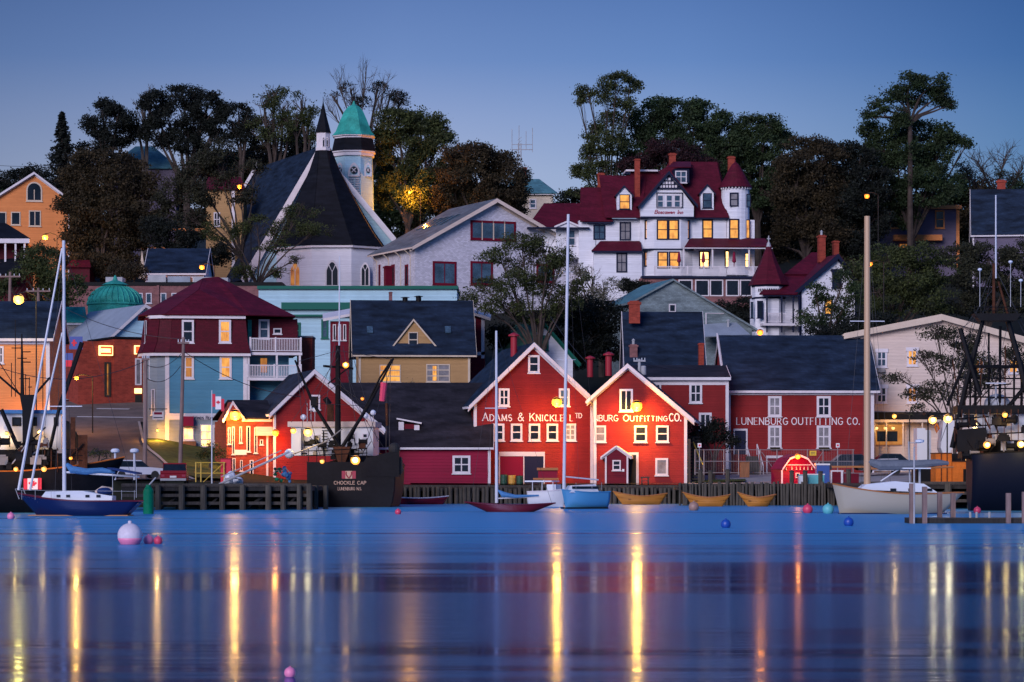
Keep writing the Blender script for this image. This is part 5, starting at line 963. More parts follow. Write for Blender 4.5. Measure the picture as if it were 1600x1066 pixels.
# ================================================================ hulls
def hull(par, L, bm, fs, fm, fb, mt, tw=.7, rake=.8, sr=0, name='hull', rot=False, flare=.5, deck='gel_white', draft=.5, dk=.12, stripe=None, ns=16, p=2.2):
    S = []
    for i in range(ns+1):
        t_ = i/ns; w = bm/2*((tw+(1-tw)*math.sin(math.pi/2*min(1, t_/.45))) if t_ < .45 else max(.012, 1-((t_-.45)/.55)**p))
        zs = fm + (fs-fm)*max(0, 1-t_/.5)**1.8 + (fb-fm)*max(0, (t_-.4)/.6)**1.8; row = []
        for j in range(8):
            u = j/7; z = zs-(zs+draft)*(u**.9 if u < 1 else 1); y = w*(1-u**3.2)*(1-flare*u*max(0, t_-.3)) if j < 7 else 0
            h = z/zs; x = -L/2+L*t_ + rake*(h-1)*max(0, t_)**4 - sr*(h-1)*(1-t_)**4 - (0)
            row.append((x, y, z))
        S.append(row)
    m = M(); v = []; f = []
    for row in S: v += [(x, y, z) for x, y, z in row] + [(x, -y, z) for x, y, z in reversed(row[:-1])]
    n = 15
    for i in range(ns):
        for j in range(n-1): f.append((i*n+j, (i+1)*n+j, (i+1)*n+j+1, i*n+j+1))
    f.append(tuple(range(n))); f.append(tuple(reversed(range(ns*n, ns*n+n))))
    tr = (lambda q: (-q[1], q[0]+L/2, q[2])) if rot else (lambda q: q)
    m.add([tr(q) for q in v], f); h_ = m.build(name, mt, par, smooth=False)
    for pg in h_.data.polygons: pg.use_smooth = len(pg.vertices) == 4
    dv = []; 
    for row in S: x, y, z = row[0]; dv += [tr((x, y*.97, z-dk)), tr((x, -y*.97, z-dk))]
    m = M(); m.add(dv, [(2*i, 2*i+2, 2*i+3, 2*i+1) for i in range(ns)]); m.build('deck', deck, par)
    rl = [tr((r_[0][0], r_[0][1], r_[0][2]+.02)) for r_ in S]; rr_ = [tr((r_[0][0], -r_[0][1], r_[0][2]+.02)) for r_ in S]
    M().tube(rl, .05, 5).tube(rr_, .05, 5).build('toe_rail', stripe or 'teak', par)
    return S
def tubep(par, name, mt, pts, r, n=6): return M().tube(pts, r, n).build(name, mt, par)
def wl(row): return CAMH*F/(row-HZ)
# blue sailing yacht at left
b = B('sailing_yacht', 'dark blue sailing yacht with a pale blue furled sail and a very tall white mast', 'sailboat', 124, 808, wl(806), 176, 'sailing boats at their moorings', z=0)
r = b.root; hull(r, 8.2, 2.6, .95, .95, 1.45, 'hull_navy', .6, 1.3, .9, deck='gel_white', stripe='hull_red'); M().box(-3.4, 3.2, -.9, .9, -.02, .06).build('boot_stripe', 'teak', r)
def LQ(px, py, d=0): return b.q(px, py, d)
m = M(); q = [LQ(62, 775), LQ(75, 768), LQ(130, 767), LQ(178, 774)]; m.extr([(q[0].x, -.6, .9), (q[1].x, -.55, q[1].z), (q[2].x, -.6, q[2].z), (q[3].x, -.65, q[3].z-.05), (q[3].x, -.65, .85)], (0, 1.25, 0)); ch = m.build('coach_roof', 'gel_white', r)
for x in (95, 110, 140, 157): p = LQ(x, 776); M().box(p.x-.13, p.x+.13, .6, .68, p.z-.05, p.z+.12).build('porthole', 'glass', ch)
p0, p1 = LQ(99.5, 376), LQ(100.5, 772); tubep(r, 'mast', 'mast_white', [p1, p0], [.13, .10], 10)
p = LQ(100, 635); M().box(p.x-1.2, p.x+1.0, -.03, .03, p.z-.03, p.z+.03).build('spreader', 'mast_white', r)
p = LQ(98, 385); tubep(r, 'furled_jib', 'mast_white', [LQ(97, 388), LQ(29, 766)], [.06, .11]); tubep(r, 'staysail_stay', 'mast_white', [LQ(97, 520), LQ(75, 620, .1), LQ(47, 766)], [.05, .08, .09])
for x in (60, 112, 86, 200): tubep(r, 'shroud', 'wire', [LQ(100, 384), LQ(x if x != 200 else 212, 768, .6 if x < 100 else -.4)], .012, 4)
a_, c_ = LQ(104, 738), LQ(218, 745); tubep(r, 'boom', 'mast_white', [a_, c_], .07)
m = M(); m.tube([LQ(104, 725), LQ(112, 734), LQ(135, 737), LQ(160, 735), LQ(180, 738)], [.12, .26, .22, .19, .1], 9); m.build('sail_cover', 'canvas_blue', r)
m = M(); a1, a2 = LQ(172, 733), LQ(217, 741); m.slab([(a1.x, -1.0, a1.z), (a2.x, -1.0, a2.z), (a2.x, 1.0, a2.z), (a1.x, 1.0, a1.z)], .1); m.build('bimini', 'canvas_navy', r)
for x in (176, 213): tubep(r, 'bimini_pole', 'metal_grey', [LQ(x, 740, .9), LQ(x, 778, .9)], .02)
p = LQ(164, 768); M().ball((p.x, 0, p.z), .55, 12, 7, .5).build('dodger', 'canvas_navy', r); M().tube([LQ(150, 770), LQ(160, 763), LQ(176, 766)], .16, 7).build('folded_canvas', 'pale_siding', r)
for x in (34, 55, 80, 190, 210): tubep(r, 'stanchion', 'metal_grey', [LQ(x, 781, 1), LQ(x, 766, 1)], .015, 4)
tubep(r, 'guard_wire', 'metal_grey', [LQ(32, 766, 1), LQ(212, 768, 1)], .012, 4); tubep(r, 'pulpit', 'metal_grey', [LQ(30, 780), LQ(24, 764), LQ(36, 763), LQ(42, 779)], .03)
# radar posts behind (left)
for x, y0, lb in ((180, 703, 'white domed radar post left of two beside the wharf behind the blue yacht'), (210, 702, 'slim white radar post nearer the pickup behind the blue yacht')):
    o = put('radar_post', lb, 'radar post', PW(x, 740, 221.5)); M().tube([(0, 0, -.5), (0, 0, 1.6)], .09, 8).build('post', 'mast_white', o); M().lathe([(.1, 1.6), (.33, 1.66), (.36, 1.8), (.25, 1.92), (.03, 1.96)], (0, 0, 0), 14).build('radome', 'gel_white', o)
# dark red sloop
b = B('sailing_sloop', 'low dark red wooden sloop with a pale blue sail cover and slim white mast', 'sailboat', 797, 801, wl(800), 178, 'sailing boats at their moorings', z=0)
r = b.root; hull(r, 6.6, 1.7, .62, .48, .7, 'hull_red', .35, 1.6, 1.6, deck='teak', stripe='hull_red', dk=.08)
tubep(r, 'mast', 'mast_white', [b.q(776, 786), b.q(775.5, 517)], [.12, .08], 10); tubep(r, 'boom', 'mast_white', [b.q(778, 779), b.q(844, 776)], .05); M().tube([b.q(778, 766), b.q(786, 773), b.q(805, 776), b.q(842, 774.5)], [.05, .22, .13, .07], 8).build('sail_cover', 'canvas_blue', r)
p = b.q(775, 638); M().box(p.x-.8, p.x+.8, -.03, .03, p.z-.02, p.z+.03).build('spreader', 'mast_white', r)
for x in (735, 862, 760): tubep(r, 'stay', 'wire', [b.q(776, 520), b.q(x, 786)], .01, 4)
# blue hulled yacht bow on and white launch
b = B('sailing_yacht', 'short wide mid blue yacht with a tall mast right of the white launch', 'sailboat', 912, 796, wl(795), 205, 'sailing boats at their moorings', z=0)
r = b.root; hull(r, 3.9, 2.1, 1.35, 1.28, 1.5, 'hull_blue', .85, .35, .1, deck='gel_white', stripe='hull_blue', draft=.3); M().box(-1.75, 1.6, -.9, .9, -.03, .12).build('boot_stripe', 'hull_black', r)
m = M(); p, q = b.q(886, 757), b.q(930, 757); m.extr([(p.x, -.7, 1.3), (p.x-.4, -.7, p.z-.1), (q.x+.3, -.7, p.z), (q.x, -.7, 1.3)], (0, 1.4, 0)); m.build('coach_roof', 'gel_white', r); M().box(min(p.x, q.x)+.1, max(p.x, q.x)-.1, .7, .76, p.z-.35, p.z-.15).build('cabin_window', 'glass', r)
tubep(r, 'mast', 'mast_white', [b.q(881, 765), b.q(888, 335)], [.13, .11], 10); tubep(r, 'boom', 'mast_white', [b.q(884, 745), b.q(935, 750)], .06)
p = b.q(885, 562); M().box(p.x-.8, p.x+.8, -.03, .03, p.z-.02, p.z+.02).build('spreader', 'mast_white', r); p = b.q(887, 425); M().box(p.x-.5, p.x+.5, -.03, .03, p.z-.02, p.z+.02).build('spreader', 'mast_white', r)
for x in (879, 940, 905): tubep(r, 'shroud', 'wire', [b.q(888, 340), b.q(x, 764, .5 if x == 905 else 0)], .01, 4)
for x in (884, 900, 925, 940): tubep(r, 'stanchion', 'metal_grey', [b.q(x, 766, .9), b.q(x, 754, .9)], .015, 4)
b = B('motor_launch', 'white motor launch with a flat topped open wheel shelter under the warehouse door', 'motorboat', 858, 794, wl(792), -25, None, z=0)
r = b.root; hull(r, 3.4, 2.0, 1.25, 1.3, 1.5, 'hull_white', .8, .4, deck='gel_white', stripe='trim_white', draft=.3); p, q = b.q(826, 751), b.q(868, 751)
M().box(p.x, q.x, -.8, .8, p.z-.12, p.z).build('shelter_roof', 'gel_white', r)
for x in (832, 847, 864):
    for d_ in (-.75, .75): tubep(r, 'shelter_post', 'mast_white', [b.q(x, 752, d_), b.q(x, 775, d_)], .035, 5)
M().box(b.q(858, 760).x, b.q(872, 760).x, -.5, .6, 1.2, b.q(858, 757).z).build('console', 'gel_white', r)
# cream yacht at right
b = B('sailing_yacht', 'large cream yacht with teak rail, grey tarpaulin over its boom and thick tan mast', 'sailboat', 1402, 804, wl(803), 184, 'sailing boats at their moorings', z=0)
r = b.root; hull(r, 9.0, 2.8, 1.45, 1.35, 2.05, 'hull_cream', .5, .5, 1.5, deck='gel_white', stripe='teak', draft=.4); M().box(-3.3, 4.0, -.75, .75, -.05, .07).build('boot_stripe', 'hull_navy', r)
m = M(); P = [b.q(x, y) for x, y in ((1340, 765), (1350, 757), (1395, 752), (1440, 756), (1462, 770))]; m.extr([(v.x, -.75, v.z) for v in P], (0, 1.5, 0)); ch = m.build('coach_roof', 'gel_white', r)
for x in (1392, 1420, 1448): p = b.q(x, 766); M().box(p.x-.2, p.x+.2, .7, .82, p.z-.06, p.z+.12).build('porthole', 'glass', ch)
tubep(r, 'mast', 'mast_tan', [b.q(1355, 762), b.q(1355, 338)], [.24, .2], 12); p = b.q(1355, 502); M().box(p.x-1.2, p.x+1.2, -.04, .04, p.z-.03, p.z+.03).build('spreader', 'mast_white', r)
m = M(); m.tube([b.q(1352, 720), b.q(1375, 727), b.q(1420, 727), b.q(1465, 723), b.q(1482, 724)], [.2, .36, .34, .24, .12], 8); m.build('boom_tarpaulin', 'canvas_grey', r); tubep(r, 'boom', 'teak', [b.q(1353, 733), b.q(1490, 730)], .07)
tubep(r, 'radar_pole', 'metal_grey', [b.q(1422, 770), b.q(1420, 690)], .05); tubep(r, 'gallows', 'metal_grey', [b.q(1437, 765), b.q(1437, 732)], .08); p = b.q(1435, 731); M().box(p.x-.75, p.x+1.2, -.6, .6, p.z-.08, p.z).build('gallows_top', 'gel_white', r)
p = b.q(1436, 689); M().lathe([(.05, -.15), (.3, -.1), (.32, .05), (.03, .12)], (p.x, .2, p.z), 12).build('radome', 'gel_white', r); tubep(r, 'radome_bracket', 'metal_grey', [b.q(1422, 692), b.q(1436, 692, .2)], .03)
for x in (1320, 1346, 1378, 1392): tubep(r, 'shroud', 'wire', [b.q(1355, 345), b.q(x, 763)], .012, 4)
tubep(r, 'stay_strut', 'mast_white', [b.q(1376, 752), b.q(1408, 731)], .05)
# dories and little boats
def dory(px, row, L, yaw, label, mt='hull_dory', h=.75):
    b = B('dory', label, 'dory', px, row, wl(row), yaw, 'dories moored at the quay', z=0); r = b.root
    hull(r, L, 1.5, h*1.35, h, h*1.6, mt, .35, .9, .7, deck='wood_box', draft=.15, dk=.35, flare=.1, stripe='teak', p=1.6)
    for x in (-L*.22, 0.0, L*.2): M().box(x-.12, x+.12, -.55, .55, h*.62, h*.68).build('thwart', 'wood_box', r)
    return b
dory(1000, 788.5, 5.0, 184, 'ochre dory under the bright lamp, leftmost of the three at the quay'); dory(1104, 791.5, 4.1, 172, 'ochre dory in the middle of the three, left of the crowded timbers'); dory(1182, 791.5, 3.3, 186, 'ochre dory against the crowded timbers, rightmost of the three'); dory(828, 786, 2.6, 170, 'short orange dory half hidden behind the dark red sloop', h=.6)
b = B('rowing_boat', 'crimson skiff moored between the black trawler and the close timbered quay', 'skiff', 662, 789, 262, 0, None, z=0); hull(b.root, 4.6, 1.5, .6, .55, .75, 'car_red', .7, .5, deck='wood_box', draft=.2, dk=.25, stripe='trim_white')
# buoys
def buoy(px, yc, r_, mt, label, cat='buoy', top=None, wrow=None):
    row = wrow or yc+r_*.85; Y = wl(row); R = r_*Y/F; o = put('mooring_buoy', label, cat, ((px-800)/F*Y, Y, 0), 0, 'mooring buoys on the water')
    bl = M().ball((0, 0, R*.7), R, 20, 12).build('float', mt, o, smooth=True); M().lathe([(R*.16, 0), (R*.16, R*.18), (R*.09, R*.25)], (0, 0, R*1.64), 8).build('top_ring', top or mt, o); return o
bo = buoy(203, 834, 19.5, 'ball_white', 'largest buoy, white above and pink below, left foreground'); R_ = 19.5*wl(850.5)/F
M().lathe([(R_*1.006*math.sin(a), R_*.7-R_*1.006*math.cos(a)) for a in [i*.17 for i in range(0, 9)]], (0, 0, 0), 20).build('painted_band', 'ball_pink', bo, smooth=True)
buoy(232, 843, 8, 'ball_pink', 'small coral buoy touching the big white and pink one'); buoy(247, 844, 7, 'ball_red', 'small red buoy, right end of the row of three at left')
buoy(17, 806, 6, 'ball_pink', 'pink buoy by the bow of the dark blue yacht'); buoy(622, 799.5, 5, 'ball_red', 'tiny pinkish red buoy below the stern of the black trawler'); buoy(1134, 818, 8, 'ball_blue', 'blue buoy below the middle dory'); buoy(1326, 815, 8, 'ball_blue', 'blue buoy before the cream yacht')
buoy(1527, 797, 6, 'ball_red', 'red buoy behind the floating dock'); buoy(1084, 791, 8, 'ball_brown', 'brown buoy beside the middle dory'); buoy(1262, 795, 8, 'ball_red', 'red buoy below the gambrel shed'); buoy(1294, 795, 9, 'bin_teal', 'teal buoy left of the cream yacht'); buoy(453, 1050, 9, 'ball_pink', 'lone pinkish buoy at the bottom of the water nearest the viewer')
o = put('channel_buoy', 'tall green can buoy shaped like a bottle in front of the left wharf', 'buoy', ((232-800)/F*wl(803), wl(803), 0)); M().lathe([(.34, -.3), (.36, 0), (.36, 1.55), (.3, 1.72), (.2, 1.85), (.17, 2.0)], (0, 0, 0), 18).build('body', 'hull_green', o, smooth=False); M().tube([(.05, 0, 2), (.5, 0, 2.5)], .05).build('handle', 'metal_grey', o)
# ================================================================ fishing trawlers
b = B('fishing_trawler', 'black hulled trawler seen from its stern, lettered Chockle Cap, with crossed booms and lit deck', 'trawler', 548, 793, wl(792.5), -2, 'fishing trawlers at the wharves', z=0)
r = b.root; zt = b.q(540, 722).z
hull(r, 20, 7.6, zt, zt*.9, zt*1.3, 'hull_black', .97, 2, 0, rot=True, deck='metal_rust', draft=3.5, dk=1.0, stripe='metal_rust', flare=.3)
b.poly('bulwark', 'hull_black', [(566, 726), (572, 716), (588, 712), (624, 702), (624, 745), (566, 745)], -.05, .25)
for x0, x1, yb, yt, xe, ye in ((522, 572, 757, 752, 545, 745),):
    if x0 == 558: text(b, 'CHOCKLE CAP', x0+3, x1-1, yb, yt, -.06, 'letters_brown', .16)
    else: text(b, 'CHOCKLE CAP', x0, x1, yb, yt, 0, 'letters_brown', .16)
    d_ = -.06 if x0 == 558 else 0; text(b, 'LUNENBURG N.S.', x0+6, x1-7, yb+9, yt+9.5, d_, 'letters_brown', .12)
    b.each('emblem_field', 'letters_red', [(xe-11, ye-9, xe-5.5, ye+3), (xe+5.5, ye-9, xe+11, ye+3)], d_-.03, d_-.004); e_ = b.rects('emblem_field', 'letters_brown', [(xe-5.3, ye-9, xe+5.3, ye+3)], d_-.03, d_-.004)
    m = M(); P = [b.q(xe+x, ye+y, d_) for x, y in ((-4, -8), (-4.3, -4), (-2, 0), (0, 2), (2, 0), (4.3, -4), (4, -8))]; m.tube([(v.x, d_-.06, v.z) for v in P], .05, 5); m.build('crest', 'letters_red', e_)
W1 = b.rects('wheelhouse', 'hull_white', [(455, 667, 583, 712)], 5, 11, ref=5); b.rects('wheelhouse_roof', 'pale_siding', [(450, 659, 587, 667)], 4.7, 11.3, ref=5)
b.rects('wheelhouse_side', 'hull_white', [(458, 670, 472, 712)], 4.0, 4.99, ref=5)
for x0, x1, y0, y1 in ((489, 500, 679, 691), (546, 556, 676, 688), (566, 575, 677, 685), (470, 482, 706, 712)): b.win(x0, y0, x1, y1, d=5, nv=0, nh=0, t=.1, sill=False)
for z_ in (0, 1): tubep(r, 'deck_rail', 'metal_dark', [b.q(478, 712-z_*7, 2), b.q(574, 708-z_*7, 2)], .04)
for x in range(482, 575, 13): tubep(r, 'rail_post', 'metal_dark', [b.q(x, 700, 2), b.q(x, 722, 2)], .035, 4)
tubep(r, 'mast', 'metal_dark', [b.q(528, 712, 3), b.q(528, 540, 3)], [.28, .2], 10); tubep(r, 'pole_antenna', 'mast_white', [b.q(530, 545, 3), b.q(530.5, 400, 3)], [.08, .04], 6)
tubep(r, 'boom', 'metal_dark', [b.q(536, 706, 2.2), b.q(489, 630, 1.8), b.q(461, 563, 1.2)], [.17, .14, .08], 8); tubep(r, 'boom', 'metal_dark', [b.q(530, 706, 2.2), b.q(575, 635, 1.8), b.q(615, 560, 1.2)], [.17, .14, .08], 8)
tubep(r, 'boom_brace', 'metal_dark', [b.q(545, 690, 2.2), b.q(594, 590, 1.7), b.q(612, 562, 1.3)], .1); tubep(r, 'crosstree', 'metal_dark', [b.q(505, 572, 3), b.q(552, 576, 3)], .1); tubep(r, 'crosstree', 'metal_dark', [b.q(512, 600, 3), b.q(546, 574, 3)], .06)
b.rects('funnel', 'metal_rust', [(511, 632, 520, 664)], 6, 7, ref=6); M().tube([b.q(515, 632, 6.5), b.q(508, 622, 6.5)], .25, 8).build('exhaust', 'metal_dark', r); b.rects('block_housing', 'metal_dark', [(486, 620, 496, 634)], 1.6, 2.3, ref=2); b.poly('mast_foot', 'metal_rust', [(520, 698), (548, 698), (540, 722), (528, 722)], 2.0, 3.2, ref=2)
tubep(r, 'net_float', 'ball_red', [b.q(600, 598, 1.2), b.q(597, 627, 1.2)], [.3, .25], 8); tubep(r, 'hanging_block', 'metal_rust', [b.q(604, 630, 1.2), b.q(605, 665, 1.2)], .12); tubep(r, 'net_rope', 'rope', [b.q(458, 710, 1), b.q(510, 690, 1.5), b.q(535, 670, 2)], .06)
for a1, a2 in (((462, 566), (528, 548)), ((614, 562), (530, 548)), ((528, 545), (585, 700)), ((528, 545), (480, 660)), ((530, 500), (515, 575)), ((610, 575), (608, 720)), ((604, 575), (603, 720)), ((548, 545), (590, 690)), ((465, 575), (476, 700)), ((528, 560), (455, 660)), ((528, 590), (600, 700)), ((463, 570), (500, 712)), ((614, 566), (566, 712)), ((522, 540), (505, 665)), ((536, 540), (556, 660)), ((489, 630), (575, 635)), ((528, 600), (489, 630)), ((528, 600), (575, 635))): tubep(r, 'rigging_wire', 'wire', [b.q(a1[0], a1[1], 2.5), b.q(a2[0], a2[1], 2.5)], .022, 4)
for x, y in ((474, 652), (492, 640), (571, 650), (583, 645)): M().ball(b.q(x, y, 6), .25, 10, 6).build('radome', 'gel_white', r); 
for x, y0 in ((474, 655), (492, 645), (571, 652), (583, 650), (480, 630), (486, 625)): tubep(r, 'antenna', 'metal_grey', [b.q(x, 662, 6), b.q(x, y0, 6)], .03, 4)
for k in range(9): b.rects('ladder_rung', 'metal_dark', [(503, 668+k*4.5, 512, 669+k*4.5)], 4.85, 4.95, ref=5)
m = M(); p = b.q(608, 701, -.1); m.ball((p.x+.4, .3, p.z), .5, 14, 9).build('tyre_fender', 'rubber', r)
M().ball(b.q(452, 709, .5), .42, 12, 8).build('net_float', 'gel_white', r)
b.poly('side_fender', 'rubber', [(619, 712), (627, 715), (629, 735), (624, 745), (620, 740)], .3, 1.0)
# left black trawler
b = B('fishing_trawler', 'black trawler with a white wheelhouse and dark gantry mast behind the dark blue yacht', 'trawler', 40, 800, 203, 6, 'fishing trawlers at the wharves', z=0)
r = b.root; zt = b.q(40, 737).z; hull(r, 14, 5, zt, zt, zt*1.35, 'hull_black', .8, 1.8, deck='metal_rust', draft=.5, dk=.5, stripe='orange_steel'); 
b.rects('wheelhouse', 'hull_white', [(-30, 647, 97, 703)], -1.0, 2.5); b.rects('wheelhouse_roof', 'canvas_blue', [(-34, 641, 100, 647)], -1.3, 2.8); b.rects('lower_house', 'metal_dark', [(-34, 703, 112, 738)], -1.4, 2.6)
for x0, x1 in ((19, 33), (49, 58), (84, 91)): b.win(x0, 652, x1, 666, d=-1.0, nv=0, nh=0, t=.08, fr='metal_dark', sill=False)
b.poly('gantry', 'metal_dark', [(31, 617), (55, 617), (52, 640), (50, 725), (36, 725), (35, 640)], -2.2, -1.5, ref=-2); tubep(r, 'mast', 'metal_dark', [b.q(35, 620, -2), b.q(34, 522, -2)], [.14, .05]); 
for x0, x1, y in ((18, 34, 544), (34, 48, 550), (27, 42, 560), (34, 48, 566), (30, 46, 592), (44, 50, 605)): tubep(r, 'yard', 'metal_dark', [b.q(x0, y, -2), b.q(x1, y, -2)], .04, 5)
for x, y0 in ((24, 500), (40, 585), (46, 590), (67, 560), (18, 567)): tubep(r, 'antenna', 'metal_dark', [b.q(x, 620 if x < 50 else 640, -2), b.q(x, y0, -2)], .035, 4)
for a1, a2, w_ in (((-5, 585), (32, 617), .08), ((128, 535), (92, 640), .16), ((92, 640), (75, 715), .14), ((2, 640), (28, 700), .16), ((32, 618), (-5, 560), .03), ((56, 615), (78, 590), .08)): tubep(r, 'derrick', 'metal_dark', [b.q(*a1, -2), b.q(*a2, -2)], w_)
for y in (703, 712, 720): tubep(r, 'deck_rail', 'metal_dark', [b.q(56, y, -2.2), b.q(130, y, -2.2)], .03, 4)
for x in range(60, 132, 10): tubep(r, 'rail_post', 'metal_rust', [b.q(x, 700, -2.2), b.q(x, 738, -2.2)], .035, 4)
b.rects('stack', 'metal_rust', [(110, 652, 117, 735), (122, 680, 136, 738)], -1.8, -1.1, ref=-2)
fl = b.rects('flag', 'flag_white', [(43, 747.5, 59, 765)], -2.55, -2.5, ref=-2.5, label='red and white maple leaf flag on the black hull'); b.each('flag_band', 'flag_red', [(37, 748, 42.9, 765), (59.1, 747, 65, 765)], -2.56, -2.5, fl, ref=-2.5)
def maple(par, c, s, d_, mt='flag_red'):
    pts = [(0, 1), (.18, .62), (.42, .74), (.36, .3), (.66, .46), (.95, .28), (.82, .05), (.42, -.25), (.46, -.42), (.06, -.38), (.06, -.85), (-.06, -.85), (-.06, -.38), (-.46, -.42), (-.42, -.25), (-.82, .05), (-.95, .28), (-.66, .46), (-.36, .3), (-.42, .74), (-.18, .62)]
    m = M(); P = [(c[0]+x*s, d_, c[2]+z*s) for x, z in pts]; n = len(P); m.add([(c[0], d_, c[2])]+P, [(0, 1+(i+1) % n, 1+i) for i in range(n)]); m.add([(c[0], d_+.012, c[2])]+[(x, d_+.012, z) for x, _, z in P], [(0, 1+i, 1+(i+1) % n) for i in range(n)]); return m.build('maple_leaf', mt, par)
maple(fl, b.q(51, 756.5, -2.55), .32, -2.575)
# right dark trawler with A-frame gantry
b = B('fishing_trawler', 'dark trawler at the right edge with a tall A frame gantry and crow platform', 'trawler', 1640, 800, 214, -4, 'fishing trawlers at the wharves', z=0)
r = b.root; zt = b.q(1600, 706).z; hull(r, 12, 6, zt*.95, zt, zt*1.2, 'hull_night', .9, 1.0, deck='metal_rust', draft=.6, dk=.6, stripe='metal_dark', p=3)
b.rects('wheelhouse', 'hull_white', [(1526, 647, 1680, 688)], -.5, 3); b.rects('upper_deck', 'metal_dark', [(1494, 634, 1690, 646)], -1.2, 3.2); b.rects('lower_house', 'metal_dark', [(1502, 688, 1690, 716)], -.6, 3); b.rects('side_panel', 'hull_white', [(1494, 646, 1504, 668), (1562, 690, 1582, 704)], -1.0, -.62)
for x0, x1, y0, y1 in ((1505, 1522, 648, 664), (1552, 1575, 648, 663), (1583, 1589, 649, 662)): b.win(x0, y0, x1, y1, d=-.6 if x0 > 1520 else -1.1, nv=0, nh=0, t=.06, fr='metal_dark', sill=False)
tubep(r, 'gantry_leg', 'metal_dark', [b.q(1536, 500, -1), b.q(1510, 600, -1), b.q(1488, 700, -1)], [.16, .2, .24]); tubep(r, 'gantry_leg', 'metal_dark', [b.q(1575, 502, -1), b.q(1594, 570, -1), b.q(1612, 650, -1)], [.2, .22, .24]); tubep(r, 'gantry_beam', 'metal_dark', [b.q(1515, 573, -1), b.q(1640, 573, -1)], .13)
b.poly('crow_platform', 'metal_dark', [(1520, 491), (1594, 491), (1586, 502), (1530, 502)], -2, .2, ref=-1)
for y in (480, 486): tubep(r, 'platform_rail', 'metal_dark', [b.q(1522, y, -2), b.q(1592, y, -2)], .03, 4)
for x in range(1523, 1593, 9): tubep(r, 'rail_post', 'metal_dark', [b.q(x, 478, -2), b.q(x, 491, -2)], .025, 4)
tubep(r, 'topmast', 'metal_rust', [b.q(1553, 492, -1), b.q(1553, 412, -1)], [.14, .1]); tubep(r, 'pole_antenna', 'mast_white', [b.q(1556, 435, -1), b.q(1556, 305, -1)], [.07, .05]); tubep(r, 'derrick', 'metal_rust', [b.q(1577, 500, -1), b.q(1560, 440, -1)], .09)
for x, y0, c_ in ((1531, 420, 'gel_white'), (1579, 408, 'gel_white'), (1595, 437, 'gel_white')): tubep(r, 'antenna', 'metal_grey', [b.q(x, 480, -1), b.q(x, y0+4, -1)], .03, 4); M().lathe([(.05, -.1), (.16, 0), (.15, .1), (.02, .15)], tuple(b.q(x, y0+2, -1)), 10).build('radome', c_, r)
tubep(r, 'derrick', 'metal_dark', [b.q(1500, 513, -1.5), b.q(1512, 555, -1.5), b.q(1532, 618, -1.5)], [.18, .2, .17]); tubep(r, 'derrick', 'metal_dark', [b.q(1510, 560, -1), b.q(1480, 634, -1)], .12); tubep(r, 'derrick', 'metal_dark', [b.q(1572, 640, -1), b.q(1605, 600, -1)], .15)
for y, x0, x1 in ((655, 1490, 1545), (668, 1490, 1550), (680, 1500, 1600), (604, 1545, 1580)): tubep(r, 'deck_rail', 'metal_dark', [b.q(x0, y, -1.8), b.q(x1, y-4, -1.8)], .05, 4)
for x in range(1492, 1600, 11): tubep(r, 'rail_post', 'metal_rust', [b.q(x, 640, -1.8), b.q(x, 690, -1.8)], .035, 4)
b.poly('net_drum', 'metal_dark', [(1495, 672), (1540, 668), (1545, 705), (1495, 706)], -1.9, -.8, ref=-1.5); M().ball(b.q(1558, 632, 0), 1.0, 14, 8, .8).build('radar_dome', 'metal_grey', r); tubep(r, 'radar_bar', 'mast_white', [b.q(1540, 599, -1), b.q(1572, 599, -1)], .05); tubep(r, 'radar_post', 'metal_grey', [b.q(1556, 601, -1), b.q(1556, 622, -1)], .07)
for a1, a2 in (((1536, 503), (1470, 690)), ((1500, 515), (1560, 470)), ((1578, 503), (1625, 700)), ((1553, 415), (1470, 640)), ((1553, 415), (1625, 560)), ((1532, 618), (1540, 510)), ((1536, 505), (1560, 640)), ((1575, 505), (1545, 640)), ((1500, 515), (1465, 645)), ((1520, 575), (1500, 640)), ((1600, 575), (1540, 640)), ((1553, 450), (1500, 520)), ((1590, 500), (1640, 600)), ((1553, 415), (1536, 492)), ((1553, 415), (1590, 492)), ((1525, 500), (1480, 640)), ((1510, 575), (1495, 660)), ((1565, 573), (1575, 640))): tubep(r, 'rigging_wire', 'wire', [b.q(*a1, -1), b.q(*a2, -1)], .02, 4)
for i_, (xa, ya, xb, yb_) in enumerate([(1508, 640, 1508, 600), (1516, 640, 1516, 590), (1524, 640, 1524, 575), (1532, 640, 1533, 560), (1545, 640, 1545, 520), (1562, 640, 1563, 510), (1570, 640, 1571, 540), (1584, 640, 1585, 560), (1596, 640, 1597, 575), (1500, 640, 1488, 560)]): tubep(r, 'upright_pipe', 'metal_dark' if i_ % 3 else 'metal_rust', [b.q(xa, ya, -.9), b.q(xb, yb_, -.9)], .05+.03*(i_ % 3), 5)
for ya in (590, 606, 620): tubep(r, 'cross_pipe', 'metal_dark', [b.q(1500, ya, -.8), b.q(1600, ya+2, -.8)], .06, 5)
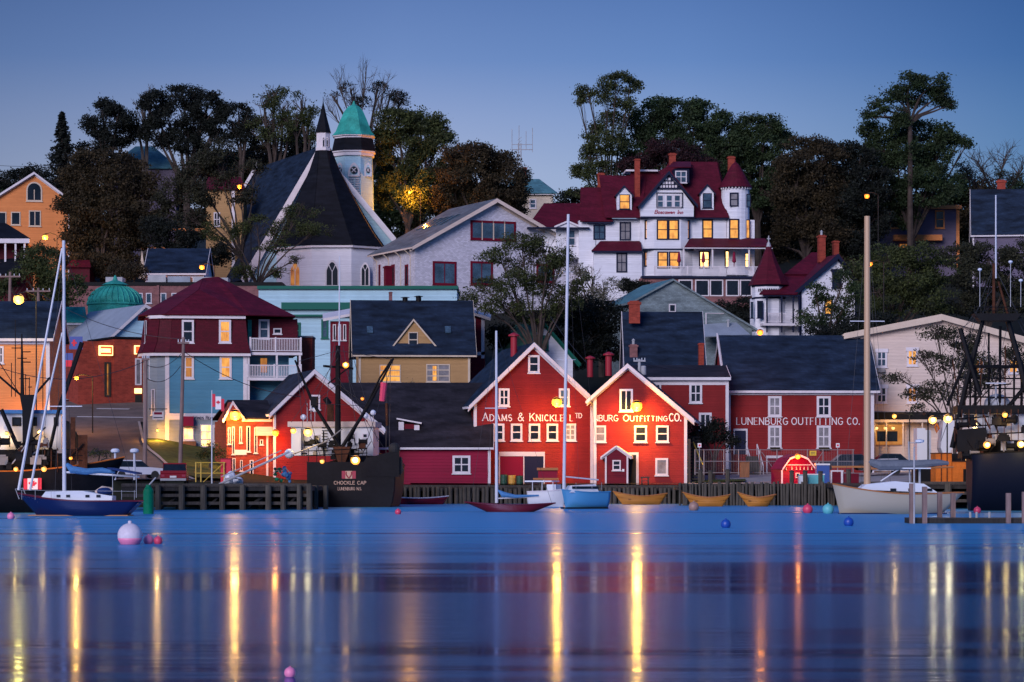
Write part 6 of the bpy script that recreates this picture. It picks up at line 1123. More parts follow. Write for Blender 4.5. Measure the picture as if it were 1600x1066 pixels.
# white bowed boat beside it
b = B('fishing_boat', 'small fishing boat with lamplit white bow left of the A frame trawler', 'fishing boat', 1460, 755, 236, 0, None)
b.poly('bow', 'hull_white', [(1474, 657), (1503, 657), (1488, 700), (1478, 722), (1470, 700)], 0, 2.2); b.rects('cabin', 'hull_white', [(1434, 669, 1447, 722), (1447, 672, 1456, 722)], .4, 2.5); b.rects('hull', 'hull_black', [(1432, 722, 1505, 762)], 0, 3); b.rects('cabin_roof', 'metal_dark', [(1446, 645, 1486, 648)], -.3, 1.5)
for x in (1450, 1480): tubep(b.root, 'stanchion', 'metal_dark', [b.q(x, 648), b.q(x, 722)], .06)
tubep(b.root, 'life_ring', 'orange_steel', [b.q(1464, 662, -.2), b.q(1467, 670, -.2), b.q(1464, 676, -.2), b.q(1461, 668, -.2), b.q(1464, 662, -.2)], .09)
# orange steel boxes on the wharf
for x0, x1, y0, lb in ((1462, 1487, 709, 'tallest orange steel gear box, left of its row'), (1488, 1518, 722, 'middle orange steel box with a dark slot'), (1519, 1550, 735, 'lowest orange steel box at the right of the row')):
    b = B('gear_box', lb+' on the right wharf', 'container', x0, 754, 229, 3, 'orange boxes on the wharf'); b.rects('body', 'orange_steel', [(x0, y0, x1, 756)], 0, 2); b.rects('rim', 'metal_rust', [(x0-.5, y0-1.5, x1+.5, y0)], -.06, 2.06)
    if x0 == 1488: b.rects('slot', 'metal_dark', [(1505, 733, 1511, 753)], -.03, .003)
    else: b.each('rib', 'metal_rust', [(x0+8, y0, x0+9.3, 755), (x0+17, y0, x0+18.3, 755)], -.07, .002)
b = B('winch_housing', 'dark blue steel hopper behind the orange boxes', 'machine', 1500, 722, 232, 0); b.poly('hopper', 'metal_dark', [(1486, 709), (1510, 709), (1517, 722), (1488, 722)], 0, 2.5); b.rects('base', 'metal_dark', [(1489, 722, 1516, 756)], .2, 2.4)
def clutter(b, x0, x1, y0, y1, d, n, seed, mts=('metal_dark', 'metal_rust', 'metal_dark', 'rope', 'metal_dark', 'metal_grey')):
    R = random.Random(seed)
    for i in range(n):
        x, y = R.uniform(x0, x1), R.uniform(y0, y1); mt = R.choice(mts); dd = d+R.uniform(-.3, .3); p = b.q(x, y, dd); k = R.random()
        if k < .35: w, h = R.uniform(.12, .45), R.uniform(.15, .6); M().box(p.x-w, p.x+w, dd-.2, dd+.2, p.z-h/2, p.z+h/2).box(p.x-w*.6, p.x+w*.6, dd-.24, dd+.1, p.z+h/2-.02, p.z+h/2+.12).build('deck_gear', mt, b.root)
        elif k < .6: m = M(); r_ = R.uniform(.1, .28); m.tube([(p.x-.3, dd, p.z), (p.x+.3, dd, p.z)], r_, 9); m.tube([(p.x-.36, dd, p.z), (p.x-.3, dd, p.z)], r_*1.5, 10); m.tube([(p.x+.3, dd, p.z), (p.x+.36, dd, p.z)], r_*1.5, 10); m.build('winch_drum', mt, b.root)
        else: L_ = R.uniform(.6, 2.2); a_ = R.uniform(.6, 2.5); M().tube([(p.x, dd, p.z), (p.x+L_*.5*math.cos(a_), dd, p.z+L_*.5*math.sin(a_)), (p.x+L_*math.cos(a_)*.9, dd, p.z+L_*math.sin(a_))], R.uniform(.025, .07), 5).build('pipework', mt, b.root)
for o_, args in zip(sorted([o for o in COL.objects if o.name.startswith('fishing_trawler')], key=lambda o: o.location.x), (((-5, 110, 690, 735), -2.2, 26), ((478, 585, 690, 718), 3, 30), ((1500, 1600, 652, 714), -1.7, 36))):
    fb = B.__new__(B); fb.root = o_; fb.w = o_.location.copy(); fb.yaw = o_.rotation_euler.z; fb.c = math.cos(fb.yaw); fb.s = math.sin(fb.yaw); clutter(fb, *args[0], args[1], args[2], int(fb.w.x))
# ================================================================ vehicles
def car(name, label, px, row, Y, yaw, mt, pickup=False, L=4.6, W=1.8, H=1.5, lit=False, lamps='letters_red'):
    w = PW(px, row, Y); r = put(name, label, 'pickup' if pickup else 'car', w, math.radians(yaw), 'parked cars'); h = H
    body = [(-L/2, .35), (L/2, .35), (L/2, .7), (L/2-.15, .85), (L*.2, .95), (-L/2+.1, .98), (-L/2, .8)]
    M().extr([(x, -W/2, z) for x, z in body], (0, W, 0)).build('body', mt, r)
    cab = [(L*.22, .93), (L*.08, h-.04), (-L*.02 if pickup else -L*.33, h), (-L*.1 if pickup else -L*.47, .95)]
    M().extr([(x, -W/2+.1, z) for x, z in cab], (0, W-.2, 0)).build('glasshouse', 'glass', r)
    top = [(L*.08+.02, h-.05), (L*.06, h+.03), (-L*.02 if pickup else -L*.31, h+.05), (-L*.03 if pickup else -L*.34, h-.03)]; M().extr([(x, -W/2+.08, z) for x, z in top], (0, W-.16, 0)).build('roof', mt, r)
    for s in (-1, 1):
        M().extr([(-.05*L-.04, s*(W/2-.1), .93), (-.05*L+.06, s*(W/2-.1), .93), (-.05*L+.04, s*(W/2-.15), h), (-.05*L-.06, s*(W/2-.15), h)], (0, s*.03, 0)).build('door_pillar', mt, r)
        M().box(-L/2-.03, -L/2, s*(W/2-.32), s*(W/2-.06), .62, .8).build('tail_lamp', lamps, r); M().box(L/2, L/2+.03, s*(W/2-.4), s*(W/2-.08), .6, .76).build('headlight', 'gel_white', r)
        for x in (-L*.3, L*.31): 
            wv = M().lathe([(.33, 0), (.33, .22)], (0, 0, 0), 14); wh = M(); wh.add([(x+v[0], s*(W/2-.2+v[2]) if s > 0 else -(W/2-.2+v[2]), .33+v[1]) for v in wv.v], wv.f); wh.build('wheel', 'rubber', r)
    if pickup:
        M().box(-L/2+.02, -L*.12, -W/2, -W/2+.06, .9, 1.08).box(-L/2+.02, -L*.12, W/2-.06, W/2, .9, 1.08).box(-L/2, -L/2+.06, -W/2, W/2, .9, 1.1).build('bed_side', mt, r)
    M().box(-L/2-.05, -L/2+.1, -W/2, W/2, .32, .5).build('bumper', 'metal_grey', r); M().box(-L/2-.07, -L/2-.05, -.25, .25, .55, .7).build('number_plate', 'sign_white', r)
    return r
car('pickup_truck', 'deep red pickup seen from behind on the left wharf', 273, 757.5, 224, 94, 'car_red', True, 5, 2.0, 1.65)
car('parked_car', 'white topped car behind the blue yacht awning left of the pickup', 212, 748, 236, 20, 'car_white')
car('parked_car', 'dark estate car parked before the long store right of the blue box', 1318, 735, 282, 185, 'car_dark', False, 5.2, 1.9, 1.55)
car('parked_car', 'dark car with a red tail strip outside the hotel porch', 1400, 733, 287, 4, 'car_dark', lamps='tail_red'); car('parked_car', 'pale car lit orange nearest the hotel porch posts', 1378, 741, 284, 182, 'car_white')
# ================================================================ small things on the quays
def thing_rects(name, label, cat, px, row, Y, specs, yaw=0, group=None):
    b = B(name, label, cat, px, row, Y, yaw, group)
    for nm, mt, rs, d0, d1 in specs: b.rects(nm, mt, rs, d0, d1)
    return b
def barrel(px, row, Y, mt, label, r=.3, h=.95):
    o = put('barrel', label, 'barrel', PW(px, row, Y), 0, 'barrels at the warehouse door'); M().lathe([(r*.92, 0), (r, .05), (r, h*.3), (r*1.05, h*.33), (r, h*.36), (r, h*.64), (r*1.05, h*.67), (r, h*.7), (r, h-.05), (r*.92, h)], (0, 0, 0), 16).build('drum', mt, o); M().lathe([(r*.85, h-.02), (r*.85, h+.03)], (0, 0, 0), 16).build('lid', 'metal_dark', o)
barrel(787.5, 757.5, 272, 'bin_green', 'dark green barrel left of the yellow one by the navy door', .36, .95); barrel(800, 757.5, 272, 'bin_yellow', 'yellow barrel between two green barrels', .36, .9); barrel(812, 757.5, 272, 'bin_green', 'green barrel between the yellow barrel and the navy door', .34, .85)
thing_rects('serving_stand', 'crimson stand with lamplit orange top boards beside the navy warehouse door', 'stand', 854, 757, 271.5, [('front_panel', 'door_red', [(841, 735, 871, 747)], 0, .3), ('top_board', 'teak', [(839, 731, 872, 735)], -.2, .6), ('counter', 'teak', [(833, 747, 873, 750)], -.3, .6), ('leg', 'plank_grey', [(842, 750, 844, 758)], 0, .1), ('leg', 'plank_grey', [(868, 750, 870, 758)], 0, .1)])
thing_rects('wooden_stool', 'small grey wooden stool before the lamplit red wall', 'stool', 1008, 759, 271.7, [('seat', 'plank_grey', [(1001, 745, 1015, 747)], 0, .4), ('leg', 'plank_grey', [(1002, 747, 1003.5, 761)], .05, .12), ('leg', 'plank_grey', [(1012.5, 747, 1014, 761)], .05, .12), ('leg', 'plank_grey', [(1003, 747, 1004, 759)], .33, .4), ('leg', 'plank_grey', [(1012, 747, 1013, 759)], .33, .4), ('shelf', 'plank_grey', [(1003, 751, 1013, 752)], .1, .35)])
b = B('gambrel_shed', 'small bright red shed with a barn shaped white edged front under its own lamp', 'shed', 1247, 758, 262, 12)
prof = [(1221, 757), (1221, 734), (1233, 717), (1247, 711), (1261, 717), (1274, 734), (1274, 757)]
b.poly('wall', 'red_board', prof, 0, 3.2); P = [b.q(x, y) for x, y in prof[1:-1]]
for i in range(4): M().slab([(P[i].x, -.25, P[i].z), (P[i+1].x, -.25, P[i+1].z), (P[i+1].x, 3.3, P[i+1].z), (P[i].x, 3.3, P[i].z)], .08).build('roof_panel', 'red_board', b.root)
m = M()
for i in range(4): a1, a2 = P[i], P[i+1]; m.extr([(a1.x, -.3, a1.z+.08), (a2.x, -.3, a2.z+.08), (a2.x, -.3, a2.z-.1), (a1.x, -.3, a1.z-.1)], (0, .06+.002*i, 0))
m.build('rake_board', 'trim_white', b.root); b.each('corner_board', 'trim_white', [(1220.5, 735, 1223, 757)], -.04, .002); b.rects('sill_board', 'trim_white', [(1228, 726, 1267, 727.2)], -.04, .002)
for x in (1228, 1237, 1244, 1250, 1256, 1262, 1268): p = b.q(x, 732); M().tube([(p.x, -.06, p.z+.15), (p.x, -.1, p.z-.15)], [.03, .06], 6).build('hanging_float', 'trim_cream', b.root)
b.win(1243, 739, 1249, 747, nv=0, nh=0, t=.06, sill=False)
thing_rects('storage_bin', 'blue storage box right of the gambrel shed', 'bin', 1288, 757, 259, [('body', 'bin_blue', [(1276, 727, 1296, 757)], 0, 1.3), ('lid', 'sign_white', [(1275, 724.5, 1297, 727)], -.06, 1.36)])
thing_rects('fish_tote', 'large teal tote in front of the blue box', 'tote', 1268, 757, 254, [('body', 'bin_teal', [(1262, 742, 1288, 757)], 0, 1.0), ('rim', 'sign_white', [(1261, 740.5, 1289, 742.2)], -.04, 1.04)]); thing_rects('fish_tote', 'white and teal tote in front of the gambrel shed', 'tote', 1253, 757, 253.5, [('body', 'gel_white', [(1248, 743, 1260, 757)], 0, .8), ('rim', 'bin_teal', [(1247.5, 741.5, 1260.5, 743)], -.04, .84)])
thing_rects('wooden_crate', 'upright brown wooden crate before the store stair', 'crate', 1163, 746, 266, [('body', 'wood_box', [(1157, 723, 1171, 746)], 0, .9), ('top_board', 'wood_box', [(1156.5, 721.8, 1171.5, 723)], -.05, .95)])
thing_rects('red_skid', 'dark red trestle with pale frame beside the dark estate car', 'trestle', 1322, 757, 256, [('panel', 'dark_red_siding', [(1300, 738, 1316, 755)], 0, .1), ('panel', 'dark_red_siding', [(1318, 740, 1342, 755)], 0, .1), ('frame', 'trim_white', [(1298, 735, 1318, 737), (1314, 737, 1317, 757), (1298, 737, 1300, 757)], -.04, .14), ('top_rail', 'teak', [(1300, 728, 1366, 731)], 0, .12)])
thing_rects('notice_board', 'yellow warning board fixed on the chain fence', 'sign', 1270, 712, 267.5, [('board', 'sign_yellow', [(1265, 704.5, 1275.5, 712)], 0, .04), ('text_band', 'letters_dark', [(1267, 706.5, 1273.5, 707.3), (1267, 709, 1273.5, 709.8)], -.01, -.001)])
for x, y, Y, lb in ((1093, 696, 267, 'small white no parking sign behind the wooden stair'), (1309, 696, 268, 'small white square sign on a thin post over the estate car')):
    o = put('road_sign', lb, 'sign', PW(x, y, Y)); M().box(-.17, .17, -.02, .02, -.2, .2).build('plate', 'sign_white', o); M().lathe([(.1, 0), (.1, .01)], (0, 0, 0), 12).build('ring', 'flag_red', o, (0, -.035, 0)).rotation_euler = (math.pi/2, 0, 0); M().tube([(0, .05, .2), (0, .05, -3.2)], .03, 5).build('post', 'metal_grey', o)
def fence(name, label, x0, x1, yt, yb, Y, mt, posts, rails=(0, .5, 1), diag=False, r=.035):
    b = B(name, label, 'gate' if 'gate' in name else 'fence', (x0+x1)/2, yb, Y)
    for u in rails: y = yt+(yb-yt)*u*.97; tubep(b.root, 'rail', mt, [b.q(x0, y), b.q(x1, y)], r, 5)
    for x in posts: tubep(b.root, 'post', mt, [b.q(x, yb+2), b.q(x, yt-1)], r*1.5, 6)
    if diag:
        for a, c_ in diag: tubep(b.root, 'brace', mt, [b.q(*a), b.q(*c_)], r*.8, 5)
    return b
b = fence('chain_fence', 'tall chain link fence with pinkish posts in front of the long red store', 1085, 1335, 703, 740, 268, 'fence_metal', [1086, 1100, 1131, 1154, 1188, 1214, 1262, 1286, 1333], (0, .5, 1), [((1190, 706), (1212, 738)), ((1286, 706), (1264, 738))])
m = M()
for i in range(96): x = 1086+i*2.6; p, q = b.q(x, 704), b.q(x, 739); m.box(p.x-.006, p.x+.006, .01, .02, q.z, p.z)
m.build('wire_mesh', 'fence_metal', b.root)
fence('yard_gate', 'yellow tubular gate between the flagpole and the red brick shop', 306, 352, 723, 757, 237.8, 'gate_yellow', [306, 314, 350], (0, .5, 1), [((316, 755), (348, 725))], .04)
# gangway, flagpole, poles
b = B('gangway', 'long aluminium gangway ramp sloping up from the wharf to the black trawler', 'gangway', 340, 757, 221); 
for d_ in (0, .9):
    tubep(b.root, 'rail', 'metal_grey', [b.q(342, 757, d_), b.q(452, 706, d_)], .09); tubep(b.root, 'handrail', 'metal_grey', [b.q(346, 745, d_), b.q(440, 704, d_)], .04)
M().slab([b.q(342, 758, 0), b.q(450, 708, 0), b.q(450, 708, .9), b.q(342, 758, .9)], .05).build('tread', 'metal_grey', b.root)
o = put('flagpole', 'slim white flagpole with a red and white flag before the realty house', 'flagpole', PW(331, 758, 231)); w0 = PW(331, 758, 231)
h = (758-610)/F*231; M().tube([(0, 0, 0), (0, 0, h)], [.06, .04], 8).build('pole', 'mast_white', o); fm = M().box(0.03, .28, -.015, .015, h-1.35, h-.3).build('flag', 'flag_red', o)
M().box(.281, .75, .02, .05, h-1.55, h-.5).build('flag_panel', 'flag_white', fm); M().box(.751, 1.0, .03, .06, h-1.7, h-.7).build('flag_band', 'flag_red', fm); maple(fm, (.51, 0, h-1.0), .2, .005)
def upole(label, px, rt, rb, Y, lean=0, arms=(), tr=None, mt='pole_wood', group='utility poles'):
    p = PW(px, rb, Y); g = gz(p.x, p.y); p.z = min(p.z, g+.2) if rb > 600 else p.z; top = PW(px+lean, rt, Y); o = put('utility_pole', label, 'utility pole', p, 0, group); T = top-p
    M().tube([(0, 0, -.5), tuple(T)], [.19, .14], 9).build('pole', mt, o)
    for hw, dz in arms: M().box(T.x-hw, T.x+hw, T.y-.2, T.y-.06, T.z-dz-.08, T.z-dz+.08).build('crossarm', mt, o)
    if tr: M().lathe([(.25, 0), (.27, .1), (.27, .8), (.2, .9)], (T.x+tr[0], T.y-.35, T.z-tr[1]), 12).build('transformer', 'metal_grey', o)
    for hw, dz in arms:
        for s in (-.9, -.4, .4, .9): M().tube([(T.x+hw*s, T.y-.13, T.z-dz+.08), (T.x+hw*s, T.y-.13, T.z-dz+.3)], .04, 5).build('insulator', 'gel_white', o)
    return top
pA = upole('weathered pole standing at the road bend before the grey rounded bay', 226, 556, 742, 240, 2, [(.3, .3)]); pB = upole('tall leaning pole before the teal house wall', 281, 527, 722, 247, 6, [(.5, .5)])
pC = upole('pole with a crossarm at the left edge under the porch house', 15, 425, 480, 300, 1, [(1.1, .5)]); pD = upole('short pole top with a wide crossarm right of the yellow street light', 60, 450, 485, 300, 0, [(1.3, .35)]); pE = upole('pole with grey transformer between the red gable and the dark roofed house', 999, 561, 600, 284, 0, [(.6, .2)], (.4, 1.6), 'metal_grey')
def wire(label, pts, Y0, Y1, sag=.5):
    a, c_ = PW(*pts[0], Y0), PW(*pts[1], Y1); o = put('overhead_wire', label, 'wire', a, 0, 'overhead wires'); d_ = c_-a
    M().tube([tuple(d_*(i/12)-Vector((0, 0, sag*4*(i/12)*(1-i/12)))) for i in range(13)], .03, 4, False).build('cable', 'wire', o)
wire('overhead wire crossing the front of the teal house', ((228, 570), (283, 553)), 240, 247, .6); wire('overhead wire from the leaning pole to the red shop roof', ((285, 548), (470, 620)), 247, 262, .8); wire('overhead wire from the left edge to the road bend pole', ((0, 575), (226, 565)), 238, 240, 1.2)
wire('overhead wire rising behind the left street roofs', ((60, 458), (283, 530)), 300, 247, 1); wire('high wire at the far left skyline', ((-20, 257), (95, 257)), 420, 420, .3); wire('wire over the roofs behind the small white house', ((860, 495), (925, 575)), 300, 284, .3); wire('wire leading right from the transformer pole', ((1003, 566), (1098, 575)), 284, 292, .4); wire('lower wire between the two left poles', ((228, 590), (282, 572)), 240, 247, .8)
o = put('antenna_mast', 'lattice radio mast with four upright aerials on the skyline', 'antenna', PW(812, 300, 465)); s = 465/F
for dx in (-.35, .35): M().tube([(dx, 0, -6), (dx*.6, 0, 76*s)], .09, 5).build('mast_leg', 'metal_grey', o)
m = M()
for k in range(16): z = k*.55+(.2); m.tube([(-.3, 0, z), (.3, 0, z+.5)], .04, 4)
m.build('lattice', 'metal_grey', o); M().tube([(-12*s, 0, 66*s), (20*s, 0, 66*s)], .08, 5).build('cross_beam', 'metal_grey', o); M().tube([(-12*s, 0, 74*s), (20*s, 0, 74*s)], .06, 5).build('cross_beam', 'metal_grey', o)
for x, h0, h1 in ((-12, 60, 98), (-1, 66, 104), (10, 66, 95), (20, 62, 100)): M().tube([(x*s, 0, h0*s), (x*s, 0, h1*s)], .055, 5).build('aerial', 'metal_grey', o)
# street banner signs
b = thing_rects('hanging_banner', 'blue banner with a red and white star hanging by the stone bank', 'banner', 118, 545, 300, [('cloth', 'sign_blue', [(108, 526, 129, 546)], 0, .05), ('emblem', 'flag_red', [(114, 531, 117.5, 541), (112, 534.5, 120, 537.5)], -.03, -.002)]); thing_rects('hanging_banner', 'blue and red banner just below the starred one', 'banner', 108, 570, 298, [('cloth', 'sign_blue', [(102, 552, 114, 563)], 0, .05), ('band', 'flag_red', [(102, 563, 112, 573)], 0, .05)])
o = put('red_tank', 'upright bright red steel locker against the pink lit shop wall', 'locker', PW(355, 757, 238)); M().box(-.55, .3, 0, .8, 0, 2.1).build('cabinet', 'flag_red', o); M().box(-.58, .33, -.03, .83, 2.101, 2.18).build('lid', 'door_red', o)
# fishing gear heap on the left wharf
for i, (x, y, w_, h_, mt_, lb) in enumerate(((365, 757, 16, 14, 'gel_white', 'white tarped skiff shape lying under the gangway'), (434, 757, 8, 30, 'hull_green', 'tangled green net heap'), (447, 757, 9, 34, 'canvas_blue', 'pale blue tarpaulin bundle'), (160, 757, 12, 20, 'plank_grey', 'brown timber stack behind the yacht awning'))):
    p = PW(x, y, 222.5); s = 222.5/F; o = put('gear_bundle', lb+' on the left wharf', 'gear', p, 0, 'fishing gear on the left wharf'); R = random.Random(i); m = M()
    for k in range(9): m.ball((R.uniform(-.6, .6)*w_*s, R.uniform(0, .5), R.uniform(.1, .85)*h_*s), R.uniform(.25, .5)*w_*s, 9, 6, R.uniform(.6, 1.4))
    m.build('bundle', mt_, o); M().tube([(-w_*s*.8, -.3, h_*s*.6), (0, -w_*s*.8, h_*s*.75), (w_*s*.8, -.3, h_*s*.5)], .04).build('lashing', 'rope', o)

# ================================================================ trees
SK = 'trees on the hill skyline'
def conifer(label, px, row, Y, h_px, w_px):
    s = Y/F; g = gz((px-800)*s, Y); zt = CAMH+(HZ-row)*s-g; o = put('spruce_tree', label, 'spruce', ((px-800)*s, Y, g), 0, SK); V = []; r = np.random.default_rng(5); H = h_px*s; R0 = w_px*s*.8; m = M(); m.tube([(0, 0, -.5), (0, 0, zt*.6), (0, 0, zt)], [.3, .18, .03], 7)
    for k in range(34):
        u = k/33; z = zt-H*u**1.0; rad = (.12+R0*u)*r.uniform(.75, 1.15)
        for j in range(9):
            a = r.uniform(0, 6.28); L_ = rad*r.uniform(.7, 1.1); dx, dy = math.cos(a), math.sin(a); m.tube([(0, 0, z+.2), (dx*L_, dy*L_, z-.18*L_)], [.05, .01], 3, False)
            for q in range(9): t_ = r.uniform(.15, 1); c_ = np.array([dx*L_*t_, dy*L_*t_, z+.2-.35*L_*t_])+r.normal(size=3)*.12; V.append(c_)
    C = np.array(V); C = np.repeat(C, 2, 0)+r.normal(size=(len(C)*2, 3))*.1; n = len(C); a = r.normal(size=(n, 3))*[1, 1, .4]; a /= np.linalg.norm(a, axis=1)[:, None]; bb = np.cross(a, r.normal(size=(n, 3))); bb /= np.linalg.norm(bb, axis=1)[:, None]
    Vq = np.stack([C-a*.32, C-bb*.12, C+a*.32, C+bb*.12], 1).reshape(-1, 3); rawmesh(Vq, n, 'crown', 'leaf_dark', o); m.build('trunk', 'bark', o)
conifer('narrow dark spruce left of the skyline maples', 97, 181, 440, 110, 52)
T = tree
T('low dark bushy tree behind the ochre gable house', 60, 430, [(52, 268, 20, 11), (30, 276, 22, 12), (72, 278, 14, 10), (5, 280, 22, 14)], 'leaf_dark', 1.3, .36, group=SK)
T('round topped dark maple, second tree right of the spruce', 172, 445, [(160, 172, 24, 18), (185, 185, 26, 22), (150, 200, 22, 20), (196, 210, 22, 18), (166, 222, 26, 18), (140, 235, 18, 18)], 'leaf_dark', 1.25, .40, .05, group=SK)
T('largest broad dark tree with a scalloped crown near the church left', 290, 445, [(285, 148, 32, 20), (240, 160, 26, 18), (325, 165, 28, 22), (262, 185, 32, 22), (310, 195, 34, 22), (240, 205, 26, 22), (338, 200, 18, 22), (290, 222, 40, 20), (345, 178, 12, 14)], 'leaf_dark', 1.25, .40, .0, group=SK)
T('thin bare tree poking up through the gap between two dark crowns', 225, 448, [(222, 165, 18, 28), (235, 150, 16, 20), (214, 190, 14, 20)], None, twigs=14, bark='bark_pale', group=SK)
T('small dark round headed tree between the broad tree and the thin leafed pair', 375, 445, [(373, 175, 20, 14), (388, 192, 18, 14), (366, 200, 20, 16), (382, 214, 26, 16)], 'leaf_dark', 1.2, .36, .1, group=SK)
T('airy tree with gaps left of the church spire', 432, 442, [(428, 145, 20, 13), (412, 160, 20, 12), (442, 166, 18, 14), (424, 186, 26, 14), (455, 190, 18, 14), (408, 200, 20, 14), (436, 212, 34, 14)], 'leaf_olive', .75, .36, .3, twigs=10, group=SK)
T('slender tree with gaps right beside the church spire', 476, 440, [(470, 158, 16, 13), (484, 178, 16, 16), (462, 190, 18, 16), (486, 206, 16, 16)], 'leaf_olive', .75, .36, .3, twigs=10, group=SK)
T('half bare tree with twiggy top above the copper belfry', 566, 448, [(530, 130, 22, 30), (572, 112, 20, 34), (602, 130, 26, 24), (550, 150, 26, 20), (622, 150, 24, 18), (590, 165, 26, 18), (512, 168, 18, 22)], None, twigs=17, bark='bark_pale', group=SK, fork=.5, tr=.32)
T('sparse leaf clusters tree behind the half bare one over the belfry', 575, 450, [(548, 138, 20, 9), (590, 136, 18, 8), (610, 150, 24, 11), (560, 160, 22, 10), (520, 150, 13, 8), (628, 158, 16, 7)], 'leaf_dark', .55, .34, .35, group=SK)
T('tall olive green tree right of the belfry lit orange beneath', 640, 428, [(620, 190, 32, 22), (660, 190, 30, 22), (690, 205, 18, 18), (600, 215, 22, 24), (640, 225, 42, 26), (685, 230, 26, 24), (620, 262, 34, 28), (665, 268, 34, 28), (606, 300, 20, 22), (650, 305, 34, 24)], 'leaf_olive', 1.2, .42, -.1, group=SK)
T('dusky brown rounded tree behind the shingled hall roof', 745, 425, [(735, 242, 38, 20), (770, 255, 32, 24), (705, 262, 28, 26), (745, 280, 44, 28), (795, 285, 26, 28), (700, 305, 30, 22), (770, 312, 40, 22), (806, 312, 16, 20)], 'leaf_brown', 1.25, .42, -.1, group=SK)
T('dark green shrub tree beside the small yellow house', 812, 440, [(812, 300, 16, 18), (818, 275, 10, 14), (806, 322, 22, 14)], 'leaf_dark', 1.3, .34, group=SK)
T('tall irregular tree with a forked top left of the inn', 955, 432, [(962, 130, 28, 17), (985, 135, 16, 12), (918, 143, 18, 11), (905, 155, 11, 9), (950, 158, 20, 13), (985, 165, 16, 12), (958, 185, 24, 14), (925, 205, 18, 16), (950, 225, 30, 22), (920, 245, 18, 18), (910, 268, 15, 14), (935, 270, 26, 20), (900, 300, 12, 8), (925, 298, 16, 12)], 'leaf_olive', .95, .38, .1, group=SK, tr=.34)
T('broad bushy green tree rising behind the inn roof', 1055, 438, [(1040, 170, 36, 20), (1090, 172, 32, 18), (1010, 190, 30, 22), (1070, 198, 44, 26), (1120, 200, 30, 24), (1000, 225, 30, 26), (1050, 230, 46, 26), (1105, 232, 40, 26), (1000, 262, 36, 24), (1085, 262, 46, 22), (1140, 225, 24, 20)], 'leaf_green', 1.2, .42, -.1, group=SK)
T('dark green spreading tree behind the inn turret', 1185, 440, [(1165, 200, 26, 18), (1195, 198, 26, 18), (1222, 212, 18, 16), (1150, 225, 28, 22), (1190, 230, 36, 24), (1225, 232, 16, 16), (1170, 262, 36, 26), (1210, 262, 26, 24), (1195, 300, 30, 26)], 'leaf_green', 1.25, .42, -.1, group=SK)
T('maroon leaved tree hugging the inn roof ridge', 1045, 412, [(1040, 232, 34, 16), (1015, 248, 34, 14), (1075, 246, 34, 14), (1100, 256, 22, 10), (990, 258, 22, 10)], 'leaf_maroon', 1.4, .36, -.2, group=SK)
T('dark russet tree between the turret cottage and the inn', 1255, 415, [(1262, 228, 24, 16), (1290, 240, 28, 20), (1240, 255, 30, 24), (1285, 275, 40, 28), (1235, 300, 34, 32), (1290, 320, 40, 32), (1240, 350, 36, 30), (1290, 365, 36, 26), (1220, 385, 20, 20)], 'leaf_brown', 1.25, .42, -.15, group=SK)
T('very tall umbrella shaped tree above the right skyline', 1422, 420, [(1420, 130, 30, 14), (1455, 132, 26, 14), (1390, 150, 24, 13), (1440, 150, 38, 16), (1470, 150, 16, 14), (1365, 160, 12, 9), (1352, 180, 9, 10), (1400, 172, 22, 12), (1375, 183, 14, 9), (1415, 190, 24, 14), (1480, 160, 12, 8), (1488, 163, 9, 8)], 'leaf_green', 1.0, .38, .05, group=SK, tr=.4, fork=.9)
T('spreading lower limbed dark tree under the umbrella tree', 1425, 424, [(1360, 205, 22, 12), (1395, 210, 28, 16), (1440, 205, 30, 18), (1475, 210, 18, 16), (1500, 218, 16, 9), (1510, 226, 9, 7), (1410, 238, 50, 22), (1460, 240, 34, 24), (1370, 240, 30, 24), (1420, 272, 60, 26), (1440, 300, 50, 24), (1385, 300, 34, 26), (1415, 335, 22, 22)], 'leaf_green', 1.15, .42, -.05, group=SK, tr=.4)
T('dark wide tree mass over the upper right street light', 1335, 418, [(1315, 235, 22, 14), (1345, 245, 26, 18), (1320, 270, 36, 26), (1355, 285, 34, 30), (1330, 320, 42, 30), (1310, 360, 40, 28), (1365, 345, 26, 26), (1345, 385, 40, 24)], 'leaf_dark', 1.3, .42, -.15, group=SK)
T('grey leafless tree at the right edge of the skyline', 1555, 440, [(1530, 250, 34, 22), (1570, 245, 34, 24), (1600, 262, 26, 24), (1510, 275, 22, 16), (1550, 280, 34, 14)], None, twigs=22, bark='bark', group=SK)
T('thin leaved grey crown beside the leafless right edge tree', 1520, 436, [(1508, 262, 18, 14), (1540, 272, 26, 12), (1580, 276, 24, 12)], 'leaf_grey', .5, .3, .4, group=SK)
# wooded belt that closes the crest between the named crowns
for i, (x, y) in enumerate([(-10, 300), (30, 310), (85, 300), (130, 290), (215, 270), (255, 280), (335, 250), (372, 262), (420, 235), (465, 232), (600, 270), (655, 300), (700, 290), (740, 310), (790, 315), (880, 320), (1140, 250), (1200, 300), (1240, 290), (1300, 300), (1345, 310), (1390, 320), (1470, 300), (1510, 300), (1545, 310), (1595, 300), (1640, 300)]):
    R_ = random.Random(i); L_ = [(x+R_.uniform(-22, 22), y+k*26+R_.uniform(-5, 5), R_.uniform(24, 34), R_.uniform(18, 24)) for k in range(5)]
    tree('dark tree standing in the wooded belt along the crest of the hill', x, 458, L_, ('leaf_dark', 'leaf_green', 'leaf_brown')[i % 3], 1.0, .5, -.5, group='wooded belt along the crest', twigs=3)
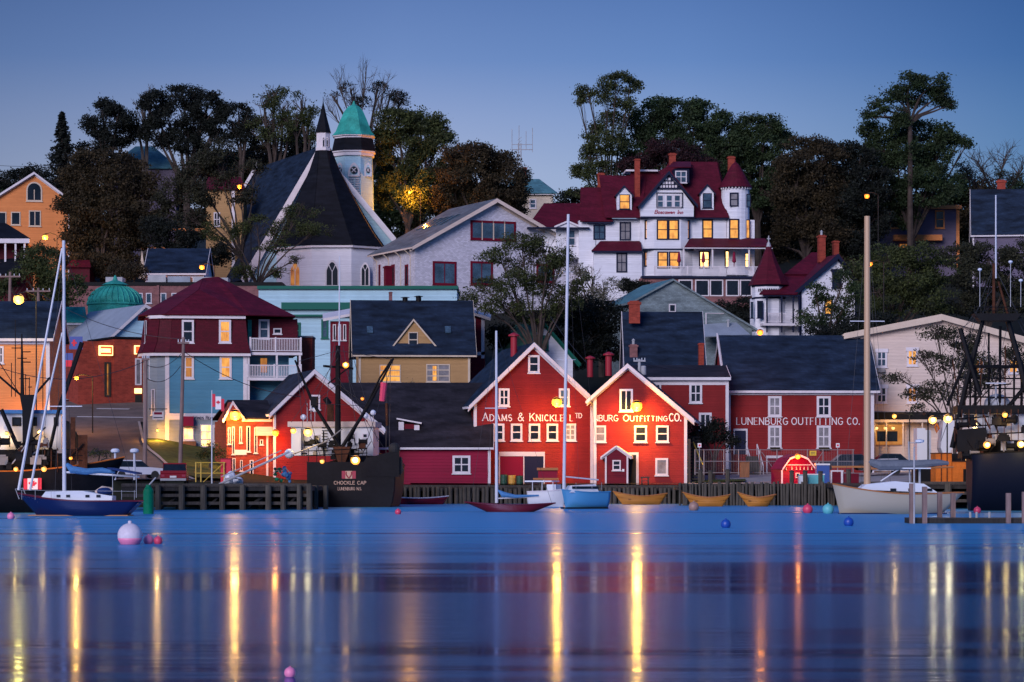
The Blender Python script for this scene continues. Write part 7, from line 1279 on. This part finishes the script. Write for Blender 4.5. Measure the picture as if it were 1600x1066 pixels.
# front rank
T('big russet brown tree right of the ochre gable house', 160, 395, [(150, 250, 40, 18), (190, 258, 34, 18), (120, 275, 34, 22), (175, 285, 50, 26), (215, 290, 30, 26), (120, 315, 40, 26), (180, 330, 50, 28), (220, 335, 30, 30), (130, 360, 40, 26), (190, 375, 44, 28), (110, 395, 30, 22), (160, 415, 44, 22), (205, 412, 28, 20)], 'leaf_brown', 1.2, .42, -.15, group='trees among the houses', tr=.4)
T('brownish green tree with many upright stems left of the church', 385, 392, [(335, 240, 34, 20), (300, 262, 34, 22), (350, 262, 40, 22), (398, 262, 16, 14), (265, 300, 32, 26), (315, 300, 34, 24), (375, 300, 26, 20), (255, 345, 26, 22), (300, 345, 30, 20)], 'leaf_grey', .75, .36, .15, group='trees among the houses', twigs=12, tr=.3)
T('leafy low branches tree whose boughs cross the black church roof', 395, 388, [(470, 330, 28, 16), (445, 355, 40, 18), (500, 360, 30, 12), (400, 350, 28, 18), (350, 360, 30, 20), (430, 385, 24, 12), (360, 390, 22, 16), (385, 425, 26, 12), (440, 425, 22, 9), (465, 405, 14, 8)], 'leaf_olive', .8, .28, .3, group='trees among the houses', twigs=12, tr=.26)
T('dark evergreen mass between the dome and the blue roofed house', 270, 386, [(265, 370, 26, 24), (240, 360, 22, 26), (290, 375, 22, 18), (345, 400, 18, 20)], 'leaf_dark', 1.3, .36, -.1, group='trees among the houses')
T('thicket of shrubs left of the tall mast below the porch house', 60, 330, [(60, 405, 34, 26), (90, 430, 34, 26), (45, 440, 34, 22), (110, 455, 28, 20), (20, 455, 26, 16), (75, 465, 34, 14)], 'leaf_olive', 1.1, .34, -.05, group='trees among the houses', cat='shrub')
T('dark olive tree with broken canopy covering the hall front', 845, 320, [(815, 378, 36, 14), (860, 385, 32, 16), (780, 400, 28, 16), (835, 410, 40, 20), (880, 408, 24, 18), (755, 445, 28, 14), (800, 440, 34, 20), (855, 445, 36, 22), (740, 470, 26, 12), (785, 480, 34, 18), (835, 485, 40, 24), (885, 470, 24, 24), (905, 440, 16, 16)], 'leaf_olive', 1.15, .28, 0, group='trees among the houses', twigs=12, tr=.3)
T('dense dusky thicket below the dark olive tree behind the green roofed house', 880, 330, [(870, 510, 44, 24), (910, 490, 36, 28), (950, 500, 30, 28), (920, 535, 40, 26), (890, 555, 40, 20), (960, 540, 26, 24), (780, 520, 22, 24)], 'leaf_dark', 1.3, .34, -.2, group='trees among the houses', cat='shrub')
T('pale blossoming shrub on the bank left of the shingled barn', 940, 350, [(925, 430, 22, 16), (945, 450, 26, 18), (960, 475, 24, 14), (920, 465, 20, 16), (905, 420, 12, 14)], 'leaf_blossom', .7, .26, .15, group='trees among the houses', cat='shrub', twigs=10)
T('clipped dark hedge bushes at the foot of the inn steps', 985, 386, [(978, 445, 13, 10), (995, 448, 14, 10), (1006, 447, 9, 8)], 'leaf_dark', 2.2, .3, -.5, group='trees among the houses', cat='hedge')
T('dark shrubs on the bank between the inn sunroom and the turret cottage', 1150, 372, [(1130, 482, 26, 12), (1165, 478, 22, 14), (1150, 495, 26, 12)], 'leaf_dark', 1.8, .3, -.3, group='trees among the houses', cat='shrub')
T('leafy green tree in front of the turret cottage gable', 1290, 340, [(1275, 455, 18, 14), (1318, 440, 20, 18), (1290, 475, 24, 16), (1330, 465, 20, 22), (1270, 500, 26, 14), (1310, 500, 34, 18), (1255, 492, 14, 8)], 'leaf_green', .95, .30, .0, group='trees among the houses')
T('dark hedge belt below the cottage along the long store roof', 1330, 322, [(1290, 520, 34, 12), (1335, 512, 34, 14), (1370, 505, 30, 16)], 'leaf_dark', 1.6, .32, -.3, group='trees among the houses', cat='hedge')
T('brushy olive tree left of the thick tan mast', 1400, 350, [(1350, 420, 34, 22), (1390, 405, 36, 22), (1430, 400, 34, 20), (1370, 450, 40, 24), (1420, 440, 44, 26), (1465, 425, 28, 24), (1390, 480, 44, 20), (1450, 470, 40, 24)], 'leaf_olive', 1.0, .36, -.05, group='trees among the houses')
T('brushy brown tree below the slate roofed house', 1540, 355, [(1500, 400, 34, 22), (1545, 405, 36, 26), (1590, 400, 30, 26), (1520, 440, 44, 26), (1575, 445, 40, 28), (1500, 475, 34, 18), (1560, 480, 50, 18)], 'leaf_grey', 1.0, .36, -.05, group='trees among the houses')
T('thinly leaved tree with layered boughs in front of the pale hotel', 1492, 278, [(1462, 520, 30, 13), (1500, 530, 36, 18), (1440, 560, 30, 11), (1490, 570, 40, 20), (1530, 550, 26, 22), (1405, 590, 24, 8), (1430, 615, 28, 11), (1470, 612, 30, 18), (1440, 645, 22, 12), (1520, 600, 34, 22), (1560, 570, 28, 24), (1590, 560, 24, 22)], 'leaf_grey', 1.0, .26, .15, group='trees among the houses', twigs=15, tr=.2)
T('small blossoming bush on the dark roof slope before the tan house', 650, 283, [(640, 605, 12, 12), (655, 615, 22, 12), (635, 628, 20, 10), (665, 632, 18, 12), (650, 645, 24, 12), (628, 640, 14, 10)], 'leaf_blossom', .9, .22, .1, group='trees among the houses', cat='shrub', z=6.0)
T('rounded dark green bush beside the wooden stair', 1115, 279, [(1095, 680, 18, 18), (1120, 678, 18, 20), (1135, 688, 16, 14), (1105, 665, 16, 12), (1150, 690, 8, 8)], 'leaf_dark', 2.0, .24, -.4, group='trees among the houses', cat='shrub')
T('small bush before the realty office door', 328, 262, [(322, 706, 12, 10), (335, 703, 11, 12), (346, 710, 9, 9), (315, 712, 8, 7)], 'leaf_olive', 1.6, .18, 0, group='trees among the houses', cat='shrub')
T('low weeds clump beside the road edge near the left trawler', 150, 240, [(150, 708, 12, 7), (165, 710, 10, 6)], 'leaf_olive', 1.6, .16, 0, group='trees among the houses', cat='shrub')
T('roadside bush by the domed bank lit orange', 190, 366, [(195, 420, 26, 14), (215, 428, 20, 12), (175, 425, 18, 12)], 'leaf_brown', 1.5, .3, -.2, group='trees among the houses', cat='shrub')
# ================================================================ lamps
OR, YE, WH = (1, .31, .035), (1, .55, .12), (1, .66, .25)
P_ = dict(group='lit harbour lamps')
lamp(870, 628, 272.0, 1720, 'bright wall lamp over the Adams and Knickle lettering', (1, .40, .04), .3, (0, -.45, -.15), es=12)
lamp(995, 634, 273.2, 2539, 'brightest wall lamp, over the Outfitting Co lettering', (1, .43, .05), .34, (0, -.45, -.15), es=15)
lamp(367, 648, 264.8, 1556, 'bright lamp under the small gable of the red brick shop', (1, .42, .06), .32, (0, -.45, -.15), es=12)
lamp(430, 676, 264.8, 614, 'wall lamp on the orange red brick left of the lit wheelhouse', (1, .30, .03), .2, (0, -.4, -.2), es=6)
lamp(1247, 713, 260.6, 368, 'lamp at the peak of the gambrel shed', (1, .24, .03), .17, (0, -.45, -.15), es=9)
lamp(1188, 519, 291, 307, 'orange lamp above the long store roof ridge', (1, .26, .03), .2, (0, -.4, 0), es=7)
def boatlamp(px, py, Y, pw, lb, col=WH, r=.14, es=8): return lamp(px, py, Y, pw, lb, col, r, (0, -.4, 0), 'deck_lamp', 'deck lamp', group='trawler deck lamps', es=es)
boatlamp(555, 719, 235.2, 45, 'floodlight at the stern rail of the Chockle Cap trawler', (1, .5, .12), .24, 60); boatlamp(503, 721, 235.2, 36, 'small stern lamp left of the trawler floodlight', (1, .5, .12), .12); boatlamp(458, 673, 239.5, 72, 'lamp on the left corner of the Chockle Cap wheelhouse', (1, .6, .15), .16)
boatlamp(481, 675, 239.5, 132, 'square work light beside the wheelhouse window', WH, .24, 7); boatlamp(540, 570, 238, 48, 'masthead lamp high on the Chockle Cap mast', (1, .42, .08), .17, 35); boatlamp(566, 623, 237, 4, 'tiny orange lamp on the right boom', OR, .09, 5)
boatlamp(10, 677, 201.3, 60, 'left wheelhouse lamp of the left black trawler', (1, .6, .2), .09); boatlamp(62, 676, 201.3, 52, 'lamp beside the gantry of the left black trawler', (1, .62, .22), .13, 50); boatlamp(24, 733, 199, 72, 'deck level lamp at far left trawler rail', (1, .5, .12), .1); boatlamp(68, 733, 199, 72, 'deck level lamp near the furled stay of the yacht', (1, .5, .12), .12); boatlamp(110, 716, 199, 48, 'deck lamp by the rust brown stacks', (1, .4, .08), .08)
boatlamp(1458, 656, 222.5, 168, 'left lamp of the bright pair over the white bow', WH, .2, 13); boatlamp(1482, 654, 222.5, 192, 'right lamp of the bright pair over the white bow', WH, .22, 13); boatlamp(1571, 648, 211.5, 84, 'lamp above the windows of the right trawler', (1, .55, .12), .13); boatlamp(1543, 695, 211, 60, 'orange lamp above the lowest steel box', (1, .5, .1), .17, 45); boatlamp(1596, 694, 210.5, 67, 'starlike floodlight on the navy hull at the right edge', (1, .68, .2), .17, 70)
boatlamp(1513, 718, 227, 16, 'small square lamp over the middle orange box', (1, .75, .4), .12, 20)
def streetlamp(px, py, Y, pw, lb, col=OR, r=.2, hp=None, side=1, es=9):
    o = lamp(px, py, Y, pw, lb, col, r, (0, -.1, -.5), 'street_lamp', 'street lamp', group='street lamps', es=es); g = gz(o.location.x, o.location.y)-o.location.z
    M().tube([(0, .02, r*1.5), (side*.7, .2, r*2.2), (side*1.6, .4, r*.8), (side*1.6, .4, g)], .06, 6).build('pole', 'plank_dark', o); return o
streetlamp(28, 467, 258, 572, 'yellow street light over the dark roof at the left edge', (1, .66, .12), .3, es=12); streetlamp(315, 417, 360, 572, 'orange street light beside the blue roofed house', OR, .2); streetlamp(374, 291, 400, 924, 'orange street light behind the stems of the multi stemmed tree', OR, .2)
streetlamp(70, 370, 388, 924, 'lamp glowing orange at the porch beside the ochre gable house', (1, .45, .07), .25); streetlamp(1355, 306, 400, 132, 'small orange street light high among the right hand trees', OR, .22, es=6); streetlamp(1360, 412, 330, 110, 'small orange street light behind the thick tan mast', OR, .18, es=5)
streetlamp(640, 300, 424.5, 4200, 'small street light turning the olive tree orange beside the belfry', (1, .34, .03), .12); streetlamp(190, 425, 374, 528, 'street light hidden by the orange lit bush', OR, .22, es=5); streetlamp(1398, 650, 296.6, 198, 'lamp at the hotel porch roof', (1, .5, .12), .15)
streetlamp(119, 590, 287, 1200, 'street light added before the cream shop to warm the road', (1, .42, .06), .14, es=4); lamp(246, 672, 281.5, 700, 'small lamp low on the rounded bay of the mansard house', (1, .45, .08), .08, (0, -.5, 0), es=8)  # the street light is an added source for the warm road and fronts
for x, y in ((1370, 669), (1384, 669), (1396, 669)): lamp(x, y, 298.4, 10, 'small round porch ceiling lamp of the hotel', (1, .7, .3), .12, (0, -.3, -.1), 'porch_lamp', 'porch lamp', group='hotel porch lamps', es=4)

lamp(52, 655, 259.5, 900, 'added lamp hidden behind the black gantry, warming the apricot building from below', (1, .4, .08), .12, (0, -.6, -.1), es=8)  # unseen source, added only to warm the apricot wall
